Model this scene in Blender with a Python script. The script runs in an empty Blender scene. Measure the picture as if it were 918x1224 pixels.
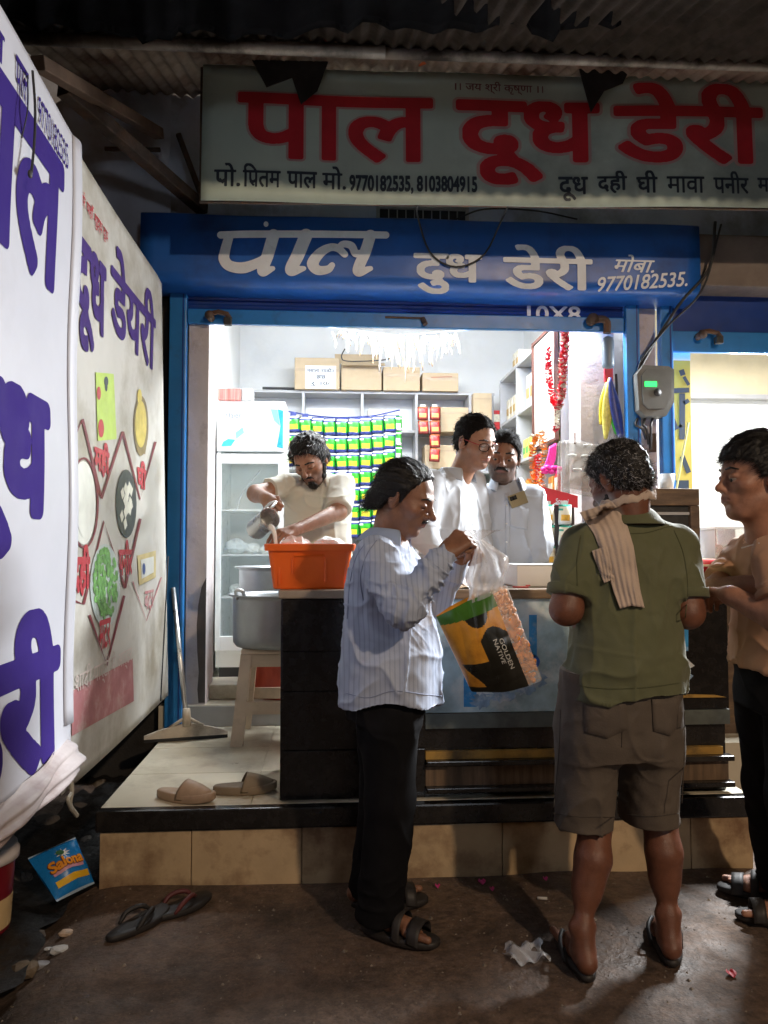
import bpy, bmesh, math, random
import numpy as np
from mathutils import Vector, Matrix, Euler
random.seed(7); RNG = np.random.RandomState(11)
R = math.radians
sc = bpy.context.scene
COL = sc.collection
# ------------------------------------------------------------------ camera
CAM = Vector((0, 0, 1.33)); YAW = R(4.0); PITCH = R(2.75); F = 918.0
cd = bpy.data.cameras.new('camera'); cam = bpy.data.objects.new('camera', cd); COL.objects.link(cam)
cd.sensor_fit = 'HORIZONTAL'; cd.sensor_width = 36; cd.lens = 36; cd.clip_start = 0.05; cd.clip_end = 500
cam.location = CAM; cam.rotation_euler = (math.pi / 2 + PITCH, 0, -YAW); sc.camera = cam
# ------------------------------------------------------------------ world: night sky
w = bpy.data.worlds.new('World'); sc.world = w; w.use_nodes = True
wn = w.node_tree.nodes; wl = w.node_tree.links
sky = wn.new('ShaderNodeTexSky'); sky.sky_type = 'NISHITA'; sky.sun_disc = False
sky.sun_elevation = R(2); sky.sun_rotation = R(200)
bg = wn['Background']; bg.inputs['Strength'].default_value = 0.006
wl.new(sky.outputs[0], bg.inputs['Color'])
# ------------------------------------------------------------------ lamps
def lamp(name, kind, loc, power, col, target=None, **kw):
    l = bpy.data.lights.new(name, kind); l.energy = power; l.color = col
    for k, v in kw.items(): setattr(l, k, v)
    o = bpy.data.objects.new(name, l); COL.objects.link(o); o.location = loc
    if target is not None:
        o.rotation_euler = (Vector(target) - Vector(loc)).to_track_quat('-Z', 'Y').to_euler()
    return o
lamp('street_lamp_light', 'SPOT', (2.6, -2.6, 4.2), 680, (1.0, .74, .50), target=(0.1, 3.2, 0.7), shadow_soft_size=.10, spot_size=R(105), spot_blend=.6)
lamp('street_white_light', 'POINT', (1.3, -3.0, 2.45), 78, (.86, .92, 1.0), shadow_soft_size=.25)
lamp('shop_tube_light', 'AREA', (0.55, 5.35, 3.30), 135, (.94, .98, 1.0), target=(0.55, 5.05, 0), shape='RECTANGLE', size=2.2, size_y=.25)
lamp('wall_fill_light', 'AREA', (0.5, 5.0, 3.25), 20, (.97, .99, 1.0), target=(0.5, 7.2, 2.0), shape='RECTANGLE', size=2.0, size_y=.2)  # unseen fill lamp added to brighten the back wall
lamp('front_fill_light', 'AREA', (0.75, 4.74, 2.82), 60, (.93, .97, 1.0), target=(0.75, 4.1, 0), shape='RECTANGLE', size=1.8, size_y=.1, spread=R(140))  # unseen lamp added under the shutter to brighten the people
lamp('neighbour_front_light', 'AREA', (3.0, 4.55, 2.52), 150, (.95, .98, 1.0), target=(0.6, 2.8, 0.7), shape='RECTANGLE', size=1.0, size_y=.15, spread=R(115))
lamp('neighbour_tube_light', 'AREA', (3.1, 5.5, 3.0), 75, (1.0, .98, .94), target=(3.1, 5.5, 0), shape='RECTANGLE', size=1.2, size_y=.3)
sc.render.engine = 'CYCLES'
sc.cycles.use_denoising = True
sc.cycles.max_bounces = 7; sc.cycles.diffuse_bounces = 4; sc.cycles.glossy_bounces = 3; sc.cycles.transmission_bounces = 5; sc.cycles.transparent_max_bounces = 12
sc.cycles.sample_clamp_indirect = 6; sc.cycles.caustics_reflective = False; sc.cycles.caustics_refractive = False
sc.view_settings.view_transform = 'Standard'; sc.view_settings.look = 'None'
sc.view_settings.exposure = 0.0; sc.view_settings.gamma = 1.0
sc.view_settings.use_curve_mapping = False

# ------------------------------------------------------------------ measuring helpers (photo pixel + one known coordinate -> point)
_fw = Vector((math.sin(YAW) * math.cos(PITCH), math.cos(YAW) * math.cos(PITCH), math.sin(PITCH)))
_rt = Vector((math.cos(YAW), -math.sin(YAW), 0)); _up = _rt.cross(_fw)
def ray(px, py): return _fw + _rt * ((px - 459) / F) + _up * ((612 - py) / F)
def at_y(px, py, Y): d = ray(px, py); return CAM + d * (Y / d.y)
def at_x(px, py, X): d = ray(px, py); return CAM + d * (X / d.x)
def at_z(px, py, Z): d = ray(px, py); return CAM + d * ((Z - CAM.z) / d.z)

# ------------------------------------------------------------------ object helpers
ORG = {}
def tag(o, label=None, cat=None, group=None, kind=None):
    if label: o['label'] = label
    if cat: o['category'] = cat
    if group: o['group'] = group
    if kind: o['kind'] = kind
    return o
def thing(name, label, cat, loc=(0, 0, 0), group=None):
    o = bpy.data.objects.new(name, None); COL.objects.link(o); o.location = loc; o.empty_display_size = .05
    ORG[o.name] = Vector(loc)
    return tag(o, label, cat, group)
def link(name, me, parent=None, loc=None):
    o = bpy.data.objects.new(name, me); COL.objects.link(o)
    if parent is not None:
        o.parent = parent; ORG[o.name] = ORG[parent.name]
    else:
        o.location = loc or (0, 0, 0); ORG[o.name] = Vector(loc or (0, 0, 0))
    return o
def copy_tree(o, parent=None):
    c = o.copy(); COL.objects.link(c)
    if parent is not None: c.parent = parent
    ORG[c.name] = ORG[o.name]
    for ch in [x for x in COL.objects if x.parent == o]: copy_tree(ch, c)
    return c

class MB:
    """collects geometry in world coordinates and links it as one mesh object"""
    def __init__(s, xf=None): s.v = []; s.f = []; s.m = []; s.sm = []; s.xf = xf; s.mi = 0; s.smooth = False
    def add(s, vs, fs):
        n = len(s.v)
        s.v += [(s.xf @ Vector(p)) if s.xf else Vector(p) for p in vs]
        for f in fs: s.f.append([i + n for i in f]); s.m.append(s.mi); s.sm.append(s.smooth)
        return s
    def quad(s, a, b, c, d): return s.add([a, b, c, d], [(0, 1, 2, 3)])
    def box(s, lo, hi, bev=0.0):
        x0, y0, z0 = [min(a, b) for a, b in zip(lo, hi)]; x1, y1, z1 = [max(a, b) for a, b in zip(lo, hi)]
        if bev <= 0:
            return s.add([(x0, y0, z0), (x1, y0, z0), (x1, y1, z0), (x0, y1, z0), (x0, y0, z1), (x1, y0, z1), (x1, y1, z1), (x0, y1, z1)],
                         [(0, 3, 2, 1), (4, 5, 6, 7), (0, 1, 5, 4), (1, 2, 6, 5), (2, 3, 7, 6), (3, 0, 4, 7)])
        bm = bmesh.new(); bmesh.ops.create_cube(bm, size=1)
        for v in bm.verts: v.co = Vector(((x0 + x1) / 2 + v.co.x * (x1 - x0), (y0 + y1) / 2 + v.co.y * (y1 - y0), (z0 + z1) / 2 + v.co.z * (z1 - z0)))
        b = min(bev, .45 * min(x1 - x0, y1 - y0, z1 - z0))
        bmesh.ops.bevel(bm, geom=bm.edges[:], offset=b, segments=2, profile=.6, affect='EDGES')
        return s.bm(bm)
    def bm(s, bm):
        bm.verts.ensure_lookup_table(); bm.verts.index_update()
        s.add([v.co.copy() for v in bm.verts], [[v.index for v in f.verts] for f in bm.faces]); bm.free(); return s
    def cyl(s, a, b, r0, r1=None, n=16, cap=True):
        a = Vector(a); b = Vector(b); r1 = r0 if r1 is None else r1
        d = (b - a).normalized(); u = d.orthogonal().normalized(); w_ = d.cross(u)
        vs = []
        for c, r in ((a, r0), (b, r1)):
            for i in range(n): t = 2 * math.pi * i / n; vs.append(c + u * (r * math.cos(t)) + w_ * (r * math.sin(t)))
        fs = [(i, (i + 1) % n, n + (i + 1) % n, n + i) for i in range(n)]
        if cap: fs += [list(range(n))[::-1], list(range(n, 2 * n))]
        return s.add(vs, fs)
    def tube(s, pts, r, n=8, cap=True):
        pts = [Vector(p) for p in pts]; m = len(pts); rs = r if isinstance(r, (list, tuple)) else [r] * m
        vs = []; prev = None
        for i, p in enumerate(pts):
            d = (pts[min(i + 1, m - 1)] - pts[max(i - 1, 0)])
            d = d.normalized() if d.length > 1e-9 else Vector((0, 0, 1))
            u = d.orthogonal().normalized() if prev is None else (prev - d * prev.dot(d)).normalized()
            prev = u; w_ = d.cross(u)
            for k in range(n): t = 2 * math.pi * k / n; vs.append(p + u * (rs[i] * math.cos(t)) + w_ * (rs[i] * math.sin(t)))
        fs = [(i * n + k, i * n + (k + 1) % n, (i + 1) * n + (k + 1) % n, (i + 1) * n + k) for i in range(m - 1) for k in range(n)]
        if cap: fs += [list(range(n))[::-1], [(m - 1) * n + k for k in range(n)]]
        return s.add(vs, fs)
    def lathe(s, c, prof, n=28, sx=1, sy=1):
        c = Vector(c); vs = []; m = len(prof)
        for r, z in prof:
            for k in range(n): t = 2 * math.pi * k / n; vs.append(c + Vector((sx * r * math.cos(t), sy * r * math.sin(t), z)))
        fs = [(i * n + k, i * n + (k + 1) % n, (i + 1) * n + (k + 1) % n, (i + 1) * n + k) for i in range(m - 1) for k in range(n)]
        if prof[0][0] > 1e-4: fs.append(list(range(n))[::-1])
        if prof[-1][0] > 1e-4: fs.append([(m - 1) * n + k for k in range(n)])
        return s.add(vs, fs)
    def grid(s, fn, nu, nv, flip=False):
        vs = [fn(i / nu, j / nv) for j in range(nv + 1) for i in range(nu + 1)]
        fs = []
        for j in range(nv):
            for i in range(nu):
                a = j * (nu + 1) + i; q = [a, a + 1, a + nu + 2, a + nu + 1]; fs.append(q[::-1] if flip else q)
        return s.add(vs, fs)
    def sheet(s, fn, nu, nv, t=.003, nrm=Vector((0, -1, 0))):
        """a two-sided sheet of thickness t: fn(u, v) is its front"""
        nrm = Vector(nrm); vs = [Vector(fn(i / nu, j / nv)) for j in range(nv + 1) for i in range(nu + 1)]
        N = len(vs); vs = vs + [p - nrm * t for p in vs]; W = nu + 1; fs = []
        for j in range(nv):
            for i in range(nu):
                a = j * W + i; q = [a, a + 1, a + W + 1, a + W]; fs.append(q); fs.append([x + N for x in q[::-1]])
        rim = [(i, i + 1) for i in range(nu)] + [(nv * W + i + 1, nv * W + i) for i in range(nu)] + [((j + 1) * W, j * W) for j in range(nv)] + [(j * W + nu, (j + 1) * W + nu) for j in range(nv)]
        for a, b in rim: fs.append([b, a, a + N, b + N])
        return s.add(vs, fs)
    def prism(s, poly, y0, y1, ax='y'):
        """polygon in (x, z) extruded along y (or (y, z) along x, (x, y) along z)"""
        mk = {'y': lambda p, t: (p[0], t, p[1]), 'x': lambda p, t: (t, p[0], p[1]), 'z': lambda p, t: (p[0], p[1], t)}[ax]
        n = len(poly); vs = [mk(p, y0) for p in poly] + [mk(p, y1) for p in poly]
        return s.add(vs, [list(range(n)), list(range(n, 2 * n))[::-1]] + [(i, n + i, n + (i + 1) % n, (i + 1) % n) for i in range(n)])
    def ball(s, c, r, seg=12, rings=8):
        rx, ry, rz = r if isinstance(r, (tuple, list)) else (r, r, r)
        prof = [(math.sin(math.pi * i / rings), -math.cos(math.pi * i / rings)) for i in range(rings + 1)]
        c = Vector(c); vs = []
        for a, z in prof:
            for k in range(seg): t = 2 * math.pi * k / seg; vs.append(c + Vector((rx * a * math.cos(t), ry * a * math.sin(t), rz * z)))
        return s.add(vs, [(i * seg + k, i * seg + (k + 1) % seg, (i + 1) * seg + (k + 1) % seg, (i + 1) * seg + k) for i in range(rings) for k in range(seg)])
    def build(s, name, mats, parent=None, loc=None, fix=True):
        org = ORG[parent.name] if parent is not None else Vector(loc or (0, 0, 0))
        me = bpy.data.meshes.new(name)
        me.from_pydata([tuple(p - org) for p in s.v], [], s.f)
        for m in (mats if isinstance(mats, (list, tuple)) else [mats]): me.materials.append(m)
        me.polygons.foreach_set('material_index', s.m); me.polygons.foreach_set('use_smooth', s.sm)
        me.update()
        if fix:
            bm = bmesh.new(); bm.from_mesh(me); bmesh.ops.remove_doubles(bm, verts=bm.verts, dist=1e-6); bmesh.ops.recalc_face_normals(bm, faces=bm.faces); bm.to_mesh(me); bm.free()
        return link(name, me, parent, loc)

def lerp(a, b, t): return a + (b - a) * t
def curve_pts(pts, n=24):
    """smooth polyline through the points (Catmull-Rom)"""
    P = [Vector(p) for p in pts]; P = [P[0] * 2 - P[1]] + P + [P[-1] * 2 - P[-2]]; out = []
    seg = len(P) - 3
    for k in range(n + 1):
        t = k / n * seg; i = min(int(t), seg - 1); t -= i; a, b, c, d = P[i:i + 4]
        out.append(.5 * ((2 * b) + (c - a) * t + (2 * a - 5 * b + 4 * c - d) * t * t + (3 * b - a - 3 * c + d) * t ** 3))
    return out

# ------------------------------------------------------------------ materials
MATS = {}
def mat(name, col, rough=.6, metal=0.0, var=.12, scale=6, bump=0.0, bscale=60, dirt=None, dscale=3, damt=.5, spec=.5, alpha=1.0, emit=0, trans=0, sss=0, attr=False, coord='Object', aniso=(1, 1, 1), sheen=0, thr=.5, rvar=.15):
    """Principled surface: two scales of colour noise, optional stains of a second colour, roughness variation, bump"""
    if name in MATS: return MATS[name]
    m = bpy.data.materials.new(name); m.use_nodes = True; MATS[name] = m
    nt = m.node_tree; N = nt.nodes; L = nt.links; b = N['Principled BSDF']
    tc = N.new('ShaderNodeTexCoord'); mp = N.new('ShaderNodeMapping'); mp.inputs['Scale'].default_value = aniso
    L.new(tc.outputs[coord], mp.inputs[0])
    def noise(s_, det=5, ro=.6):
        n = N.new('ShaderNodeTexNoise'); n.inputs['Scale'].default_value = s_; n.inputs['Detail'].default_value = det; n.inputs['Roughness'].default_value = ro
        L.new(mp.outputs[0], n.inputs['Vector']); return n
    if attr:
        at = N.new('ShaderNodeAttribute'); at.attribute_name = 'tint'; src = at.outputs['Color']
    else:
        rgb = N.new('ShaderNodeRGB'); rgb.outputs[0].default_value = (*col, 1); src = rgb.outputs[0]
    if var > 0:
        n = noise(scale); mr = N.new('ShaderNodeMapRange'); mr.inputs[1].default_value = .3; mr.inputs[2].default_value = .7; mr.inputs[3].default_value = 1 - var; mr.inputs[4].default_value = 1 + var
        L.new(n.outputs[0], mr.inputs[0])
        mx = N.new('ShaderNodeMix'); mx.data_type = 'RGBA'; mx.blend_type = 'MULTIPLY'; mx.inputs[0].default_value = 1
        cb = N.new('ShaderNodeCombineColor')
        for i in range(3): L.new(mr.outputs[0], cb.inputs[i])
        L.new(src, mx.inputs[6]); L.new(cb.outputs[0], mx.inputs[7]); src = mx.outputs[2]
    if dirt:
        n = noise(dscale, 8, .65); mr = N.new('ShaderNodeMapRange'); mr.inputs[1].default_value = thr; mr.inputs[2].default_value = thr + .18; mr.inputs[4].default_value = damt
        L.new(n.outputs[0], mr.inputs[0])
        mx = N.new('ShaderNodeMix'); mx.data_type = 'RGBA'; L.new(mr.outputs[0], mx.inputs[0]); L.new(src, mx.inputs[6]); mx.inputs[7].default_value = (*dirt, 1); src = mx.outputs[2]
    L.new(src, b.inputs['Base Color'])
    b.inputs['Metallic'].default_value = metal; b.inputs['Specular IOR Level'].default_value = spec
    b.inputs['Alpha'].default_value = alpha; b.inputs['Transmission Weight'].default_value = trans
    if sss: b.inputs['Subsurface Weight'].default_value = sss; b.inputs['Subsurface Radius'].default_value = (.012, .005, .003); b.inputs['Subsurface Scale'].default_value = 1
    if sheen: b.inputs['Sheen Weight'].default_value = sheen
    if emit: b.inputs['Emission Color'].default_value = (*col, 1); b.inputs['Emission Strength'].default_value = emit
    n = noise(scale * 2.3); mr = N.new('ShaderNodeMapRange'); mr.inputs[1].default_value = .3; mr.inputs[2].default_value = .7
    mr.inputs[3].default_value = max(.02, rough - rvar * rough); mr.inputs[4].default_value = min(1, rough + rvar * rough); L.new(n.outputs[0], mr.inputs[0]); L.new(mr.outputs[0], b.inputs['Roughness'])
    if bump:
        n = noise(bscale, 6); bp = N.new('ShaderNodeBump'); bp.inputs['Strength'].default_value = min(1, bump); bp.inputs['Distance'].default_value = .01
        L.new(n.outputs[0], bp.inputs['Height']); L.new(bp.outputs[0], b.inputs['Normal'])
    return m

# ------------------------------------------------------------------ flat lettering: font glyphs thickened on a raster and traced back to faces
def raster_text(s, h=110, bold=0.0, shear=0.0, cond=None):
    c = bpy.data.curves.new('lettering', 'FONT'); c.body = s; c.size = 1; c.fill_mode = 'FRONT' if hasattr(c, 'fill_mode') else None
    o = bpy.data.objects.new('lettering', c); COL.objects.link(o); dg = bpy.context.evaluated_depsgraph_get()
    me = bpy.data.meshes.new_from_object(o.evaluated_get(dg)); COL.objects.unlink(o); bpy.data.objects.remove(o); bpy.data.curves.remove(c)
    me.calc_loop_triangles()
    V = np.array([v.co[:2] for v in me.vertices]); T = np.array([t.vertices[:] for t in me.loop_triangles]); bpy.data.meshes.remove(me)
    V[:, 0] += shear * V[:, 1]
    lo = V.min(0); hi = V.max(0); sc_ = h / (hi[1] - lo[1]); pad = int(bold * h) + 4
    V = (V - lo) * sc_ + pad; W = int((hi[0] - lo[0]) * sc_) + 2 * pad + 1; H = h + 2 * pad + 1
    A = np.zeros((H, W), bool)
    for t in T:
        p = V[t]; x0, y0 = np.floor(p.min(0)).astype(int); x1, y1 = np.ceil(p.max(0)).astype(int)
        X, Y = np.meshgrid(np.arange(x0, x1 + 1), np.arange(y0, y1 + 1))
        d = [(p[(i + 1) % 3][0] - p[i][0]) * (Y - p[i][1]) - (p[(i + 1) % 3][1] - p[i][1]) * (X - p[i][0]) for i in range(3)]
        ins = ((d[0] >= -1e-6) & (d[1] >= -1e-6) & (d[2] >= -1e-6)) | ((d[0] <= 1e-6) & (d[1] <= 1e-6) & (d[2] <= 1e-6))
        A[y0:y1 + 1, x0:x1 + 1] |= ins
    return A.astype(np.float32), bold * h
def dilate(A, r):
    if r < .5: return A
    B = np.zeros_like(A); H, W = A.shape; k = int(r + 1)
    for dy in range(-k, k + 1):
        for dx in range(-k, k + 1):
            d = math.hypot(dx, dy)
            if d > r + .5: continue
            wgt = min(1, r + .5 - d)
            ys = slice(max(0, dy), min(H, H + dy)); yt = slice(max(0, -dy), min(H, H - dy)); xs = slice(max(0, dx), min(W, W + dx)); xt = slice(max(0, -dx), min(W, W - dx))
            B[ys, xs] = np.maximum(B[ys, xs], A[yt, xt] * wgt)
    return B
def blur(A):
    P = np.pad(A, 1); return (P[:-2, 1:-1] + P[2:, 1:-1] + P[1:-1, :-2] + P[1:-1, 2:] + 2 * P[1:-1, 1:-1]) / 6
def trace(A, lv=.5):
    """field > lv -> list of 2D polygons (row runs inside, clipped cells on the rim)"""
    polys = []; I = A > lv; n4 = I[:-1, :-1].astype(int) + I[1:, :-1] + I[:-1, 1:] + I[1:, 1:]
    H, W = n4.shape
    for y in range(H):
        row = n4[y]
        if not row.any(): continue
        x = 0
        xs = np.nonzero(row)[0]
        i = 0
        while i < len(xs):
            x = xs[i]
            if row[x] == 4:
                j = i
                while j + 1 < len(xs) and j - i < 9 and xs[j + 1] == xs[j] + 1 and row[xs[j + 1]] == 4: j += 1
                polys.append([(x, y), (xs[j] + 1, y), (xs[j] + 1, y + 1), (x, y + 1)]); i = j + 1; continue
            cs = [(x, y), (x + 1, y), (x + 1, y + 1), (x, y + 1)]; vv = [A[q[1], q[0]] - lv for q in cs]; pl = []
            for k in range(4):
                a, b = cs[k], cs[(k + 1) % 4]; va, vb = vv[k], vv[(k + 1) % 4]
                if va > 0: pl.append(a)
                if (va > 0) != (vb > 0): t = va / (va - vb); pl.append((a[0] + t * (b[0] - a[0]), a[1] + t * (b[1] - a[1])))
            if len(pl) >= 3: polys.append(pl)
            i += 1
    return polys
def text(mb, s, fn, box, bold=.02, h=90, shear=0, grow=0.0, extra=None):
    """writes s into mb; box=(x0,z0,x1,z1) on the surface, fn(x,z)->3D point; grow = extra outline (halo) in units of text height"""
    A, r = raster_text(s, h, bold + grow, shear)
    D = blur(dilate(A, bold * h)); ys, xs = np.nonzero(D > .5); x0, x1, y0, y1 = xs.min(), xs.max(), ys.min(), ys.max()
    if grow: D = blur(dilate(A, (bold + grow) * h))
    fx = (box[2] - box[0]) / (x1 - x0); fz = (box[3] - box[1]) / (y1 - y0)
    for p in trace(D):
        mb.add([fn(box[0] + (q[0] - x0) * fx, box[1] + (q[1] - y0) * fz) for q in p], [list(range(len(p)))])
    return mb
def strokes(mb, lines, fn, soft=False):
    """brush strokes: list of (points, width) on a surface, fn(x, y)->3D; round ends"""
    for pts, wd in lines:
        P = [Vector(p) for p in pts]; n = len(P); L_, Rr = [], []
        ws = wd if isinstance(wd, (list, tuple)) else [wd] * n
        if soft and n > 1:
            m = 8 * (n - 1); P = [Vector(q[:2]) for q in curve_pts([(p.x, p.y, 0) for p in P], m)]; ws = [float(v) for v in np.interp(np.linspace(0, n - 1, m + 1), range(n), ws)]; n = m + 1
            for p, w_ in ((P[0], ws[0]), (P[-1], ws[-1])): mb.add([fn(p.x + .5 * w_ * math.cos(k * .3927), p.y + .5 * w_ * math.sin(k * .3927)) for k in range(16)], [list(range(16))])
        for i, p in enumerate(P):
            d = (P[min(i + 1, n - 1)] - P[max(i - 1, 0)]).normalized(); q = Vector((-d.y, d.x)) * ws[i] * .5
            L_.append(p + q); Rr.append(p - q)
        for i in range(n - 1):
            mb.add([fn(*L_[i]), fn(*Rr[i]), fn(*Rr[i + 1]), fn(*L_[i + 1])], [(0, 1, 2, 3)])
    return mb
def brush(mb, lines, fn, step=.0028):
    """overlapping brush strokes merged into one flat shape on a fine raster"""
    S = []
    for pts, wd in lines:
        n = len(pts); ws = wd if isinstance(wd, (list, tuple)) else [wd] * n; m = 70 * (n - 1); C_ = curve_pts([(p[0], p[1], 0) for p in pts], m); W_ = np.interp(np.linspace(0, n - 1, m + 1), range(n), ws); S += [(c.x, c.y, .5 * w_) for c, w_ in zip(C_, W_)]
    S = np.array(S); x0, z0 = S[:, 0].min() - .06, S[:, 1].min() - .06; nx, nz = int((S[:, 0].max() + .06 - x0) / step), int((S[:, 1].max() + .06 - z0) / step)
    X, Z = np.meshgrid(x0 + step * np.arange(nx), z0 + step * np.arange(nz)); A = np.full(X.shape, -1.)
    for a, b, r in S: A = np.maximum(A, r - np.hypot(X - a, Z - b))
    for p in trace(A, 0.0): mb.add([fn(x0 + q[0] * step, z0 + q[1] * step) for q in p], [list(range(len(p)))])
    return mb
def disc(mb, fn, cx, cy, rx, ry, n=28):
    mb.add([fn(cx + rx * math.cos(2 * math.pi * i / n), cy + ry * math.sin(2 * math.pi * i / n)) for i in range(n)], [list(range(n))]); return mb
def ring(mb, fn, cx, cy, rx, ry, wd, n=36):
    for i in range(n):
        a, b = 2 * math.pi * i / n, 2 * math.pi * (i + 1) / n
        mb.add([fn(cx + (rx + o) * math.cos(t), cy + (ry + o) * math.sin(t)) for t, o in ((a, 0), (b, 0), (b, wd), (a, wd))], [(0, 1, 2, 3)])
    return mb
# ================================================================== materials of the setting
M_ground = mat('street_dirt', (.118, .078, .056), .66, var=.32, scale=2.0, bump=.9, bscale=34, dirt=(.035, .026, .02), dscale=1.6, damt=.88, thr=.47, rvar=.45)
def gritty(m, sc_, amt):
    nt = m.node_tree; N, L = nt.nodes, nt.links; b = N['Principled BSDF']; src = b.inputs['Base Color'].links[0].from_socket
    tc = N.new('ShaderNodeTexCoord')
    for s_, a_ in ((sc_, amt), (sc_ * 4.3, amt * .8)):
        n = N.new('ShaderNodeTexNoise'); n.inputs['Scale'].default_value = s_; n.inputs['Detail'].default_value = 6; n.inputs['Roughness'].default_value = .75; L.new(tc.outputs['Object'], n.inputs['Vector'])
        mr = N.new('ShaderNodeMapRange'); mr.inputs[1].default_value = .32; mr.inputs[2].default_value = .68; mr.inputs[3].default_value = 1 - a_; mr.inputs[4].default_value = 1 + a_; L.new(n.outputs[0], mr.inputs[0])
        cb = N.new('ShaderNodeCombineColor'); [L.new(mr.outputs[0], cb.inputs[i]) for i in range(3)]
        mx = N.new('ShaderNodeMix'); mx.data_type = 'RGBA'; mx.blend_type = 'MULTIPLY'; mx.inputs[0].default_value = 1; L.new(src, mx.inputs[6]); L.new(cb.outputs[0], mx.inputs[7]); src = mx.outputs[2]
    L.new(src, b.inputs['Base Color'])
gritty(M_ground, 22, .45)
M_riser = mat('riser_tile', (.50, .37, .22), .5, var=.14, scale=5, bump=.12, bscale=40, dirt=(.16, .08, .04), dscale=3.6, damt=.88, thr=.48)
M_cream = mat('cream_tile', (.62, .57, .45), .32, var=.08, scale=3, bump=.05, bscale=30, dirt=(.22, .17, .11), dscale=3.0, damt=.7, thr=.48)
M_granite = mat('black_granite', (.014, .013, .013), .22, var=.4, scale=30, dirt=(.07, .06, .045), dscale=3, damt=.35, thr=.55)
M_wall = mat('white_plaster', (.84, .85, .84), .7, var=.05, scale=2, bump=.08, bscale=40, dirt=(.55, .56, .55), dscale=1.8, damt=.35, thr=.56)
M_facade = mat('dull_plaster', (.60, .65, .78), .8, var=.18, scale=3, bump=.25, bscale=18, dirt=(.16, .15, .15), dscale=2.5, damt=.7, thr=.5)
M_pier = mat('stained_pier', (.55, .50, .50), .75, var=.12, scale=5, bump=.3, bscale=30, dirt=(.22, .17, .15), dscale=6, damt=.6, thr=.55)
M_pierdark = mat('damp_stain', (.10, .085, .08), .7, var=.2)
M_blue = mat('blue_enamel', (.018, .18, .50), .38, var=.12, scale=5, bump=.1, bscale=14, dirt=(.03, .06, .12), dscale=7, damt=.55, thr=.56)
M_navy = mat('navy_enamel', (.010, .045, .24), .35, var=.12, scale=5, dirt=(.02, .03, .07), dscale=5, damt=.5, thr=.56)
M_signblue = mat('sign_blue', (.016, .108, .45), .36, var=.14, scale=2.5, bump=.12, bscale=4, dirt=(.015, .03, .11), dscale=2.2, damt=.6, thr=.52)
M_rust = mat('rusty_iron', (.085, .058, .045), .7, metal=.3, var=.4, scale=12, bump=.4, bscale=50, dirt=(.16, .07, .03), dscale=9, damt=.7)
M_zinc = mat('zinc_sheet', (.34, .28, .23), .85, spec=.1, var=.4, scale=4, dirt=(.11, .055, .035), dscale=2.2, damt=.92, thr=.45, bump=.2, bscale=9)
M_zincdark = mat('dark_sheet', (.035, .028, .024), .95, var=.4, scale=6, bump=.4, bscale=30, spec=.03)  # near awning sheet, much darker than the zinc one behind it
M_grey = mat('grey_laminate', (.42, .42, .43), .45, var=.08)
M_white = mat('white_laminate', (.82, .83, .84), .4, var=.04)
M_dark = mat('dark_rubber', (.02, .02, .022), .6, var=.2)
M_paint = mat('white_sign_paint', (.72, .78, .88), .5, var=.08, scale=8, dirt=(.4, .43, .5), dscale=14, damt=.5, thr=.58)
M_steel = mat('aluminium', (.62, .63, .64), .33, metal=.9, var=.1, scale=8, rvar=.3)

# ================================================================== street ground with real relief
def ground():
    mb = MB(); mb.smooth = True
    ys = np.concatenate([np.linspace(-40, 1.2, 16)[:-1], np.linspace(1.2, 4.8, 130), np.linspace(4.8, 40, 12)[1:]])
    xs = np.concatenate([np.linspace(-40, -2.2, 12)[:-1], np.linspace(-2.2, 3.2, 180), np.linspace(3.2, 40, 12)[1:]])
    def h(x, y):
        a = .006 * math.sin(x * 3.1 + y * 1.7) + .005 * math.sin(y * 5.3 - x * 2.2 + 1) + .0025 * math.sin(11 * x + 7 * y) + .002 * math.sin(17 * y - 9 * x)
        drain = math.exp(-((x + 1.12 - .05 * math.sin(3 * y)) / .16) ** 2) * .09       # shallow gutter under the banner
        return a - drain - .008
    W = len(xs); mb.add([(x, y, h(x, y)) for y in ys for x in xs], [(j * W + i, j * W + i + 1, (j + 1) * W + i + 1, (j + 1) * W + i) for j in range(len(ys) - 1) for i in range(W - 1)])
    o = mb.build('ground', M_ground, fix=False); tag(o, kind='structure'); return h
GH = ground()
mb = MB(); mb.smooth = True
mb.grid(lambda u, v: (lerp(-1.6, -.935 - .05 * (1 - v) + .03 * math.sin(23 * v) + .018 * math.sin(61 * v), u), lerp(2.45, 4.7, v), -.012 + .012 * math.sin(9 * u + 13 * v) * math.sin(17 * v + 3 * u) + .008 * math.sin(41 * u * v + 2)), 30, 60)
tag(mb.build('drain_shade_sludge', mat('shade_black_sludge', (.010, .009, .008), .55, var=.6, scale=12, bump=.6, bscale=30, rvar=.5), fix=False), kind='structure')  # sludge sheet kept near black to paint in the deep drain's darkness

# ================================================================== the raised step in front of the shop
def platform():
    mb = MB(); mb.box((-.905, 3.20, -.1), (1.78, 4.62, .268))
    o = mb.build('pavement_platform', M_riser); tag(o, kind='structure')
    x = -.91; k = 0
    for wd in (.36, .44, .42, .40, .44, .36, .27):
        t = MB(); t.box((x + .0015, 3.178, -.05), (x + wd - .0015, 3.198, .203), .003); t.build('riser_tile', M_riser, o); x += wd
    n = MB(); n.box((-.925, 3.165, .206), (1.795, 3.218, .29), .008); n.build('nosing_slab', M_granite, o)
    y = 3.22
    for row, dy in enumerate((.46, .46, .47)):
        x = -.92
        for c, dx in enumerate((.60, .62, .61, .60, .27)):
            t = MB(); t.box((x + .001, y + .001, .27), (x + dx - .001, y + dy - .001, .288 + .0007 * ((row + c) % 3)), .0015); t.build('floor_tile', M_cream, o); x += dx
        y += dy
platform()

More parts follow.
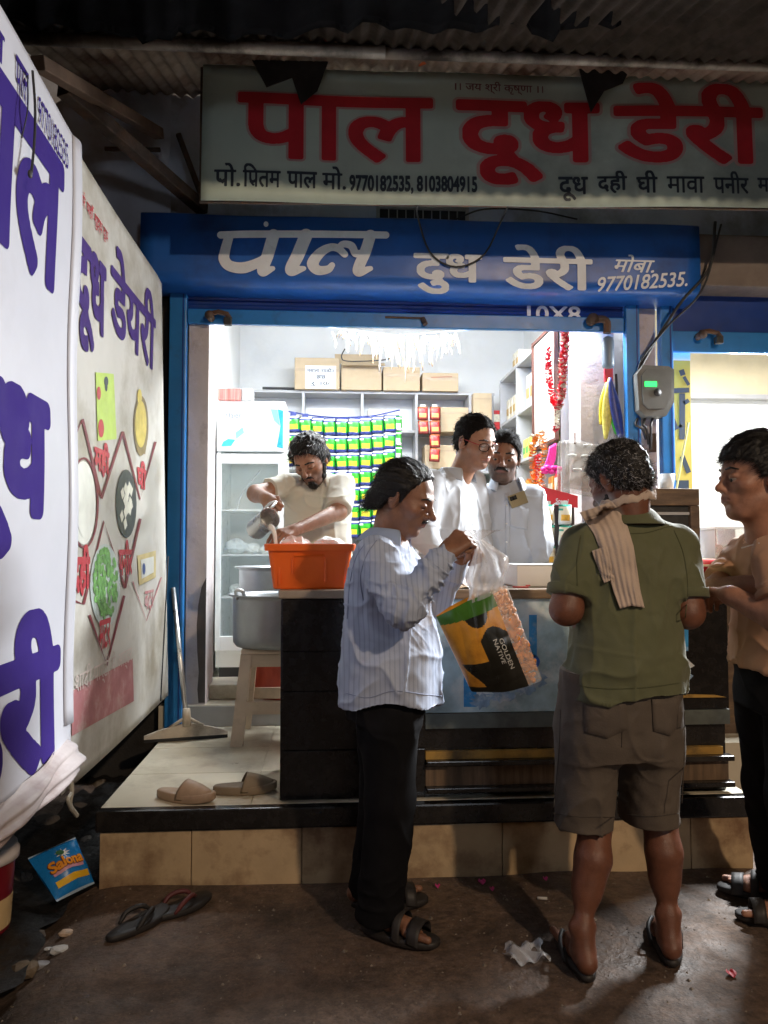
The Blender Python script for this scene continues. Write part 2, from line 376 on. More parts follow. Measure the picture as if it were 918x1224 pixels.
# ================================================================== the dairy shop building
shop = thing('shop_building', 'small dairy shop with blue shutter frame, white inner walls and dull plaster front', 'shop', (.5, 4.65, 0))
def part(name, m, parent, *boxes, bev=0.0):
    mb = MB()
    for lo, hi in boxes: mb.box(lo, hi, bev)
    return mb.build(name, m, parent)
part('floor', M_cream, shop, ((-1.0, 4.63, -.05), (1.9, 7.4, .41)))
part('threshold', M_grey, shop, ((-.85, 4.622, .29), (1.82, 4.628, .405)))
part('back_wall', M_wall, shop, ((-1.0, 7.3, .4), (2.1, 7.42, 3.6)))
part('side_wall', M_wall, shop, ((-1.06, 4.8, .4), (-.86, 7.3, 3.6)))
part('side_wall', M_wall, shop, ((1.88, 5.05, .4), (2.0, 7.3, 3.6)))
part('ceiling', M_wall, shop, ((-1.0, 4.75, 3.45), (2.0, 7.3, 3.6)))
part('front_wall', M_facade, shop, ((-2.6, 4.70, 2.9), (4.6, 4.86, 6.0)))
part('front_wall', mat('shade_dark_wall', (.03, .028, .026), .85, var=.3, scale=4, bump=.4), shop, ((-2.6, 4.72, -.1), (-.97, 4.86, 2.898)))  # low wall behind the banner, coloured near black in place of shade
# left pier with a damp stain
pier = part('pier', M_pier, shop, ((-.858, 4.66, .26), (-.735, 4.95, 2.895)), bev=.006)
mb = MB()
pl = [(-.737, 1.16), (-.765, 1.10), (-.782, 1.0), (-.79, .88), (-.785, .72), (-.775, .60), (-.782, .50), (-.775, .42), (-.737, .42)]
mb.add([(x, 4.657, z) for x, z in pl], [list(range(len(pl)))]); mb.build('damp_stain', M_pierdark, pier)
part('pier', M_pier, shop, ((1.60, 4.80, .4), (1.828, 5.04, 2.895)), bev=.005)
part('pier', M_pier, shop, ((1.922, 4.665, -.05), (2.048, 4.86, 2.895)), bev=.006)
# painted guide rails
for x0, x1 in ((-.962, -.862), (1.832, 1.918), (2.052, 2.132)):
    rail = part('guide_rail', M_blue, shop, ((x0, 4.60, .0 if x0 > 1.9 else .28), (x1, 4.66, 2.89)), bev=.006)
    part('rail_groove', M_navy, rail, ((x1 - .022, 4.596, .30), (x1 - .014, 4.5995, 2.88)))
# roller shutter, rolled up: navy curtain + bottom bar
sh = MB(); zz = 2.80
prof = []
for k in range(13):
    z = 2.776 + k * .012
    prof += [(4.640 + (.006 if k % 2 else 0), z)]
sh.add([(x, y, z) for x in (-.86, 1.83) for y, z in prof], [(i, i + 1, 13 + i + 1, 13 + i) for i in range(12)])
shutter = sh.build('shutter', M_navy, shop)
part('bottom_bar', M_blue, shutter, ((-.86, 4.625, 2.684), (1.83, 4.655, 2.775)), bev=.006)
mb = MB(); text(mb, '10X8', lambda x, z: (x, 4.634, z), (1.215, 2.742, 1.555, 2.842), bold=.035); mb.build('lettering', M_paint, shutter)
# vent grille above the sign
gr = part('vent_grille', M_dark, shop, ((.30, 4.69, 3.33), (.84, 4.699, 3.46)))
part('grille_frame', M_grey, gr, ((.28, 4.672, 3.45), (.86, 4.70, 3.47)), ((.28, 4.672, 3.31), (.30, 4.70, 3.45)), ((.84, 4.672, 3.31), (.86, 4.70, 3.45)), *[((.30 + i * .054, 4.676, 3.31), (.306 + i * .054, 4.69, 3.45)) for i in range(1, 10)])

# shutter hasps and latch pegs
def hasp(name, label, x, z, flip=1):
    o = thing(name, label, 'shutter lock', (x, 4.62, z))
    mb = MB(); mb.smooth = True; mb.tube([(x, 4.625, z), (x, 4.56, z + .005)], .022, 12); mb.ball((x, 4.555, z), .028); mb.build('peg', M_rust, o)
    mb = MB(); mb.tube([(x, 4.59, z + .02), (x + flip * .05, 4.57, z + .025), (x + flip * .10, 4.565, z + .012), (x + flip * .12, 4.56, z - .02)], .016, 8); mb.build('arm', M_rust, o)
    mb = MB(); mb.box((x + flip * .085, 4.545, z - .055), (x + flip * .13, 4.59, z - .01), .006); mb.build('body', M_dark, o)
    return o
hasp('shutter_lock', 'dark iron shutter lock at the top of the white left pier', -.72, 2.715)
hp = thing('shutter_lock', 'rusty lock knob with a grey cylinder on the shutter bar below the painted 10X8', 'shutter lock', (1.68, 4.6, 2.69))
mb = MB(); mb.smooth = True; mb.tube([(1.61, 4.62, 2.745), (1.61, 4.56, 2.745)], [.03, .036], 12); mb.build('knob', M_rust, hp)
mb = MB(); mb.tube(curve_pts([(1.61, 4.60, 2.74), (1.66, 4.58, 2.75), (1.70, 4.575, 2.73), (1.70, 4.575, 2.66)], 10), .024, 8); mb.build('arm', M_rust, hp)
mb = MB(); mb.smooth = True; mb.lathe((1.705, 4.575, 2.44), [(.01, .0), (.034, .005), (.036, .03), (.036, .17), (.03, .19), (.012, .20)], 16); mb.build('cylinder_body', mat('grey_blue_lock', (.16, .22, .30), .4, var=.1), hp)
hasp('shutter_lock', 'rusty bolt lock on the neighbouring blue shutter bar', 2.30, 2.66)
mb = MB(); mb.tube([(.33, 4.62, 2.745), (.56, 4.615, 2.742)], .006, 6); mb.tube([(.56, 4.62, 2.742), (.575, 4.60, 2.70)], .016, 6); tag(mb.build('shutter_hook', M_rust), 'thin rusty hook rod on the shutter bar above the paper streamers', 'hook')

# ================================================================== neighbour shop on the right
nb = thing('neighbour_shop', 'brightly lit neighbouring shop with white walls behind a blue shutter', 'shop', (3.2, 4.65, 0))
part('floor', M_cream, nb, ((2.05, 4.0, -.05), (4.6, 7.4, .30)))
part('back_wall', M_wall, nb, ((2.0, 6.6, .3), (4.6, 6.72, 3.6)))
part('side_wall', M_wall, nb, ((2.02, 4.88, .3), (2.12, 6.6, 3.6)))
part('side_wall', M_wall, nb, ((4.4, 4.86, .3), (4.55, 6.6, 3.6)))
part('ceiling', M_wall, nb, ((2.02, 4.86, 3.45), (4.5, 6.6, 3.6)))
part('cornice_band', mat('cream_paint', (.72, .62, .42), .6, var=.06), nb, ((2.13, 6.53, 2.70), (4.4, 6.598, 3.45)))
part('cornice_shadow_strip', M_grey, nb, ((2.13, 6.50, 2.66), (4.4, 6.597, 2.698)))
part('shutter_hood', mat('brown_hood', (.15, .12, .105), .6, var=.2, scale=4, dirt=(.25, .22, .2), dscale=3), nb, ((2.235, 4.45, 2.93), (4.6, 4.70, 3.25)), bev=.01)
ns = part('shutter', M_navy, nb, ((2.134, 4.64, 2.70), (4.5, 4.66, 2.93)))
part('bottom_bar', M_blue, ns, ((2.134, 4.622, 2.565), (4.5, 4.657, 2.698)), bev=.006)

# ================================================================== roof over the pavement
def corrugated(name, label, x0, x1, y0, z0, y1, z1, m, pitch=.076, amp=.011, group=None):
    mb = MB(); mb.smooth = True; n = int((x1 - x0) / pitch * 6)
    d = Vector((0, y1 - y0, z1 - z0)).normalized(); nr = Vector((0, -d.z, d.y))
    def fn(u, v):
        x = lerp(x0, x1, u); return Vector((x, lerp(y0, y1, v), lerp(z0, z1, v))) + nr * (amp * math.sin(2 * math.pi * x / pitch) + .006 * math.sin(5 * x + 3 * v))
    mb.sheet(fn, n, 6, .002, -nr)
    o = mb.build(name, m); return tag(o, label, 'roof sheet', group)
corrugated('roof_sheet', 'corrugated zinc awning sheet behind the pipe above the upper shop banner', -1.55, 3.0, 3.46, 3.715, 4.69, 4.13, M_zinc)
corrugated('roof_sheet', 'black corrugated awning sheet nearest the street', -2.2, 3.6, 2.55, 3.395, 3.58, 3.725, M_zincdark)
mb = MB(); mb.smooth = True
mb.tube([(-1.6, 3.50, 3.655), (.25, 3.50, 3.665)], .030, 12); mb.tube([(.25, 3.52, 3.675), (3.2, 3.52, 3.71)], .026, 12)
tag(mb.build('awning_pipe', mat('pale_pipe', (.36, .33, .30), .5, metal=.3, var=.4, scale=5, dirt=(.05, .04, .032), dscale=3.2, damt=.97, thr=.44)), 'pale round pipe carrying the corrugated awning', 'pipe')
def strut(label, a, b, wd=.05, m=M_rust):
    a = Vector(a); b = Vector(b); d = (b - a); rot = d.to_track_quat('Z', 'Y').to_matrix().to_4x4()
    mb = MB(Matrix.Translation(a) @ rot); mb.box((-wd / 2, -wd / 2, 0), (wd / 2, wd / 2, d.length), .006)
    return tag(mb.build('awning_strut', m), label, 'strut')
strut('long dark iron strut slanting down to the left end of the blue sign', at_y(75, 105, 3.6), at_y(243, 250, 4.62), .07)
strut('brown strut slanting above the far left banner', at_y(45, 75, 3.2), at_y(190, 160, 4.5), .06, mat('brown_wood', (.14, .085, .055), .7, var=.3, scale=8))
strut('thin cross strut between the slanting irons beside the blue sign', at_y(125, 178, 4.5), at_y(192, 179, 4.5), .022)
strut('upright dark angle iron left of the upper banner', at_y(213, 160, 4.55), at_y(246, 248, 4.6), .03)
# black tarpaulin sagging below the near sheet, its lower edge torn
rgt = np.random.RandomState(31); edge = [rgt.uniform(-10, 12) for _ in range(60)]
def tarp(u, v):
    k = u * 58; i = int(k); e = lerp(edge[i], edge[i + 1], k - i) + 9 * math.sin(5 * u) + (16 if .22 < u < .26 or .68 < u < .71 else 0)
    a = at_y(lerp(-60, 960, u), -60, 2.62); b = at_y(lerp(-60, 960, u), 33 + e * .8, 3.15); p_ = a.lerp(b, v); p_.y += .02 * math.sin(17 * u + 3 * v); p_.z += .012 * math.sin(29 * u) * v; return p_
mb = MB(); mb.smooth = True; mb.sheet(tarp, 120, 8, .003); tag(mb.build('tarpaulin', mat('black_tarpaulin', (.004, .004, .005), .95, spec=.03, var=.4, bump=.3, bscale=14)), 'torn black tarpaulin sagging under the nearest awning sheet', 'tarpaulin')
# rough masonry return seen through the struts
mb = MB(); mb.smooth = True
mb.grid(lambda u, v: (lerp(-1.62, -.98, u), 4.66 - .03 * math.sin(9 * u + 4 * v) * math.sin(7 * v) - .02 * math.sin(23 * u * v + 1), lerp(2.9, 4.2, v)), 24, 36)
tag(mb.build('rubble_wall', M_facade), 'rough grey rubble wall patch behind the slanting struts', 'wall')
# side wall added behind the banner, coloured near black to act as shade
mb = MB(); mb.box((-1.75, 1.0, -.1), (-1.6, 4.7, 2.4)); tag(mb.build('side_wall', mat('shade_dark_wall', (.03, .028, .026), .85, var=.3, scale=4, bump=.4)), 'wall coloured dark as shade in the gap under the left banners', 'wall')
# ================================================================== signs
M_bannerold = mat('faded_banner', (.47, .59, .54), .5, var=.12, scale=1.6, dirt=(.17, .21, .21), dscale=1.1, damt=.6, thr=.5, bump=.05, bscale=8)
M_red = mat('sign_red', (.52, .016, .03), .5, var=.15, scale=5)
M_pink = mat('sign_red_halo', (.50, .34, .33), .5, var=.1)
M_ink = mat('sign_ink', (.025, .04, .06), .5, var=.1)
M_faint = mat('faint_red_print', (.20, .09, .10), .5, var=.1)
def sag(x): return .012 * math.sin(1.7 * x) + .006 * math.sin(5.1 * x + 1)
t = thing('upper_banner', 'old grey green flex banner with big red lettering above the blue sign', 'banner', (1.0, 4.2, 3.2))
slope = lambda x: (x - .9) * .020
fnb = lambda d: (lambda x, z: (x * .93, 3.9 + sag(x) - d + (z - 3.6) * .03, (z + slope(x)) * .93 + .093))
mb = MB(); mb.smooth = True; mb.sheet(lambda u, v: fnb(0)(lerp(-.712, 2.95, u), lerp(3.265, 4.045, v)), 60, 12, .004); sheet = mb.build('sheet', M_bannerold, t)
mb = MB(); mb.box((-.68, 3.93, 3.12), (-.645, 3.96, 3.83)); mb.box((2.72, 3.93, 3.16), (2.755, 3.96, 3.90)); mb.tube([(-.68, 3.945, 3.80), (2.76, 3.945, 3.87)], .014, 6); mb.tube([(-.68, 3.945, 3.125), (2.76, 3.945, 3.19)], .012, 6); mb.build('frame', M_rust, t)
big = [('पाल', (-.515, 3.505, .57, 3.885)), ('दूध', (.705, 3.388, 1.535, 3.885)), ('डेरी', (1.62, 3.52, 2.50, 4.00))]
for s_, bx in big:
    mb = MB(); text(mb, s_, fnb(.003), bx, bold=.034, h=140, grow=.03); mb.build('lettering_halo', M_pink, t)
    mb = MB(); text(mb, s_, fnb(.006), bx, bold=.034, h=140); mb.build('lettering', M_red, t)
mb = MB()
text(mb, 'पाे.', fnb(.004), (-.64, 3.345, -.50, 3.475), bold=.03, h=60); strokes(mb, [([(-.612, 3.385), (-.59, 3.362)], .014)], fnb(.0042))
text(mb, 'िपतम', fnb(.004), (-.485, 3.345, -.28, 3.475), bold=.03, h=60); strokes(mb, [([(-.445, 3.375), (-.425, 3.35)], .012)], fnb(.0042))
text(mb, 'पाल', fnb(.004), (-.245, 3.345, -.08, 3.44), bold=.04, h=60)
text(mb, 'मो.', fnb(.004), (-.05, 3.345, .08, 3.475), bold=.03, h=60)
text(mb, '9770182535, 8103804915', fnb(.004), (.10, 3.325, .82, 3.432), bold=.055, h=60)
mb.build('lettering', M_ink, t); mb = MB()
x = 1.29
for s_, wd, dz, tz in (('दूध', .17, -.045, 0), ('दही', .17, -.0, .035), ('घी', .12, 0, .035), ('मावा', .22, 0, 0), ('पनीर', .21, 0, .035), ('मक्खन', .30, -.02, 0)):
    text(mb, s_, fnb(.004), (x, 3.345 + dz, x + wd, 3.44 + tz), bold=.03, h=60); x += wd + .055
mb.build('lettering', M_ink, t)
mb = MB(); text(mb, '।। जय श्री कृष्णा ।।', fnb(.004), (.70, 3.925, 1.21, 3.995), bold=.02, h=50); mb.build('lettering', M_faint, t)
# flat black shapes that paint shadows across the banner's top
M_shadow = mat('shadow_black', (.02, .018, .018), .9, var=.3)
for nm, pts in (('ragged shadow shape painted over the red letters at the banner left', [(-.44, 4.02), (-.02, 4.03), (-.08, 3.86), (-.17, 3.78), (-.22, 3.93), (-.36, 3.87)]), ('pointed shadow shape painted beside the last red word', [(1.40, 4.07), (1.72, 4.10), (1.66, 3.98), (1.55, 3.93), (1.47, 3.80)])):
    mb = MB(); mb.prism([(a * .93, b * .93 + .10) for a, b in pts], 3.865, 3.872); tag(mb.build('shadow_shape', M_shadow), nm, 'painted shadow')

t = thing('blue_signboard', 'long blue painted shop sign with white brush lettering', 'sign', (.55, 4.4, 2.8))
prof = [(4.66, 3.262), (4.415, 3.262), (4.40, 3.25), (4.396, 3.05), (4.395, 2.93), (4.402, 2.895), (4.422, 2.872), (4.46, 2.858), (4.56, 2.855), (4.66, 2.853)]
mb = MB(); mb.smooth = True; nx = 40
def sgn(i, p): u = i / nx; x = lerp(-1.09, 2.215, u); return (x + (0 if i else 0), p[0] + .004 * math.sin(9 * x) * (1 if p[0] < 4.6 else 0), p[1] + (.035 * u * .6 if p[1] > 3 else -.01 * u) + .003 * math.sin(4 * x))
mb.add([sgn(i, p) for i in range(nx + 1) for p in prof], [(i * 10 + k, i * 10 + k + 1, (i + 1) * 10 + k + 1, (i + 1) * 10 + k) for i in range(nx) for k in range(9)])
mb.smooth = False; mb.add([sgn(0, p) for p in prof], [list(range(10))]); mb.add([sgn(nx, p) for p in prof], [list(range(10))])
mb.build('board', M_signblue, t)
fs = lambda x, z: (x, 4.3885, z)
mb = MB()
# brush lettering drawn as strokes (photo-measured), pen widths in metres
def px(*q): return [tuple(at_y(a, b, 4.39).xz) for a, b in q]
W1 = .057
PAAL = [(px((264, 281), (300, 280), (380, 280), (461, 281)), W1 * .75),
        (px((274, 282), (269, 300), (268, 310), (275, 318), (292, 320), (312, 312), (318, 304)), [W1 * .9, W1, W1 * 1.1, W1 * 1.1, W1 * 1.15, W1 * .9, W1 * .6]), (px((327, 281), (320, 305), (314, 324), (326, 321)), [W1 * 1.2, W1 * 1.2, W1 * 1.1, W1 * .5]),
        (px((366, 281), (356, 305), (348, 323), (363, 321)), [W1 * 1.3, W1 * 1.3, W1 * 1.2, W1 * .5]),
        (px((412, 304), (404, 297), (394, 296), (382, 303), (374, 315), (380, 323), (392, 322), (397, 317)), [W1 * .7, W1 * .8, W1 * .8, W1, W1 * 1.2, W1 * 1.0, W1 * .8, W1 * .6]),
        (px((404, 298), (410, 292), (420, 294), (425, 303), (432, 302)), [W1 * .6, W1 * .7, W1 * .8, W1 * .8, W1 * .6]),
        (px((443, 281), (437, 300), (428, 324), (443, 321)), [W1 * 1.1, W1 * 1.15, W1 * 1.1, W1 * .5])]
brush(mb, PAAL, fs)
disc(mb, fs, *px((318, 268))[0], .014, .016)
text(mb, 'दु', fs, (px((494, 0))[0][0], px((0, 339))[0][1], px((535, 0))[0][0], px((0, 289))[0][1]), bold=.035, h=100)
text(mb, 'ध', fs, (px((532, 0))[0][0], px((0, 324))[0][1], px((574, 0))[0][0], px((0, 289))[0][1]), bold=.045, h=100)
text(mb, 'डेरी', fs, (px((599, 0))[0][0], px((0, 331))[0][1], px((704, 0))[0][0], px((0, 275))[0][1]), bold=.028, h=110)
text(mb, 'मोबा.', fs, (px((730, 0))[0][0], px((0, 306))[0][1], px((777, 0))[0][0], px((0, 284))[0][1]), bold=.02, h=70, shear=.35)
def tilt(x, z): return fs(x, z + (x - 1.84) * .09)
text(mb, '9770182535.', tilt, (px((710, 0))[0][0], px((0, 327))[0][1], px((815, 0))[0][0], px((0, 309))[0][1]), bold=.03, h=60, shear=.25)
mb.build('lettering', M_paint, t)

# left banners -------------------------------------------------------
M_vinyl = mat('white_vinyl', (.53, .54, .60), .45, var=.07, scale=1.5, bump=.12, bscale=4, dirt=(.36, .35, .37), dscale=1.5, damt=.5, thr=.52)
M_vinylold = mat('soiled_vinyl', (.52, .51, .47), .45, var=.08, scale=2, bump=.05, bscale=6, dirt=(.27, .24, .18), dscale=1.7, damt=.92, thr=.47)
M_purple = mat('purple_print', (.036, .018, .165), .75, var=.08, scale=3, spec=.08)
M_violet = mat('dark_violet_print', (.055, .03, .15), .75, spec=.1, var=.12)
M_maroon = mat('maroon_print', (.17, .022, .032), .5, var=.15)
M_redp = mat('red_print', (.42, .03, .045), .5, var=.15, scale=9)
M_fadered = mat('faded_red_print', (.40, .16, .17), .55, var=.2, scale=9, dirt=(.5, .42, .38), dscale=9, damt=.7, thr=.5)
t = thing('flex_banner', 'white flex banner with huge purple lettering hung nearest the street on the left', 'banner', (-.9, 2.2, .5))
def nearb(d):
    return lambda s, z: (-.888 + .010 * math.sin(3.1 * s + .8 * z) + .006 * math.sin(6 * z + 2 * s) + d, s, z)
mb = MB(); mb.smooth = True
def nfn(u, v):
    s = lerp(1.25, 2.735, u); zb = .645 + .008 * math.sin(6 * s); return nearb(0)(s, lerp(zb, 2.765, v))
mb.sheet(nfn, 110, 120, .003, (1, 0, 0)); mb.build('sheet', M_vinyl, t)
BIG = [('पाल', (1.70, 2.14, 2.565, 2.60)), ('दूध', (1.74, 1.285, 2.47, 1.79)), ('डेरी', (1.74, .665, 2.625, 1.15))]
for s_, bx in BIG:
    mb = MB(); text(mb, s_, nearb(.0022), bx, bold=.062, h=130); mb.build('lettering', M_purple, t)
mb = MB(); text(mb, '9770182535', nearb(.004), (2.31, 2.605, 2.60, 2.69), bold=.015, h=50); text(mb, 'पाल', nearb(.004), (2.13, 2.605, 2.225, 2.70), bold=.03, h=50); text(mb, 'रव', nearb(.004), (1.93, 2.61, 2.05, 2.69), bold=.03, h=50); mb.build('lettering', M_purple, t)
# white hem strip along the edge, and the torn bottom flap
mb = MB(); mb.smooth = True; mb.sheet(lambda u, v: Vector(nearb(.004 + .012 * math.sin(math.pi * u))(lerp(2.66, 2.755, u), lerp(.74, 2.76, v))), 6, 40, .003, (1, 0, 0)); mb.build('hem', M_vinyl, t)
def flap(u, v):
    a = at_x(lerp(-40, 84, u), lerp(1000, 880, u), -.875); b = at_x(lerp(-40, 84, u), lerp(1038, 926, u) + 8 * math.sin(2.6 * u), -.85)
    p = a.lerp(b, v); p.x += .035 * math.sin(math.pi * v) + .012 * math.sin(11 * u + 5 * v) + .008 * math.sin(19 * v + 4 * u); return p
mb = MB(); mb.smooth = True; mb.sheet(flap, 26, 16, .003, (1, 0, 0)); mb.build('torn_flap', mat('dirty_vinyl', (.42, .37, .37), .5, var=.12, scale=4, dirt=(.28, .2, .19), dscale=5, damt=.7, bump=.15, bscale=10), t)
mb = MB(); mb.add([at_x(a, b, -.882) for a, b in ((32, 925), (52, 905), (52, 932), (32, 942))], [(0, 1, 2, 3)]); mb.build('print_patch', M_ink, t)
mb = MB(); mb.add([at_x(a, b, -.882) for a, b in ((52, 905), (66, 897), (60, 921), (52, 928))], [(0, 1, 2, 3)]); mb.build('print_patch', M_redp, t)
mb = MB(); mb.tube(curve_pts([at_x(39, 85, -.86), at_x(42, 130, -.84), at_x(41, 170, -.85), at_x(37, 212, -.85)], 16), .004, 6); mb.tube(curve_pts([at_x(33, 90, -.86), at_x(33, 130, -.85), at_x(26, 165, -.86)], 10), .002, 5); mb.ball(at_x(36, 208, -.85), (.006, .01, .012)); tag(mb.build('tie_string', M_dark), 'black tie string hanging down over the near white banner', 'string')

t = thing('product_banner', 'soiled flex banner showing dairy dishes inside maroon zigzag lines', 'banner', (-.9, 3.6, .5))
def farb(d):
    def f(s, z):
        return (-.905 + .008 * math.sin(2.3 * s + 1.3 * z) - .05 * max(0, s - 4.0) * (z - .5) * .5 + d, s, z)
    return f
mb = MB(); mb.smooth = True
mb.sheet(lambda u, v: farb(0)(lerp(2.70, lerp(4.47, 4.14, v ** 1.3), u), lerp(.50, 2.755, v)), 40, 60, .003, (1, 0, 0)); mb.build('sheet', M_vinylold, t)
def fp(d):
    g = farb(d); return lambda a, b: g(*at_x(a, b, -.9)[1:])
mb = MB(); text(mb, 'दूध', farb(.004), (2.73, 2.06, 3.13, 2.465), bold=.04, h=100); text(mb, 'डेयरी', farb(.004), (3.20, 2.235, 3.99, 2.62), bold=.032, h=100); mb.build('lettering', M_violet, t)
mb = MB(); text(mb, 'हमारे यहाँ शुद्ध दूध', farb(.004), (2.74, 2.565, 3.15, 2.635), bold=.02, h=50)
for s_, bx in (('मही', (2.985, 1.615, 3.20, 1.755)), ('घी', (3.68, 1.62, 3.86, 1.755)), ('दही', (2.745, 1.16, 2.945, 1.345)), ('पनीर', (3.36, 1.215, 3.60, 1.37)), ('मटर', (3.075, .935, 3.235, 1.05))):
    mb.build('lettering', M_redp, t); mb = MB(); text(mb, s_, farb(.004), bx, bold=.05, h=70)
mb.build('lettering', M_redp, t)
mb = MB(); wd = 2.6
def zig(pts, wds): strokes(mb, [(pts, wds)], fp(.0035))
for P in ([(86, 528), (98, 501), (120, 592)], [(120, 592), (121, 596), (149, 516)], [(149, 516), (170, 597), (188, 528)], [(86, 718), (98, 722), (124, 623), (150, 703)], [(150, 703), (170, 620)], [(105, 735), (126, 795), (149, 712)]):
    zig(P, [3.2] * len(P))
mb.build('zigzag_lines', M_maroon, t)
mb = MB(); strokes(mb, [([(160, 695), (177, 742), (196, 690)], 1.6)], fp(.0035)); text(mb, 'बटर', farb(.004), (3.86, 1.03, 4.06, 1.12), bold=.02, h=50); mb.build('zigzag_lines', M_fadered, t)
f = fp(.0035); f2 = fp(.0048); f3 = fp(.006)
mb = MB(); ring(mb, f, 99, 601, 16, 52, 2.6); mb.build('curd_bowl_rim', M_maroon, t)
mb = MB(); disc(mb, f, 98, 601, 15.5, 50); disc(mb, f2, 101, 622, 10, 22); mb.build('curd_picture', mat('curd_print', (.70, .72, .66), .45, var=.1, scale=9), t)
mb = MB(); disc(mb, f, 152.5, 602, 13, 41); mb.build('paneer_plate', mat('dark_plate_print', (.03, .035, .04), .4), t)
mb = MB()
for i in range(16):
    a = RNG.rand() * 6.28; r = math.sqrt(RNG.rand()); cx, cy = 152.5 + 8 * r * math.cos(a), 602 + 28 * r * math.sin(a); q = RNG.rand() * .6 - .3
    mb.add([f2(cx + 2.6 * math.cos(q + k * 1.571), cy + 8 * math.sin(q + k * 1.571)) for k in range(4)], [(0, 1, 2, 3)])
mb.build('paneer_cubes', mat('paneer_print', (.68, .68, .58), .45, var=.2, scale=20), t)
mb = MB(); disc(mb, f, 125, 700, 19, 50); mb.build('pea_bowl', mat('glass_bowl_print', (.45, .52, .50), .4, var=.15), t)
mb = MB()
for i in range(150):
    a = RNG.rand() * 6.28; r = math.sqrt(RNG.rand()); disc(mb, fp(.0046 + i * 8e-6), 125 + 15 * r * math.cos(a), 697 + 41 * r * math.sin(a), 1.7, 4.6, 9)
mb.build('peas', mat('pea_print', (.14, .34, .09), .45, var=.55, scale=45), t)
mb = MB(); disc(mb, f, 171, 509, 8.6, 36); mb.add([f(*q) for q in ((166, 530), (177, 535), (176, 543), (166, 540))], [(0, 1, 2, 3)]); mb.build('ghee_pot', mat('ghee_pot_print', (.20, .15, .06), .45, var=.2), t)
mb = MB(); disc(mb, f2, 170.5, 507, 6.6, 28); disc(mb, f2, 169, 474, 2.6, 9); mb.build('ghee_picture', mat('ghee_print', (.58, .47, .10), .45, var=.2, scale=15), t)
mb = MB(); mb.add([f(*q) for q in ((115, 445), (138, 447), (141, 525), (117, 527))], [(0, 1, 2, 3)]); mb.build('milk_pouch_picture', mat('pouch_print', (.42, .58, .10), .4, var=.12, scale=9), t)
mb = MB(); disc(mb, f2, 118.5, 470, 2.6, 8); disc(mb, f2, 121, 512, 3.6, 11); mb.build('pouch_spots', M_redp, t)
mb = MB(); disc(mb, f2, 128, 456, 2.6, 6); disc(mb, f2, 128, 462, 1.6, 6); mb.build('pouch_mark', M_ink, t)
mb = MB(); mb.add([f(*q) for q in ((166, 664), (189, 658), (189, 690), (168, 700))], [(0, 1, 2, 3)]); mb.build('butter_box_picture', mat('box_print', (.55, .46, .22), .5, var=.2), t)
mb = MB(); mb.add([f2(*q) for q in ((170, 669), (186, 665), (186, 684), (171, 692))], [(0, 1, 2, 3)]); mb.build('butter_label', mat('label_print', (.66, .68, .64), .5), t)
mb = MB(); disc(mb, f3, 173.5, 680, 1.8, 7); mb.build('butter_figure', mat('blue_print', (.05, .09, .25), .5), t)
mb = MB(); mb.add([f(*q) for q in ((84, 826), (159, 787), (160, 838), (84, 880))], [(0, 1, 2, 3)]); mb.build('faded_red_block', M_fadered, t)
mb = MB(); text(mb, 'शादी पार्टी में आर्डर', farb(.0050), (2.80, .80, 3.60, .905), bold=.01, h=50); mb.build('lettering', mat('pale_print', (.55, .47, .44), .5, var=.2), t)
mb = MB(); mb.tube([at_x(201, 665, -.905), at_x(192, 838, -.905)], .004, 5); mb.build('edge_seam', M_dark, t)
# tie tags at the banner's lower corner
mb = MB(); mb.tube(curve_pts([at_x(84, 926, -.89), at_x(86, 945, -.885), at_x(84, 962, -.89), at_x(92, 975, -.88)], 14), .008, 6); mb.tube(curve_pts([at_x(85, 948, -.88), at_x(81, 956, -.88), at_x(85, 968, -.88)], 8), .006, 6)
tag(mb.build('banner_tie', mat('pale_cord', (.35, .33, .28), .8, var=.3)), 'frayed pale cord knot tying the banners lower corner', 'cord')

# ================================================================== counter
ct = thing('shop_counter', 'black granite shop counter with peeling blue and white painted front', 'counter', (.75, 3.5, .29))
part('carcass', M_granite, ct, ((-.185, 3.27, .291), (1.715, 3.74, 1.12)))
for i, (z0, z1) in enumerate(((.292, .492), (.495, .735), (.738, .90), (.903, 1.118))):
    part('granite_panel', M_granite, ct, ((-.20, 3.248, z0), (.40, 3.268, z1)), bev=.003)
part('granite_panel', M_granite, ct, ((1.498, 3.248, .64), (1.725, 3.268, 1.118)), bev=.003)
part('side_panel', M_granite, ct, ((-.205, 3.25, .292), (-.188, 3.74, 1.118)), bev=.003)
M_top = mat('worn_counter_top', (.30, .24, .18), .35, var=.2, scale=5, dirt=(.10, .08, .06), dscale=5, damt=.6)
part('counter_top', M_top, ct, ((-.215, 3.235, 1.122), (1.73, 3.78, 1.158)), bev=.008)
part('wooden_edge', mat('worn_wood_edge', (.20, .13, .075), .45, var=.3, scale=9, aniso=(1, 8, 8), bump=.1), ct, ((.36, 3.215, 1.118), (1.732, 3.234, 1.16)), bev=.009)
M_peel = mat('peeling_mural', (.34, .48, .55), .55, var=.4, scale=7, bump=.25, bscale=20, dirt=(.74, .78, .78), dscale=4.2, damt=.9, thr=.5)
mural = part('painted_panel', M_peel, ct, ((.402, 3.246, .64), (1.496, 3.268, 1.116)), bev=.002)
fm = lambda x, z: (x, 3.2445, z)
q = lambda a, b: tuple(at_y(a, b, 3.2445).xz)
mb = MB(); ring(mb, fm, *q(637, 791), .018, .018, .012); mb.build('blue_ring', M_signblue, mural)
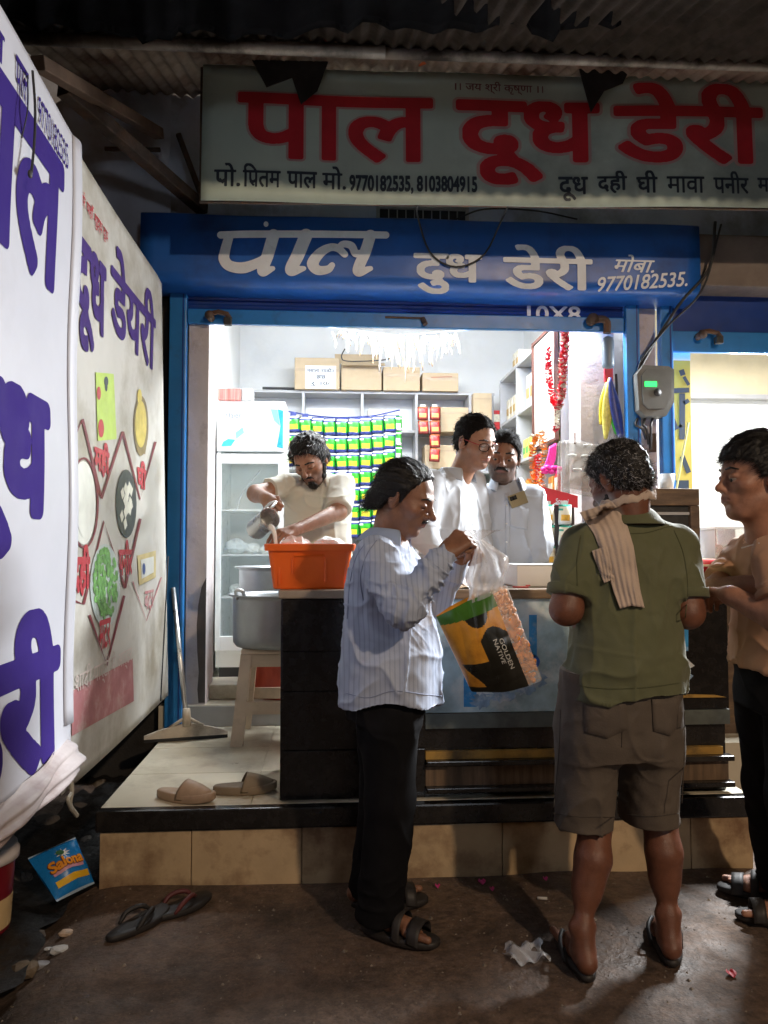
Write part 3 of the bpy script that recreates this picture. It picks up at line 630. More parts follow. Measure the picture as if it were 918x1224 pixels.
for seg in (([q(637, 735), q(637, 785)], .034), ([q(562, 800), q(562, 845)], .055), ([q(600, 806), q(601, 822)], .03), ([q(806, 788), q(808, 822)], .06), ([q(818, 748), q(818, 778)], .036)):
    mb = MB(); strokes(mb, [seg], fm); mb.build('blue_bar', mat('mural_blue', (.03, .24, .55), .5, var=.3, scale=12, dirt=(.45, .5, .52), dscale=14, damt=.8, thr=.55), mural)
for (a, b, r1, r2) in ((628, 822, .05, .03), (600, 832, .06, .025), (815, 800, .045, .06), (575, 838, .04, .03), (645, 812, .03, .03)):
    cx, cz = q(a, b); n = 22; mb = MB()
    mb.add([(cx + r1 * math.cos(6.283 * k / n) * (1 + .35 * math.sin(3 * k + a)), 3.2438 - a * 1e-6, cz + r2 * math.sin(6.283 * k / n) * (1 + .3 * math.cos(2.2 * k + b))) for k in range(n)], [list(range(n))])
    mb.build('water_splash', mat('mural_splash', (.20, .32, .48), .5, var=.4, scale=16, dirt=(.6, .65, .68), dscale=12, damt=.9, thr=.48), mural)
part('kick_panel', mat('damp_concrete', (.10, .12, .115), .6, var=.3, scale=6, dirt=(.03, .03, .03), dscale=5, damt=.7), ct, ((.402, 3.244, .575), (1.725, 3.266, .637)))
for z0 in (.425, .315):
    part('granite_ledge', M_granite, ct, ((.402, 3.212, z0), (1.727, 3.262, z0 + .022)), bev=.004)
part('wood_panel', mat('stained_ply', (.15, .10, .062), .5, var=.55, scale=4, aniso=(9, 1, .8), dirt=(.04, .03, .025), dscale=5, damt=.6), ct, ((.402, 3.246, .338), (1.715, 3.268, .424)))
M_ylw = mat('yellow_band', (.42, .25, .055), .5, var=.2, scale=10, dirt=(.05, .04, .03), dscale=6, damt=.8, thr=.5)
part('yellow_band', M_ylw, ct, ((.402, 3.242, .448), (1.69, 3.266, .480)))
mb = MB(); mb.prism([(1.50, .690), (1.71, .690), (1.66, .700), (1.50, .706)], 3.2405, 3.2465); mb.build('yellow_band', M_ylw, ct)

# counter goods
M_orange = mat('orange_plastic', (.84, .135, .014), .38, var=.06, scale=6, sss=.0)
crate = thing('crate', 'orange plastic crate on the left end of the counter', 'crate', (-.08, 3.45, 1.16))
cx0, cy0, cz0, cz1 = -.085, 3.43, 1.159, 1.352
def ctap(z): return lerp(.158, .178, (z - cz0) / (cz1 - cz0)), lerp(.13, .155, (z - cz0) / (cz1 - cz0))
mb = MB(); a0, b0 = ctap(cz0); a1, b1 = ctap(cz1)
def rr(a, b, z, n=5, r=.02):
    out = []
    for sx, sy, t0 in ((1, 1, 0), (-1, 1, 90), (-1, -1, 180), (1, -1, 270)):
        for k in range(n): t_ = R(t0 + 90 * k / (n - 1)); out.append(Vector((cx0 + sx * (a - r) + r * math.cos(t_), cy0 + sy * (b - r) + r * math.sin(t_), z)))
    return out
loops = [rr(a0 - .004, b0 - .004, cz0), rr(a0, b0, cz0 + .006), rr(a1, b1, cz1 - .03), rr(a1 + .014, b1 + .014, cz1 - .03), rr(a1 + .016, b1 + .016, cz1 - .003), rr(a1 + .012, b1 + .012, cz1), rr(a1 - .004, b1 - .004, cz1), rr(a0 - .006, b0 - .006, cz0 + .012)]
n = len(loops[0]); mb.add([p for L_ in loops for p in L_], [(i * n + k, i * n + (k + 1) % n, (i + 1) * n + (k + 1) % n, (i + 1) * n + k) for i in range(len(loops) - 1) for k in range(n)] + [list(range(n))[::-1], [7 * n + k for k in range(n)]])
mb.build('tub', M_orange, crate)
for yy, sgn_ in ((cy0 - .148, -1),):
    for xa, xb, za, zb in ((-.165, -.155, 1.215, 1.315), (-.025, -.015, 1.19, 1.315), (-.165, -.015, 1.312, 1.320)):
        pass
    mb = MB(); mb.tube([(cx0 - .075, yy + .008, 1.225), (cx0 - .075, yy - .004, 1.285), (cx0 - .068, yy - .006, 1.302), (cx0 + .058, yy - .006, 1.302), (cx0 + .065, yy - .004, 1.285), (cx0 + .065, yy + .012, 1.19)], .006, 6); mb.build('handle_rib', M_orange, crate)
    for xx in (cx0 - .13, cx0 + .105, cx0 + .14):
        mb = MB(); mb.box((xx - .004, yy + .004, 1.18), (xx + .004, yy + .022, 1.33)); mb.build('rib', M_orange, crate)
M_bag = mat('thin_white_polythene', (.80, .80, .82), .3, var=.05, alpha=.72, bump=.4, bscale=30)
def crumple(c, r, seed, squash=(1, 1, 1), amp=.35, lv=3):
    bm = bmesh.new(); bmesh.ops.create_icosphere(bm, subdivisions=lv, radius=1); rg = np.random.RandomState(seed); k = rg.randn(7, 3) * 3.0; ph = rg.rand(7) * 6
    for v in bm.verts:
        d = sum(abs(math.sin(k[i] @ np.array(v.co) + ph[i])) for i in range(7)) / 7 - .6
        v.co = Vector(c) + Vector((v.co.x * squash[0], v.co.y * squash[1], v.co.z * squash[2])) * (r * (1 + amp * d * 2))
    return bm
def bagthing(name, label, cat, c, r, seed, m, squash, amp=.35, group=None, lv=3):
    mb = MB(); mb.bm(crumple(c, r, seed, squash, amp, lv)); return tag(mb.build(name, m), label, cat, group)
bagthing('milk_bag', 'crumpled clear bag with pinkish sheen poking over the crate rim beside the pouring hand', 'bag', (-.155, 3.42, 1.335), .06, 3, mat('pinkish_polythene', (.82, .72, .70), .3, alpha=.8, bump=.3), (1.1, .8, .8))
bagthing('milk_bag', 'crumpled white bag in the orange crate nearest the blue striped shirt', 'bag', (-.005, 3.43, 1.335), .065, 5, M_bag, (1.1, .9, .7))
# white wrapping paper block and small things
pb = thing('paper_block', 'white slab of wrapping sheets on the counter beside the green polo man', 'paper', (1.0, 3.5, 1.16))
part('paper_stack', mat('white_paper', (.82, .82, .80), .6, var=.04), pb, ((.84, 3.42, 1.1595), (1.16, 3.72, 1.255)), bev=.006)
part('cover_sheet', mat('cover_paper', (.75, .76, .77), .5, var=.05), pb, ((.835, 3.415, 1.2555), (1.165, 3.722, 1.259)))
mb = MB(); mb.box((.80, 3.33, 1.1595), (.87, 3.345, 1.166), .002); mb.box((.86, 3.34, 1.1665), (.88, 3.352, 1.172), .002); tag(mb.build('red_clip', mat('red_plastic', (.45, .02, .02), .4)), 'small dark red clip lying on the counter edge by the paper', 'clip')
mb = MB(); mb.sheet(lambda u, v: (lerp(.42, .70, u) + .03 * v, lerp(3.28, 3.5, v), 1.162 + .012 * math.sin(5 * u) * v + .006 * math.sin(13 * u + 3 * v)), 14, 8, .002, (0, 0, 1)); tag(mb.build('cardboard_sheet', mat('cardboard', (.42, .30, .18), .75, var=.12, scale=8)), 'brown cardboard sheet lying on the counter behind the snack bag', 'cardboard')

# ================================================================== back shelves, cartons, sachets
bs = thing('back_shelf', 'wall of white pigeonhole shelves with grey edges along the back wall', 'shelf', (.3, 7.15, .41))
part('back_panel', M_white, bs, ((-.845, 7.27, .42), (1.53, 7.29, 2.76)))
for xx in (-.83, -.25, .29, .79, 1.29, 1.50): part('divider', M_grey, bs, ((xx - .012, 6.995, .412), (xx + .012, 7.268, 2.755)))
for zz in (2.757, 2.40, 2.03, 1.66, 1.29, .92, .45): part('shelf_board', M_grey, bs, ((-.845, 7.0, zz), (1.52, 7.268, zz + .022)))
rs = thing('side_shelf', 'white pigeonhole shelves with grey edges along the right inner wall', 'shelf', (1.7, 6.1, .41))
part('back_panel', M_white, rs, ((1.855, 5.08, .42), (1.875, 6.99, 2.87)))
for yy in (5.09, 5.70, 6.33, 6.95): part('divider', M_grey, rs, ((1.56, yy - .012, .412), (1.853, yy + .012, 2.855)))
for zz in (2.862, 2.45, 2.04, 1.63, 1.22, .80, .45): part('shelf_board', M_grey, rs, ((1.565, 5.08, zz), (1.853, 6.96, zz + .022)))
M_card = mat('brown_carton', (.47, .36, .23), .75, var=.08, scale=6, dirt=(.36, .27, .17), dscale=5, damt=.5)
M_card2 = mat('carton_tape', (.40, .30, .19), .4, var=.06)
def carton(label, px0, px1, py0, py1, Y, depth=.28, rot=0, open_=False, grp='brown cartons on the back shelf'):
    a = at_y(px0, py1, Y); b = at_y(px1, py0, Y); o = thing('carton', label, 'box', ((a.x + b.x) / 2, Y, a.z), grp)
    z0 = 2.7795 if a.z > 2.6 else a.z
    mb = MB(); mb.box((a.x, Y, z0), (b.x, Y + depth, b.z), .006); mb.build('body', M_card, o)
    mb = MB(); mb.box((a.x + .004, Y - .0015, (z0 + b.z) / 2 + .02), (b.x - .004, Y - .0006, (z0 + b.z) / 2 + .045)) if not open_ else mb.box((a.x + .01, Y - .0015, b.z - .05), (b.x - .01, Y - .0006, b.z - .045)); mb.build('tape', M_card2, o)
    return o, a, b
c1, a, b = carton('brown carton with a white price label on the back shelf top', 352, 406, 428, 466, 6.95)
mb = MB(); xl, xr = at_y(367, 0, 6.95).x, at_y(403, 0, 6.95).x; zl, zt = at_y(0, 459, 6.95).z, at_y(0, 431, 6.95).z; mb.box((xl, 6.944, zl), (xr, 6.947, zt)); lb = mb.build('label', mat('white_label', (.84, .85, .86), .5, var=.02), c1)
mb = MB(); fl = lambda x, z: (x, 6.9425, z); wl_ = xr - xl; hl = zt - zl
text(mb, 'मसाला नमकीन', fl, (xl + .06 * wl_, zl + .70 * hl, xr - .06 * wl_, zl + .90 * hl), bold=.03, h=50); text(mb, 'छाछ', fl, (xl + .36 * wl_, zl + .42 * hl, xl + .66 * wl_, zl + .58 * hl), bold=.04, h=50); text(mb, 'रु. 10/-', fl, (xl + .18 * wl_, zl + .10 * hl, xl + .88 * wl_, zl + .30 * hl), bold=.03, h=50); mb.build('lettering', M_ink, lb)
c2, a, b = carton('open carton with raised flaps, second from the price label', 408, 456, 434, 467, 6.95, open_=True)
mb = MB(); mb.sheet(lambda u, v: (lerp(a.x - .06, b.x - .02, u), 6.97 + .05 * v, b.z + .10 * v - .005), 2, 2, .006); mb.sheet(lambda u, v: (lerp(a.x, b.x + .03, u), 6.94 - .07 * v, b.z - .003 - .04 * v), 2, 2, .006); mb.build('flap', M_card, c2)
mb = MB(); mb.tube(curve_pts([(a.x + .03, 6.93, b.z + .12), (a.x + .0, 6.90, b.z + .04), (a.x + .06, 6.90, b.z + .0), (b.x, 6.92, b.z + .02), (b.x + .1, 6.93, b.z + .05)], 20), .006, 5); tag(mb.build('loose_wire', M_dark), 'loose dark wire curling over the open carton', 'wire')
c3, a, b = carton('plain brown carton under the longest paper streamers', 458, 502, 439, 470, 6.95)
mb = MB(); text(mb, 'MILK', lambda x, z: (x, 6.947, z), (a.x + .17, b.z - .13, b.x - .06, b.z - .10), bold=.02, h=40); mb.build('print', M_card2, c3)
c4, a, b = carton('smaller brown carton at the right end of the shelf top', 505, 548, 446, 470, 6.95)
mb = MB(); strokes(mb, [([(a.x + .08, b.z - .045), (b.x - .06, b.z - .035)], .012)], lambda x, z: (x, 6.9465, z)); mb.build('print', mat('brown_print', (.35, .16, .10), .6), c4)
for k, (q0, q1, r0, r1, lab) in enumerate(((527, 560, 487, 516, 'tilted brown carton in the shelf above the spectacled man'), (566, 588, 470, 512, 'tall pale carton in the corner behind the spectacled man'), (508, 545, 532, 560, 'brown carton in the lower shelf behind the red sachets'))):
    o = thing('carton', lab, 'box', tuple(at_y(q0, r1, 6.9)), 'brown cartons on the back shelf'); A = at_y(q0, r1, 6.9); B = at_y(q1, r0, 6.9); mb = MB(); mb.box((A.x, 6.9, A.z), (B.x, 7.15, B.z), .006); mb.build('body', M_card, o); mb = MB(); mb.box((A.x + .01, 6.898, B.z - .06), (B.x - .01, 6.8995, B.z - .045)); mb.build('tape', M_card2, o)
mb = MB(); mb.tube([(-.62, 6.99, 2.792), (-.30, 7.0, 2.792)], .012, 6); mb.box((-.40, 7.0, 2.78), (-.1, 7.06, 2.80)); tag(mb.build('flat_tools', M_dark), 'dark rods lying on the shelf top left of the cartons', 'rods')
# small goods on the side shelves
M_jarA = mat('pale_goods', (.62, .58, .48), .4, var=.2, scale=30); M_jarB = mat('yellow_pack', (.62, .55, .12), .4, var=.3, scale=30); M_glassy = mat('clear_plastic', (.8, .82, .82), .12, alpha=.35, var=0)
M_pwp = mat('pale_pack_label', (.70, .68, .55), .4, var=.2, scale=40)
def packrow(label, ys, z, m, sz, grp):
    for yy in ys:
        mb = MB(); mb.box((1.60, yy - sz[0] / 2, z), (1.60 + sz[1], yy + sz[0] / 2, z + sz[2]), .006); o = tag(mb.build('goods_packet', m), label, 'packet', grp)
        mb = MB(); mb.box((1.597, yy - sz[0] / 2 + .008, z + .3 * sz[2]), (1.5995, yy + sz[0] / 2 - .008, z + .6 * sz[2])); mb.build('packet_label', mat('packet_label_%s' % m.name, (.45, .30, .12) if m is M_jarA else (.10, .35, .08), .5), o)
packrow('pale packet in the upper right wall shelf farther from the garland', (6.45, 6.57, 6.69, 6.81), 2.473, M_jarA, (.09, .12, .20), 'pale packets on the side shelf')
packrow('beige packet in the middle bay of the right wall shelf', (5.86, 5.98, 6.10), 2.473, M_jarA, (.10, .12, .27), 'beige packets on the side shelf')
packrow('yellow green packet on the low right wall shelf above the moustached man', (5.78, 5.87, 5.96, 6.05, 6.14, 6.23), 2.063, M_jarB, (.075, .10, .17), 'yellow packets on the side shelf')
packrow('yellow box standing beside the marigold garland', (5.22, 5.34), 2.063, M_jarB, (.09, .08, .22), 'yellow boxes by the garland')
packrow('tall cream packet in the far top bay of the right wall shelf', (6.45, 6.56), 2.88, M_jarA, (.09, .12, .16), 'cream packets on top of the side shelf')
M_mixr = mat('red_pack', (.52, .03, .03), .35, var=.4, scale=30); M_mixg = mat('green_pack', (.05, .30, .07), .35, var=.4, scale=30); M_mixo = mat('orange_pack', (.65, .26, .04), .35, var=.4, scale=30)
for k, (yy, z_, m_, sz, lab) in enumerate(((5.80, 1.653, M_mixr, (.12, .10, .22), 'red packet on the side shelf just right of the moustached mans ear'), (5.94, 1.653, M_mixg, (.10, .10, .18), 'green packet on the side shelf beside the red packet'), (6.10, 1.653, M_mixo, (.12, .10, .24), 'orange packet on the side shelf behind the moustached man'), (6.24, 1.653, M_jarB, (.10, .1, .2), 'yellow packet on the side shelf behind the moustached man'), (5.45, 1.653, M_mixo, (.12, .10, .2), 'orange packet under the framed picture'), (5.30, 1.653, M_mixr, (.10, .10, .24), 'red packet under the framed picture'), (5.50, 1.243, M_jarA, (.14, .12, .26), 'beige packet low on the side shelf'), (5.32, 1.243, M_mixg, (.12, .12, .22), 'green packet low on the side shelf'))):
    mb = MB(); mb.box((1.59, yy - sz[0] / 2, z_), (1.59 + sz[1], yy + sz[0] / 2, z_ + sz[2]), .008); o = tag(mb.build('goods_packet', m_), lab, 'packet', 'mixed packets on the side shelf'); mb = MB(); mb.box((1.587, yy - sz[0] / 2 + .01, z_ + .4 * sz[2]), (1.5895, yy + sz[0] / 2 - .01, z_ + .75 * sz[2])); mb.build('packet_label', M_pwp, o)
for k, (a, b0, c_, lab) in enumerate(((515, 600, M_mixg, 'green packet on the back shelf left of the spectacled man'), (585, 520, M_mixr, 'red packet on the back shelf between the two mens heads'), (575, 590, M_mixg, 'small green packet on the back shelf between the white shirts'), (440, 515, M_jarA, 'pale packet on the back shelf behind the green sachets'))):
    A = at_y(a, b0, 7.02); zb = max(z_ + .0225 for z_ in (2.757, 2.40, 2.03, 1.66, 1.29, .92, .45) if z_ + .0225 <= A.z + .2); mb = MB(); mb.box((A.x, 7.02, zb), (A.x + .16, 7.14, zb + .20), .01); o = tag(mb.build('goods_packet', c_), lab, 'packet', 'packets on the back shelf'); mb = MB(); mb.box((A.x + .02, 7.0165, zb + .09), (A.x + .14, 7.0195, zb + .16)); mb.build('packet_label', M_pwp, o)
t = thing('water_jug', 'clear plastic jar with a handle in the right wall shelf', 'jar', (1.66, 5.55, 2.473))
mb = MB(); mb.smooth = True; mb.lathe((1.66, 5.78, 2.473), [(.01, 0), (.05, .0), (.055, .02), (.055, .13), (.03, .16), (.03, .19)], 16); mb.build('jar_body', M_glassy, t); mb = MB(); mb.lathe((1.66, 5.78, 2.663), [(.034, 0), (.034, .025), (.005, .028)], 14); mb.build('lid', mat('blue_grey_lid', (.3, .36, .48), .4), t)

# hanging sachets
M_pg = mat('sachet_green', (.022, .33, .018), .35, var=.25, scale=30); M_py = mat('sachet_yellow', (.66, .52, .03), .35, var=.1); M_pb = mat('sachet_blue', (.025, .04, .20), .4, var=.3, scale=40); M_pw = mat('sachet_white', (.75, .76, .74), .4, var=.1)
def sachet(c, wd, ht, mats4, name, parent, bulge=.012):
    c = Vector(c); mb = MB(); mb.smooth = True; nu, nv = 6, 10
    tw_ = RNG.uniform(-.07, .07)
    rows = [2, 2, 0, 0, 0, 0, 0, 0, 2 if mats4[0] is M_pg else 0, 3]
    def pos(u, v, s): return c + Vector(((u - .5) * wd + tw_ * (v - .5) * ht, tw_ * .4 * (u - .5) * wd + s * bulge * (math.sin(math.pi * u) * math.sin(math.pi * v)) ** .6 + .003 * math.sin(9 * u + 7 * v), (v - .5) * ht - tw_ * (u - .5) * wd))
    for s in (-1, 1):
        vs = [pos(i / nu, j / nv, s) for j in range(nv + 1) for i in range(nu + 1)]
        for j in range(nv):
            for i in range(nu):
                a = j * (nu + 1) + i; mb.mi = rows[j]
                if s < 0 and rows[j] == 0 and ((i + .5 - 3) / 2.3) ** 2 + ((j + .5 - 3.6) / 1.9) ** 2 < 1: mb.mi = 1
                if s < 0 and j == 7 and i < 2: mb.mi = 3
                mb.add([vs[a], vs[a + 1], vs[a + nu + 2], vs[a + nu + 1]], [(0, 1, 2, 3)])
    return mb.build(name, mats4, parent)
GREEN = [M_pg, M_py, M_pb, M_pw]
GS = 'green sachet strips hung before the back shelf'
def strip(name, label, x, z, n, pitch, wd, Y, mats4, group, hang=.0):
    o = thing(name, label, 'sachets', (x, Y, z), group)
    mb = MB(); mb.box((x - wd * .25, Y + .003, z - n * pitch + .02), (x + wd * .25, Y + .005, z + hang)) if mats4[0] is not M_pg or n < 4 else mb.box((x - wd * .52, Y + .003, z - n * pitch + .005), (x + wd * .52, Y + .005, z + .01)); mb.build('backing_strip', M_pb if mats4[0] is M_pg else M_pw, o)
    for k in range(n): sachet((x + RNG.uniform(-.004, .004), Y - .004 - .003 * RNG.rand(), z - pitch * (k + .5)), wd, pitch * .98, mats4, 'sachet', o)
    return o
xs = [343.5 + 7 + i * 14.4 for i in range(9)]
for i, xx in enumerate(xs):
    p = at_y(xx, 497 + 4 * math.sin(math.pi * i / 8), 6.55)
    ln = 3 if i < 2 else 7
    strip('sachet_strip', ('green and yellow sachet strip beside the fridge' if i < 2 else 'green and yellow sachet strip hanging behind the two men') if 0 else ['shorter green sachet strip right beside the white fridge', 'shorter green sachet strip, second from the fridge', 'green sachet strip mostly behind the bent young mans hair', 'green sachet strip just right of the young mans hair', 'fifth green sachet strip counted from the fridge', 'sixth green sachet strip counted from the fridge', 'seventh green sachet strip counted from the fridge', 'eighth green sachet strip, next to the last one', 'last green sachet strip, farthest from the fridge'][i], p.x, p.z, ln, .146, .103, 6.55, GREEN, GS, .03)
mb = MB(); mb.tube(curve_pts([at_y(340, 491, 6.56), at_y(375, 497, 6.56), at_y(410, 499, 6.56), at_y(445, 497, 6.56), at_y(478, 490, 6.56)], 24), .006, 6); tag(mb.build('hanging_string', M_pb), 'dark cord carrying the green sachet strips', 'cord')
p = at_y(471, 497, 6.6); strip('small_sachet_strip', 'short pale green packet strip right of the green sachets', p.x + .03, p.z, 3, .13, .075, 6.62, [M_pg, M_pw, M_pw, M_pg], None, .01)
REDS = [mat('sachet_red', (.42, .035, .03), .35, var=.4, scale=30), mat('sachet_gold', (.66, .42, .14), .35, var=.2), mat('sachet_maroon', (.22, .03, .025), .4), mat('sachet_rust', (.5, .14, .05), .4)]
for xx, n, lab in ((505.5, 2, 'short red sachet strip against the back shelf'), (519.5, 4, 'longer red sachet strip against the back shelf')):
    p = at_y(xx, 486, 6.8); strip('red_sachet_strip', lab, p.x, p.z, n, .125, .095, 6.8, REDS, 'red sachet strips', .02)
# red hanging display with packet strips
rd = thing('packet_display', 'red header card display with white lettering behind the moustached man', 'display', (1.35, 4.5, 1.6))
A = at_y(654, 640, 4.45); B = at_y(689, 584, 4.45)
M_rdh = mat('red_card', (.55, .012, .03), .4, var=.1)
mb = MB(); pl = [(at_y(a, b, 4.45).x, at_y(a, b, 4.45).z) for a, b in ((648, 582), (676, 589), (690, 593), (690, 607), (648, 602))]; mb.prism(pl, 4.44, 4.452); hd = mb.build('header_card', M_rdh, rd)
mb = MB(); text(mb, 'Soumi', lambda x, z: (x, 4.4385, z - (x - A.x) * .06), (at_y(657, 0, 4.45).x, at_y(0, 598, 4.45).z, at_y(672, 0, 4.45).x, at_y(0, 592, 4.45).z), bold=.03, h=40, shear=.2); strokes(mb, [([(at_y(655, 0, 4.45).x, at_y(0, 599.5, 4.45).z), (at_y(674, 0, 4.45).x, at_y(0, 601, 4.45).z)], .008)], lambda x, z: (x, 4.4382, z)); mb.build('lettering', M_paint, hd)
part('back_card', mat('dark_card', (.05, .04, .045), .6), rd, ((A.x - .02, 4.462, 1.14), (B.x - .01, 4.47, 1.60)))
HALD = [mat('packet_cream', (.76, .74, .60), .4, var=.06), mat('packet_snack', (.72, .42, .06), .4, var=.35, scale=40), M_pw, mat('packet_teal', (.03, .36, .26), .4, var=.15)]
for xx, n, lab in ((654.5, 5, 'cream and teal packet strip nearest the moustached man'), (675, 5, 'cream and teal packet strip nearest the green polo')):
    p = at_y(xx, 603, 4.43); strip('packet_strip', lab, p.x, p.z, n, .122, .078, 4.43, HALD, 'cream packet strips on the red display', .02)

# garlands and picture on the right
pf = thing('garlanded_picture', 'white framed picture under the red garland on the right wall shelf', 'picture', (1.56, 5.4, 2.1))
part('picture_board', mat('pale_picture', (.74, .73, .66), .35, var=.12, scale=6, dirt=(.55, .62, .70), dscale=5, damt=.6, thr=.55), pf, ((1.535, 5.12, 2.09), (1.547, 5.66, 2.86)))
for lo, hi in (((1.522, 5.085, 2.07), (1.548, 5.115, 2.89)), ((1.522, 5.665, 2.07), (1.548, 5.69, 2.89)), ((1.522, 5.116, 2.065), (1.548, 5.664, 2.088)), ((1.522, 5.116, 2.862), (1.548, 5.664, 2.885))): part('frame_strip', mat('brown_frame', (.10, .035, .025), .4), pf, (lo, hi), bev=.003)
def blossoms(mb, pts, r, n, seed):
    P = curve_pts(pts, n); rg = np.random.RandomState(seed)
    for i, p in enumerate(P):
        for k in range(7):
            a = rg.rand() * 6.28; d = Vector((math.cos(a), math.sin(a), rg.uniform(-.35, .35))).normalized(); e = d.cross(Vector((0, 0, 1))).normalized(); rr_ = r * rg.uniform(.75, 1.15); up_ = Vector((0, 0, 1)) * rg.uniform(.25, .5) * r
            c = p + d * rr_ * .55
            mb.add([p, c + e * rr_ * .42 + up_ * .3, p + d * rr_ + up_, c - e * rr_ * .42 + up_ * .3], [(0, 1, 2, 3)])
gl = thing('red_garland', 'red flower garland hanging in a long loop over the framed picture', 'garland', (1.5, 5.3, 2.2))
M_petal = mat('red_petal', (.62, .018, .045), .5, var=.35, scale=40); M_petw = mat('white_petal', (.8, .78, .68), .5, var=.15, scale=40); M_mari = mat('marigold_petal', (.75, .22, .015), .5, var=.3, scale=40)
g0 = [at_x(a, b, 1.49) for a, b in ((655, 418), (656, 450), (661, 478), (667, 490))]; g1 = [at_x(a, b, 1.47) for a, b in ((676, 396), (674, 430), (672, 465), (667, 490))]
mb = MB(); blossoms(mb, g0, .032, 44, 1); blossoms(mb, g1, .034, 54, 2); mb.build('blossom_strings', M_petal, gl)
mb = MB(); blossoms(mb, g1, .036, 24, 4); blossoms(mb, [at_x(667, 490, 1.47), at_x(666, 512, 1.47)], .02, 12, 5); mb.build('white_blossoms', M_petw, gl)
mb = MB(); blossoms(mb, [at_x(665, 511, 1.47), at_x(664, 516, 1.47)], .03, 5, 6); mb.build('tassel', M_petal, gl)
g2 = thing('marigold_garland', 'orange and white marigold garland hanging beside the moustached man', 'garland', (1.5, 5.2, 1.7))
lp0 = [at_x(a, b, 1.50) for a, b in ((640, 522), (637, 545), (638, 565), (645, 585))]; lp1 = [at_x(a, b, 1.48) for a, b in ((648, 518), (651, 545), (648, 570), (645, 598))]
mb = MB(); blossoms(mb, lp0, .040, 20, 11); blossoms(mb, lp1, .034, 20, 12); blossoms(mb, [at_x(633, 575, 1.48), at_x(645, 583, 1.48), at_x(650, 590, 1.48)], .045, 8, 13); mb.build('marigold_strings', M_mari, g2)
mb = MB(); blossoms(mb, lp0, .042, 7, 14); blossoms(mb, lp1, .036, 10, 15); mb.build('white_blossoms', M_petw, g2)
mb = MB(); blossoms(mb, [at_x(643, 545, 1.5), at_x(644, 575, 1.5)], .035, 9, 16); mb.build('red_blossoms', M_petal, g2)
mb = MB(); mb.smooth = True
for k in range(5): mb.tube(curve_pts([at_y(664 - k * 1.5, 530 + k, 4.95), at_y(663 - k * 2, 548, 4.94), at_y(657 - k * 2.2, 562 + k, 4.93)], 8), .008, 5)
for k in range(9): mb.ball(at_y(650 + k * 2.3, 561 + 3 * math.sin(k * 2), 4.92), (.022, .015, .018), 8, 6)
tag(mb.build('ribbon_bunch', mat('magenta_ribbon', (.72, .02, .25), .4, var=.2)), 'magenta ribbon bunch hanging below the picture shelf', 'ribbon')
# clear pouch packs hanging from a nail
t = thing('hanging_pouches', 'hanging sheaf of clear plastic pouches behind the polo mans head', 'pouches', (1.5, 4.6, 1.7))
M_pouch = mat('hazy_polythene', (.42, .40, .37), .22, alpha=.40, var=.15, scale=12, bump=.5, bscale=16)
for k in range(3):
    mb = MB(); mb.smooth = True
    A = at_y(668 + k * 9, 528 + k * 2, 4.62 + .02 * k); B = at_y(718 + k * 6, 592 - k * 6, 4.62 + .02 * k)
    mb.sheet(lambda u, v: (lerp(A.x, B.x, u) - .03 * v, 4.62 + .02 * k + .012 * math.sin(7 * u + 5 * v + k) - .02 * math.sin(3.14 * v), lerp(A.z, B.z, v) + .012 * math.sin(5 * u + k)), 16, 16, .0015); mb.build('pouch', M_pouch, t)
mb = MB(); mb.smooth = True
for a, b in ((684, 545), (700, 546), (690, 562), (708, 566), (703, 533)): mb.lathe(at_y(a, b, 4.585), [(.020, 0), (.028, .004), (.028, .008), (.018, .011)], 14)
mb.build('pouch_ring', mat('milky_plastic', (.72, .72, .68), .3, alpha=.7), t)
mb = MB(); mb.tube([at_y(687, 518, 4.78), at_y(687, 530, 4.6)], .006, 6); mb.build('nail', M_rust, t)
# strip hanging on the right pier
t = thing('pouch_bunch', 'bunch of yellow and green pouches with a red tag on the right pier', 'pouches', (1.75, 4.7, 2.0))
for k, (m, dx) in enumerate(((M_py, -.035), (M_pw, -.005), (M_pg, .025), (M_jarB, -.02), (M_pb, .045))):
    mb = MB(); mb.smooth = True; p0 = at_y(728, 452, 4.72 - .012 * k); mb.sheet(lambda u, v: (p0.x + dx * v * 1.6 + (u - .5) * (.02 + .05 * math.sin(math.pi * v)), p0.y - .012 * math.sin(3.14 * u) - .004 * k, p0.z - v * (.30 + .03 * k)), 6, 12, .002); mb.build('pouch', m, t)
mb = MB(); p0 = at_y(728, 446, 4.70); mb.box((p0.x - .035, 4.68, p0.z - .06), (p0.x + .02, 4.70, p0.z + .07), .004); mb.build('red_tag', M_rdh, t)
mb = MB(); p0 = at_y(736, 470, 4.7); mb.tube([(p0.x, 4.69, p0.z + .12), (p0.x + .005, 4.68, p0.z - .1), (p0.x, 4.69, p0.z - .2)], .008, 6); mb.build('dark_stick', M_dark, t)

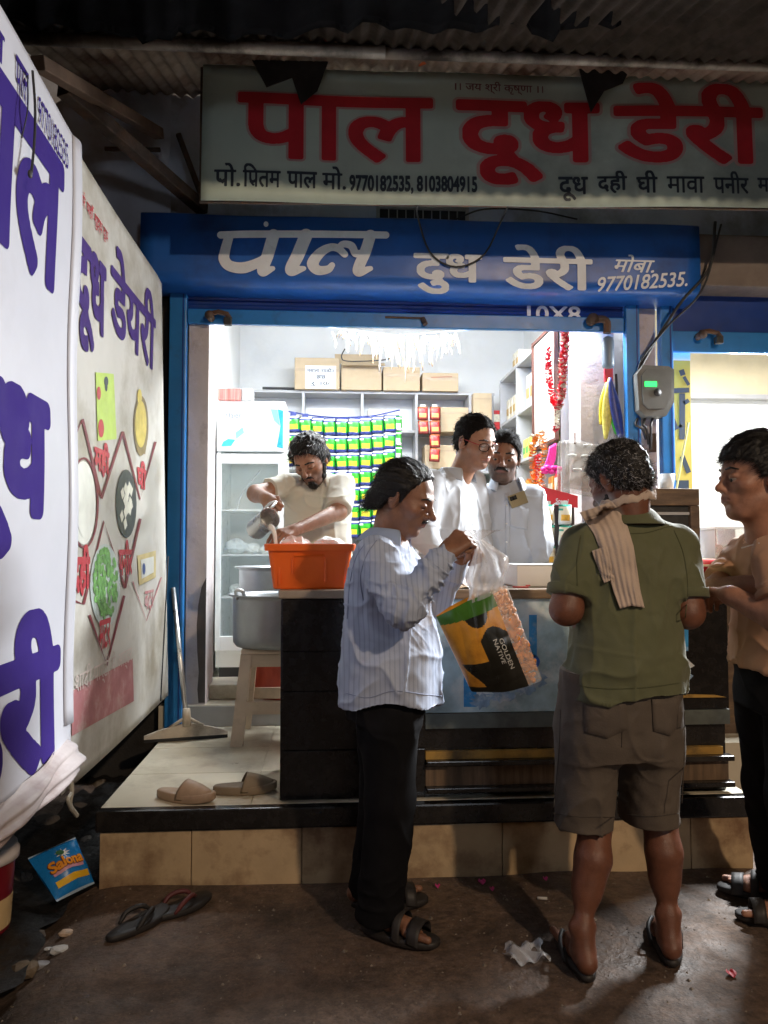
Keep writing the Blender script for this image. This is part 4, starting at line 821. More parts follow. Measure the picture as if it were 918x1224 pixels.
# ================================================================== paper streamers at the opening
st = thing('paper_streamers', 'row of white and cream paper streamers hanging under the shutter', 'streamers', (.8, 4.9, 2.6))
L0, L1 = at_y(400, 396, 4.85), at_y(548, 399, 4.85)
mb = MB(); mb.tube([L0 + Vector((-.1, 0, .03)), L0.lerp(L1, .5) - Vector((0, 0, .02)), L1 + Vector((.1, 0, .03))], .003, 5); mb.build('string', M_pw, st)
M_str = mat('white_streamer', (.72, .69, .63), .6, var=.06); M_str2 = mat('cream_streamer', (.66, .44, .25), .6, var=.2)
rg = np.random.RandomState(5)
for k in range(64):
    u = (k + rg.uniform(-.6, .6)) / 63; base = .10 + .17 * math.exp(-((u - .55) / .28) ** 2)
    if k in (1, 3): base *= .5
    ln = base * rg.uniform(.25, 1.15); p = L0.lerp(L1, u) - Vector((0, rg.uniform(-.03, .03), .02 * math.sin(math.pi * u))); ph = rg.rand() * 6; wd = rg.uniform(.007, .020)
    mb = MB(); mb.smooth = True
    mb.sheet(lambda a, b: p + Vector(((a - .5) * wd * (1 - .55 * b * b) + .012 * math.sin(3 * b + ph), .01 * math.sin(5 * b + ph + 2 * a), -b * ln)), 2, 8, .0012); mb.build('streamer', M_str2 if rg.rand() < .36 else M_str, st)

# ================================================================== fridge
fr = thing('display_fridge', 'white glass door display fridge with a bright header panel', 'fridge', (-.55, 5.6, .41))
M_fw = mat('fridge_white', (.78, .80, .80), .3, var=.03)
FX0, FX1, FY = -.80, -.325, 5.45
for lo, hi in (((FX0, FY + .05, .50), (FX0 + .025, 6.05, 2.36)), ((FX1 - .025, FY + .05, .50), (FX1, 6.05, 2.36)), ((FX0 + .026, 6.03, .50), (FX1 - .026, 6.05, 2.36)), ((FX0, FY + .05, 2.361), (FX1, 6.05, 2.385)), ((FX0 + .026, FY + .05, .50), (FX1 - .026, 6.029, .62))): part('cabinet', M_fw, fr, (lo, hi))
part('base', M_dark, fr, ((FX0 + .02, FY + .08, .412), (FX1 - .02, 6.0, .498)))
hp_ = part('header', mat('header_panel', (.86, .88, .90), .3, var=0, emit=.08), fr, ((FX0, FY, 2.02), (FX1, FY + .048, 2.36)), bev=.006)
fh = lambda x, z: (x, FY - .002, z)
mb = MB(); text(mb, 'Haier', fh, (FX0 + .06, 2.255, FX0 + .17, 2.295), bold=.015, h=60); mb.build('lettering', mat('grey_print', (.25, .30, .34), .4), hp_)
M_cy = mat('cyan_print', (.05, .45, .66), .3, var=.25, scale=8); M_cy2 = mat('pale_cyan_print', (.28, .66, .74), .3, var=.15, scale=8)
mb = MB(); mb.add([fh(*q_) for q_ in ((FX0 + .03, 2.05), (FX0 + .10, 2.055), (FX0 + .13, 2.10), (FX0 + .08, 2.105), (FX0 + .045, 2.085))], [(0, 1, 2, 3, 4)]); mb.build('cyan_swirl', M_cy, hp_); mb = MB(); mb.add([fh(*q_) for q_ in ((FX1 - .012, 2.04), (FX1 - .012, 2.31), (FX1 - .05, 2.32), (FX1 - .03, 2.2), (FX1 - .055, 2.05))], [(0, 1, 2, 3, 4)]); mb.build('cyan_swirl', M_cy, hp_)
mb = MB(); mb.add([fh(*q_) for q_ in ((FX0 + .135, 2.105), (FX0 + .19, 2.15), (FX0 + .18, 2.19), (FX0 + .13, 2.15))], [(0, 1, 2, 3)]); mb.build('cyan_swirl', M_cy2, hp_); mb = MB(); mb.add([fh(*q_) for q_ in ((FX1 - .052, 2.318), (FX1 - .10, 2.32), (FX1 - .075, 2.24), (FX1 - .034, 2.2))], [(0, 1, 2, 3)]); mb.build('cyan_swirl', M_cy2, hp_)
dr = thing('tmp', 'x', 'x') if 0 else None
mb = MB()
for lo, hi in (((FX0, FY - .002, .62), (FX0 + .035, FY + .046, 2.0)), ((FX1 - .045, FY - .002, .62), (FX1, FY + .046, 2.0)), ((FX0 + .0355, FY - .002, 1.93), (FX1 - .0455, FY + .046, 2.0)), ((FX0 + .0355, FY - .002, .62), (FX1 - .0455, FY + .046, .72))): mb.box(lo, hi, .004)
door = mb.build('door', M_fw, fr)
mb = MB(); mb.box((FX0 + .036, FY + .02, .722), (FX1 - .046, FY + .024, 1.928)); mb.build('glass_pane', mat('door_glass', (.75, .9, .9), .05, alpha=.14, var=0), door)
mb = MB(); mb.box((FX1 - .042, FY - .02, 1.15), (FX1 - .028, FY - .003, 1.45), .004); mb.build('handle', M_grey, door)
for zz in (1.60, 1.28, .98): part('wire_shelf', M_fw, fr, ((FX0 + .028, FY + .09, zz), (FX1 - .028, 6.02, zz + .014)))
mb = MB(); mb.tube(curve_pts([(FX0 + .30, FY + .10, 1.90), (FX0 + .16, FY + .12, 1.72), (FX0 + .13, FY + .12, 1.62), (FX0 + .05, FY + .12, 1.61)], 12), .005, 5); mb.build('inner_cable', M_grey, fr)
part('fridge_lamp', mat('fridge_lamp_glow', (.80, 1.0, .98), .5, var=0, emit=2.2), fr, ((FX0 + .06, FY + .10, 1.975), (FX1 - .06, FY + .14, 1.99)))
M_milk = mat('milk_pouch', (.80, .84, .82), .35, var=.06, scale=10, bump=.2, bscale=20)
for k, (dx, zz, r, lab) in enumerate(((.08, 1.335, .075, 'big white milk pouch at the left of the upper fridge shelf'), (.20, 1.32, .055, 'smaller white milk pouch near the middle of the fridge shelf'), (.30, 1.31, .05, 'low white milk pouch behind the pouring mug in the fridge'), (.09, 1.02, .06, 'white milk pouch lying low in the fridge, left end'), (.20, 1.03, .06, 'white milk pouch lying low in the fridge, middle'), (.31, 1.02, .06, 'white milk pouch lying low in the fridge, right end'))):
    bagthing('milk_pouch', lab, 'pouch', (FX0 + .04 + dx, FY + .22, zz + .012), r, 20 + k, M_milk, (1.05, 1.0, .75), .25, 'milk pouches in the fridge')
mb = MB(); mb.box((FX0 + .0, FY + .02, 2.387), (FX0 + .16, FY + .2, 2.47), .004); o = tag(mb.build('wafer_packet', mat('striped_packet', (.62, .2, .17), .4, var=.5, scale=3, aniso=(30, 1, 1))), 'red and white striped packet on top of the fridge', 'packet')
mb = MB(); mb.box((FX0 + .165, FY + .03, 2.387), (FX0 + .24, FY + .2, 2.475), .004); tag(mb.build('grey_box', mat('grey_card', (.32, .32, .31), .6)), 'small grey box on the fridge beside the striped packet', 'box')

# ================================================================== pots, stool, bucket
M_pot = mat('grey_aluminium', (.34, .36, .38), .42, metal=.65, var=.12, scale=6, rvar=.3)
def pot(label, c, r, h):
    o = thing('cooking_pot', label, 'pot', c, None); mb = MB(); mb.smooth = True
    mb.lathe(c, [(.01, 0), (r * .93, .0), (r * .985, .02), (r, .06), (r, h - .03), (r * 1.0, h - .018), (r * 1.09, h - .008), (r * 1.09, h), (r * 1.0, h - .002), (r * .97, h - .02), (r * .96, .05), (.01, .03)], 48); mb.build('pot_body', M_pot, o)
    mb = MB(); mb.smooth = True; mb.lathe(c, [(.001, h - .075), (r * .955, h - .075)], 40); mb.build('milk', mat('milk', (.82, .82, .78), .25, var=0), o)
    return o
p1 = pot('grey aluminium pot standing on the cream plastic stool', (-.275, 4.36, .796), .265, .285)
mb = MB(); mb.smooth = True; mb.tube(curve_pts([(-.50, 4.22, 1.06), (-.505, 4.19, 1.10), (-.49, 4.175, 1.11), (-.465, 4.17, 1.10), (-.46, 4.19, 1.06)], 14), .010, 8); mb.build('handle', M_steel, p1)
p2 = pot('larger grey pot standing on the red bucket behind', (-.26, 4.98, .80), .32, .42)
so = thing('plastic_stool', 'cream plastic stool with open sides under the front pot', 'stool', (-.28, 4.36, .29))
M_stool = mat('cream_plastic', (.62, .50, .39), .4, var=.08, scale=5, dirt=(.35, .27, .2), dscale=6, damt=.5)
part('seat', M_stool, so, ((-.475, 4.17, .765), (-.075, 4.56, .794)), bev=.012)
for sx in (-1, 1):
    for sy in (-1, 1):
        mb = MB(); cx, cy = -.275 + sx * .17, 4.365 + sy * .165; bx, by = cx + sx * .045, cy + sy * .035
        mb.add([(cx + a * .03, cy + b * .028, .765) for a, b in ((-1, -1), (1, -1), (1, 1), (-1, 1))] + [(bx + a * .032, by + b * .03, .2895) for a, b in ((-1, -1), (1, -1), (1, 1), (-1, 1))], [(3, 2, 1, 0), (4, 5, 6, 7), (0, 1, 5, 4), (1, 2, 6, 5), (2, 3, 7, 6), (3, 0, 4, 7)]); mb.build('leg', M_stool, so)
for nm, z0, z1 in (('apron', .70, .764), ('stretcher', .455, .52)):
    e = .03 if nm == 'stretcher' else .0
    for bx_ in (((-.42 - e, 4.175 - e, z0), (-.13 + e, 4.192 - e, z1)), ((-.42 - e, 4.54 + e, z0), (-.13 + e, 4.555 + e, z1)), ((-.475 - e, 4.23, z0), (-.455 - e, 4.50, z1)), ((-.095 + e, 4.23, z0), (-.075 + e, 4.50, z1))): part(nm, M_stool, so, bx_)
bk = thing('red_bucket', 'brick red plastic bucket behind the stool carrying the larger pot', 'bucket', (-.26, 4.98, .41))
mb = MB(); mb.smooth = True; mb.lathe((-.26, 4.98, .411), [(.01, 0), (.24, 0), (.25, .02), (.285, .36), (.30, .365), (.30, .388), (.275, .388), (.235, .03), (.01, .03)], 40); mb.build('tub', mat('brick_red_plastic', (.42, .055, .025), .4, var=.1), bk)
mb = MB(); mb.smooth = True; mb.tube([(-.26 + .295 * math.cos(a), 4.98 - .30 * math.sin(a), .72 - .03 * math.sin(a)) for a in np.linspace(0, math.pi, 20)], .006, 6); mb.build('handle', M_steel, bk)
mb = MB(); mb.box((-.80, 4.80, .412), (-.56, 5.10, .50), .008); tag(mb.build('step_block', M_cream), 'pale tiled block on the floor left of the red bucket', 'block')

# squeegee
sq = thing('floor_squeegee', 'floor squeegee with silver pole leaning on the blue left post', 'squeegee', tuple(at_z(222, 880, .29)))
hb = at_z(172, 888, .291); he = at_z(272, 881, .291); top = at_y(207, 703, 4.56)
mid = hb.lerp(he, .5)
mb = MB(); mb.smooth = True; mb.tube([mid + Vector((0, 0, .10)), top], .0135, 12); mb.build('pole', M_steel, sq)
M_sqp = mat('dusty_plastic', (.50, .44, .36), .55, var=.15, scale=9, dirt=(.2, .17, .14), dscale=8, damt=.7)
d = (he - hb).normalized(); nn = Vector((-d.y, d.x, 0))
mb = MB(); vs = []
for s_, hgt in ((0, .035), (.18, .062), (.42, .085), (.58, .085), (.82, .062), (1, .035)):
    p = hb.lerp(he, s_); vs += [p - nn * .02 + Vector((0, 0, .02)), p - nn * .012 + Vector((0, 0, hgt)), p + nn * .012 + Vector((0, 0, hgt)), p + nn * .02 + Vector((0, 0, .02))]
mb.add(vs, [(i * 4 + k, i * 4 + (k + 1) % 4, (i + 1) * 4 + (k + 1) % 4, (i + 1) * 4 + k) for i in range(5) for k in range(4)] + [(0, 1, 2, 3), (20, 23, 22, 21)]); mb.build('head', M_sqp, sq)
mb = MB(); mb.add([p + o_ for p in (hb, he) for o_ in (-nn * .006, nn * .006, nn * .006 + Vector((0, 0, .022)), -nn * .006 + Vector((0, 0, .022)))], [(0, 1, 2, 3), (4, 7, 6, 5), (0, 4, 5, 1), (1, 5, 6, 2), (2, 6, 7, 3), (3, 7, 4, 0)]); mb.build('rubber_blade', M_dark, sq)
mb = MB(); mb.smooth = True; mb.tube([mid + Vector((0, 0, .075)), mid + Vector((0, 0, .17))], [.026, .019], 12); mb.tube([mid - d * .09 + Vector((0, 0, .07)), mid + Vector((0, 0, .125))], .009, 8); mb.tube([mid + d * .09 + Vector((0, 0, .07)), mid + Vector((0, 0, .125))], .009, 8); mb.build('socket', M_sqp, sq)

# ================================================================== footwear
def outline(n=28, L_=.27, wt=.098, wh=.07):
    out = []
    for k in range(n):
        t_ = 2 * math.pi * k / n; y = .5 * L_ * math.sin(t_); f_ = (y / L_ + .5); wd = lerp(wh, wt, min(1, f_ * 1.45)) * .5; x = wd * (abs(math.cos(t_)) ** .7) * (1 if math.cos(t_) >= 0 else -1); out.append((x + .008 * math.sin(math.pi * f_), y))
    return out
def sole(mb, th=.026, z0=0, sc_=1.0, rise=.01, dish=.0):
    O = outline(); n = len(O); L_ = .27
    rings = []
    for s_, z in ((.94, 0), (1.0, .006), (1.0, th - .005), (.95, th), (.5, th - dish)):
        rings.append([(x * s_ * sc_, y * s_ * sc_, z0 + z + rise * max(0, y / L_ * 2 - .2) ** 2 * 1.5) for x, y in O])
    mb.add([p for r_ in rings for p in r_], [(i * n + k, i * n + (k + 1) % n, (i + 1) * n + (k + 1) % n, (i + 1) * n + k) for i in range(4) for k in range(n)] + [list(range(n))[::-1], [4 * n + k for k in range(n)]])
def footwear(name, label, loc, rot, m, style, m2=None, group=None, tiltx=0):
    xf = Matrix.Translation(loc) @ Euler((tiltx, 0, rot)).to_matrix().to_4x4()
    o = thing(name, label, 'slipper' if style == 'slide' else 'sandal', loc, group)
    mb = MB(xf); mb.smooth = True; sole(mb, .036 if style == 'slide' else .022, dish=.008 if style == 'slide' else .002); mb.build('sole', m, o)
    m2 = m2 or m
    if style == 'slide':
        mb = MB(xf); mb.smooth = True
        def arc(u, v):
            a = math.pi * (1 - u); y = lerp(-.02, .122, v) + .028 * math.sin(math.pi * u) * (1 - v) - .012 * abs(math.cos(a)) * v; half = .0475 * (1 - .42 * v ** 3); return (half * 1.05 * math.cos(a) + .004, y, .012 + lerp(.068, .030, v ** .9) * math.sin(a) ** .75 + .006 * math.sin(math.pi * v) * math.sin(a))
        mb.sheet(arc, 18, 12, -.007, (0, 0, 1)); mb.build('strap', m2, o)
    else:
        mb = MB(xf); mb.smooth = True; toe = Vector((-.008, .075, .022))
        for sx in (-1, 1): mb.tube(curve_pts([toe, Vector((sx * .025, .04, .052)), Vector((sx * .046, -.01, .045)), Vector((sx * .044, -.045, .016))], 12), [.006] * 3 + [.009] * 8 + [.006] * 2, 7)
        mb.tube([toe + Vector((0, 0, -.012)), toe + Vector((0, 0, .01))], .006, 7); mb.build('strap', m2, o)
    return o
M_tan = mat('tan_foam', (.40, .28, .19), .6, var=.12, scale=8, dirt=(.2, .14, .1), dscale=7, damt=.5); M_olive = mat('olive_foam', (.20, .15, .095), .65, var=.15, scale=8)
footwear('slide_slipper', 'light tan slide slipper at the front edge of the tiled platform', tuple(at_z(222, 956, .2895)), R(-112), M_tan, 'slide')
footwear('slide_slipper', 'darker olive slide slipper close to the black counter', tuple(at_z(293, 947, .2895)), R(-84), M_olive, 'slide')
M_ff = mat('black_sandal', (.018, .016, .016), .6, var=.2); M_ffr = mat('maroon_strap', (.10, .02, .02), .6)
p = at_z(165, 1104, 0); footwear('flip_flop', 'black flip flop lying on the street nearer the camera', (p.x, p.y, GH(p.x, p.y) + .002), R(-35), M_ff, 'flip', M_ff)
p = at_z(214, 1085, 0); footwear('flip_flop', 'black flip flop with maroon strap nearer the step', (p.x, p.y, GH(p.x, p.y) + .002), R(-48), M_ff, 'flip', M_ffr)

# ================================================================== litter and gutter
def rock(c, r, seed, m, label, nm='stone', cat='stone', grp='stones in the gutter', sq_=(1, .9, .6)):
    mb = MB(); mb.bm(crumple(c, r, seed, sq_, .3, 2)); return tag(mb.build(nm, m), label, cat, grp)
M_stone = mat('gutter_stone', (.085, .07, .058), .8, var=.35, scale=9, bump=.4, bscale=30); M_tan_st = mat('brown_stone', (.13, .095, .06), .75, var=.3, scale=9, bump=.3)
mb = MB(); mb.bm(crumple((-1.34, 2.45, -.02), .30, 77, (.85, 1.35, .28), .18, 3)); tag(mb.build('stone_slab', mat('reddish_slab', (.14, .088, .066), .7, var=.2, scale=5, bump=.25, bscale=20)), 'flat reddish stone slab at the lower left corner', 'stone')
for k, (a, b, r, lab) in enumerate(((28, 1158, .045, 'brown stone nearest the camera in the gutter'), (40, 1118, .04, 'grey stone in the gutter beside the reddish slab'), (95, 968, .06, 'dark stone under the banner cord'), (55, 985, .07, 'dark rounded stone behind the blue packet'), (25, 1052, .05, 'dark stone beside the red paint bucket'), (122, 940, .06, 'broken brown stone beside the tiled platform corner'), (160, 905, .06, 'dark stone near the squeegee in the gutter'), (140, 915, .045, 'small dark stone under the product banner'), (105, 1005, .04, 'small stone at the foot of the step corner'))):
    p = at_z(a, b, -.03); rock((p.x, p.y, -.05 + r * .35), r, 40 + k, M_tan_st if k in (0, 5) else M_stone, lab)
M_scrap = mat('white_scrap', (.55, .55, .55), .6, var=.15)
for k, (a, b, r, lab, m) in enumerate(((70, 1122, .026, 'crumpled white paper scrap in the gutter', M_scrap), (58, 1113, .011, 'tiny round white scrap in the gutter', M_scrap), (79, 1103, .022, 'tan and white wrapper scrap below the blue packet', mat('tan_scrap', (.45, .33, .24), .5, var=.4, scale=40)), (46, 1134, .03, 'greyish plastic scrap beside the brown stone', mat('grey_scrap', (.25, .24, .25), .5, var=.2)))):
    p = at_z(a, b, 0); mb = MB(); mb.bm(crumple((p.x, p.y, GH(p.x, p.y) + r * .3), r, 60 + k, (1.2, .9, .45), .5, 2)); tag(mb.build('litter_scrap', m), lab, 'litter')
# scattered petals
M_pp = mat('pink_petal', (.62, .05, .24), .5, var=.15)
for k, (a, b, lab) in enumerate(((523, 1059, 'bright pink petal between the striped shirt mans shadow and the step'), (576, 1055, 'largest bright pink petal near the middle of the step'), (588, 1065, 'small pink petal just in front of the largest one'), (652, 1053, 'pink petal beside the green polo mans shorts hem'), (874, 1163, 'dark red petal on the shadowed ground near the sandals'))):
    p = at_z(a, b, 0); mb = MB(); mb.smooth = True; z = GH(p.x, p.y)
    rr_ = .016 if k in (1, 4) else .010
    mb.sheet(lambda u, v: (p.x + (u - .5) * 2 * rr_ * math.sin(math.pi * (.15 + .7 * v)), p.y + (v - .5) * 2 * rr_, z + .004 + .012 * (u - .5) ** 2 * 4 * .6 + .004 * v), 5, 5, -.001, (0, 0, 1)); tag(mb.build('petal', M_pp if k < 4 else M_redp), lab, 'petal', 'fallen petals')
for k, (a, b) in enumerate(((648, 1075),)):
    p = at_z(a, b, 0); mb = MB(); mb.smooth = True; mb.tube([(p.x - .018, p.y, GH(p.x, p.y) + .008), (p.x + .018, p.y - .004, GH(p.x, p.y) + .007)], .006, 7); tag(mb.build('cigarette_butt', M_scrap), 'pale cigarette butt on the ground before the step', 'litter')
# small grit, one object
mb = MB(); rg = np.random.RandomState(9)
for k in range(1500):
    x, y = rg.uniform(-1.0, 1.9), rg.uniform(1.5, 3.16); z = GH(x, y); r = rg.uniform(.0012, .005) * (1 if rg.rand() < .93 else 2.4)
    mb.add([(x + r * math.cos(a_ + k) * rg.uniform(.7, 1.2), y + r * math.sin(a_ + k), z) for a_ in (0, 1.57, 3.14, 4.71)] + [(x, y, z + r * .8)], [(0, 1, 4), (1, 2, 4), (2, 3, 4), (3, 0, 4)])
tag(mb.build('grit', mat('grit', (.16, .13, .10), .45, var=.9, scale=70), fix=False), 'loose grit and crumbs scattered over the street', kind='stuff')
# clear wrapper
p = at_z(628, 1140, 0); mb = MB(); mb.smooth = True
mb.sheet(lambda u, v: (p.x + (u - .5) * .13 + .01 * math.sin(8 * v), p.y + (v - .5) * .12, GH(p.x, p.y) + .012 + .012 * math.sin(7 * u + 2) * math.sin(6 * v + 1) + .008 * math.sin(17 * u + 5 * v)), 18, 18, -.0008, (0, 0, 1))
tag(mb.build('clear_wrapper', mat('clear_wrapper', (.62, .62, .64), .12, alpha=.45, var=.2, scale=20, bump=.8, bscale=30)), 'crumpled clear plastic wrapper beside the bare footed mans foot', 'wrapper')
# red paint bucket, lower left
p = at_z(-30, 1110, 0); bc = (p.x, p.y, -.01)
pbk = thing('paint_bucket', 'dark red plastic bucket with cream label at the lower left', 'bucket', bc)
mb = MB(); mb.smooth = True; mb.lathe(bc, [(.01, 0), (.108, 0), (.112, .01), (.124, .24), (.124, .25)], 36); mb.build('tub', mat('dark_red_plastic', (.18, .008, .018), .35, var=.1), pbk)
mb = MB(); mb.smooth = True
mb.grid(lambda u, v: (bc[0] + (.1135 + .012 * v * .45) * math.cos(lerp(-2.6, .35, u)), bc[1] + (.1135 + .012 * v * .45) * math.sin(lerp(-2.6, .35, u)), bc[2] + lerp(.02, .125, v)), 20, 2); mb.build('label', mat('cream_label', (.62, .44, .22), .5, var=.1, scale=9), pbk)
mb = MB(); mb.smooth = True; mb.lathe((bc[0], bc[1], bc[2] + .245), [(.125, 0), (.138, .004), (.138, .028), (.13, .034), (.13, .05), (.122, .052), (.01, .045)], 36); mb.build('lid', mat('white_lid', (.66, .62, .62), .4, var=.06), pbk)
mb = MB(); mb.smooth = True; mb.bm(crumple((bc[0], bc[1], bc[2] + .34), .06, 8, (1.2, 1, .7), .4)); tag(mb.build('blue_wrapper', mat('blue_wrapper', (.04, .25, .55), .3, var=.15)), 'crumpled blue wrapper on top of the red paint bucket', 'wrapper')
# blue snack packet
sp = thing('snack_packet', 'bright blue snack packet with orange lettering leaning beside the step corner', 'packet', tuple(at_z(75, 1075, 0)))
C4 = [at_z(68, 1078, .01), at_z(113, 1056, .01)]; T4 = [at_y(33, 1026, C4[0].y + .10), at_y(90, 1001, C4[1].y + .04)]
M_pkt = mat('blue_foil', (.012, .20, .56), .28, var=.12, scale=9, spec=.7)
def pk(u, v, s_=1, d_=0):
    a = C4[0].lerp(C4[1], u); b = T4[0].lerp(T4[1], u); p = a.lerp(b, v); n_ = (C4[1] - C4[0]).cross(T4[0] - C4[0]).normalized()
    bul = .036 * (math.sin(math.pi * u) ** .7) * (math.sin(math.pi * min(1, max(0, v))) ** .55); return p - n_ * s_ * (-(bul + .004 * math.sin(13 * u + 4 * v) * math.sin(math.pi * v) + d_)) * 1
nrm_ = (C4[1] - C4[0]).cross(T4[0] - C4[0]).normalized(); side = 1 if nrm_.y < 0 else -1
mb = MB(); mb.smooth = True; mb.grid(lambda u, v: pk(u, v, side), 20, 20); mb.grid(lambda u, v: pk(u, v, -side), 20, 20, True); mb.build('pouch', M_pkt, sp)
fk = lambda d_: (lambda u, v: pk(u, v, side, d_))
def rib(mb, u0, v0, u1, v1, nu=14, nv=3, d_=.003):
    mb.smooth = True; mb.grid(lambda a, b: pk(lerp(u0, u1, a), lerp(v0, v1, b), side, d_), nu, nv)
mb = MB(); rib(mb, .12, .17, .92, .29); mb.build('yellow_band', mat('packet_yellow', (.78, .45, .02), .35, var=.05), sp)
mb = MB(); rib(mb, .16, .385, .86, .45); mb.build('pink_band', mat('packet_pink', (.62, .30, .38), .35, var=.1), sp)
mb = MB(); text(mb, 'Salona', fk(.0045), (.14, .45, .88, .66), bold=.06, h=60, shear=.1, grow=.05); mb.build('lettering_outline', mat('packet_brown', (.16, .03, .01), .4), sp)
mb = MB(); text(mb, 'Salona', fk(.0065), (.14, .45, .88, .66), bold=.06, h=60, shear=.1); mb.build('lettering', mat('packet_orange', (.80, .30, .02), .35), sp)
mb = MB()
for k in range(9):
    a_ = k * .7; strokes(mb, [([(.52, .74), (.52 + .17 * math.cos(a_), .74 + .11 * math.sin(a_))], [.06, .008])], fk(.0035))
mb.build('white_burst', M_pw, sp)
mb = MB(); disc(mb, fk(.0052), .47, .76, .09, .06); mb.build('green_spot', mat('packet_green', (.03, .12, .04), .4), sp)
mb = MB(); rib(mb, .0, .0, 1.0, .03, 16, 1, .001); mb.build('seal', mat('pale_seal', (.45, .6, .75), .3, spec=.8), sp); mb = MB(); rib(mb, .0, .97, 1.0, 1.0, 16, 1, .001); mb.build('seal', mat('pale_seal', (.45, .6, .75), .3, spec=.8), sp)

# ================================================================== meter, wires, right-hand bits
mt = thing('electric_meter', 'grey electric meter with a glowing green display between the blue posts', 'meter', (1.98, 4.62, 2.2))
A = at_y(757, 500, 4.60); B = at_y(799, 441, 4.60)
mb = MB(); w_ = B.x - A.x; h_ = B.z - A.z
pl = [(A.x + .01, A.z + .04), (A.x + .05, A.z), (B.x - .05, A.z + .005), (B.x, A.z + .09), (B.x + .005, B.z - .02), (B.x - .03, B.z), (A.x + .04, B.z + .005), (A.x, B.z - .05)]
mb.prism(pl, 4.53, 4.66); mb.build('case', mat('meter_grey', (.13, .135, .13), .45, var=.2, scale=8, dirt=(.25, .25, .25), dscale=8, damt=.4), mt)
mb = MB(); cx, cz = (A.x + B.x) / 2, (A.z + B.z) / 2; mb.prism([(cx + (x - cx) * .80, cz + (z - cz) * .78 + .01) for x, z in pl], 4.515, 4.5295); mb.build('front_cover', mat('meter_cover', (.17, .175, .17), .2, var=.15), mt)
mb = MB(); D0, D1 = at_y(771, 462, 4.51), at_y(785, 456, 4.51); mb.box((D0.x, 4.509, D0.z), (D1.x, 4.5145, D1.z)); mb.build('display', mat('green_led', (.03, 1.0, .16), .4, var=0, emit=1.6), mt)
mb = MB(); mb.smooth = True; mb.cyl((D1.x + .005, 4.508, D0.z - .035), (D1.x + .005, 4.514, D0.z - .035), .024); mb.build('seal_button', M_dark, mt)
mb = MB(); mb.smooth = True
for k in range(3): mb.tube(curve_pts([at_y(762 + 9 * k, 500, 4.60), at_y(760 + 9 * k, 508, 4.58), at_y(768 + 5 * k, 513, 4.58), at_y(772 + 3 * k, 525 + 6 * k, 4.62)], 12), .008, 6)
mb.build('cable', M_dark, mt)
mb = MB(); mb.box((at_y(768, 0, 4.64).x, 4.645, at_y(0, 532, 4.6).z), (at_y(776, 0, 4.64).x, 4.66, at_y(0, 508, 4.6).z), .004); mb.build('rusty_clip', M_rust, mt)
def wire(label, pts, r=.007, m=M_dark): mb = MB(); mb.smooth = True; mb.tube(curve_pts(pts, 28), r, 6); return tag(mb.build('wire', m), label, 'wire')
wire('thick black cable dropping from the sign end to the electric meter', [at_y(855, 265, 4.38), at_y(848, 320, 4.38), at_y(815, 360, 4.42), at_y(785, 405, 4.55), at_y(765, 440, 4.57)], .009)
wire('second thinner cable running beside the thick meter cable', [at_y(862, 268, 4.38), at_y(840, 345, 4.38), at_y(800, 388, 4.5), at_y(770, 425, 4.56), at_y(762, 445, 4.57)], .006)
wire('twisted black wire drooping across the white sign letters', [at_y(607, 246, 3.92), at_y(600, 262, 4.30), at_y(578, 305, 4.375), at_y(545, 319, 4.375), at_y(515, 303, 4.375), at_y(500, 262, 4.32), at_y(498, 246, 3.92)], .0055)
wire('thin wire strung between the two signs', [at_y(545, 262, 4.5), at_y(580, 250, 4.45), at_y(640, 252, 4.5), at_y(690, 262, 4.55)], .005)
wire('hanging wire from the roof edge over the upper banner', [at_y(765, 45, 3.5), at_y(755, 70, 3.75), at_y(758, 82, 3.86)], .012)
wire('loose wire hanging from the pipe at the banner right', [at_y(780, 40, 3.5), at_y(772, 62, 3.7), at_y(762, 80, 3.86)], .008)
wire('thin wire hanging from the pipe near the middle', [at_y(522, 40, 3.5), at_y(520, 60, 3.6), at_y(518, 68, 3.7)], .007)
mb = MB(); mb.smooth = True; mb.tube(curve_pts([at_y(500, 77, 3.86), at_y(510, 72, 3.85), at_y(522, 69, 3.85), at_y(526, 66, 3.85)], 8), [.012, .014, .016, .016, .014, .012, .01, .008, .006], 6); tag(mb.build('orange_thread', mat('orange_cloth', (.55, .12, .03), .7)), 'scrap of orange cloth tied on the upper banner edge', 'cloth')
mb = MB(); mb.box((1.70, 4.62, 3.30), (1.98, 4.70, 3.335), .01); tag(mb.build('junction_strip', M_grey), 'grey conduit box under the right end of the upper banner', 'box')
# yellow painted board
yb = thing('yellow_board', 'yellow board with black painted lettering beside the right blue post', 'board', (2.2, 4.75, 1.8))
A = at_y(800, 590, 4.72); B = at_y(824.5, 420, 4.72)
part('panel', mat('yellow_paint', (.46, .36, .06), .5, var=.12, scale=5, dirt=(.28, .2, .09), dscale=5, damt=.6, thr=.55), yb, ((A.x, 4.72, A.z), (B.x, 4.735, B.z)))
part('white_top', M_white, yb, ((A.x, 4.716, B.z - .06), (B.x, 4.7195, B.z)))
mb = MB(); fy = lambda a, b: (at_y(a, b, 4.71).x, 4.7165, at_y(a, b, 4.71).z)
strokes(mb, [([(800, 467), (824.5, 466)], 6), ([(803, 474), (804, 500), (809, 512), (815, 508)], [6, 6, 6, 4]), ([(816, 470), (816, 525)], 7), ([(818, 482), (824, 478)], 5), ([(813, 446), (819, 444)], 7), ([(818, 450), (824, 460)], 4), ([(816, 545), (824, 565)], 6), ([(806, 580), (824, 580)], 12)], fy); mb.build('lettering', M_ink, yb)
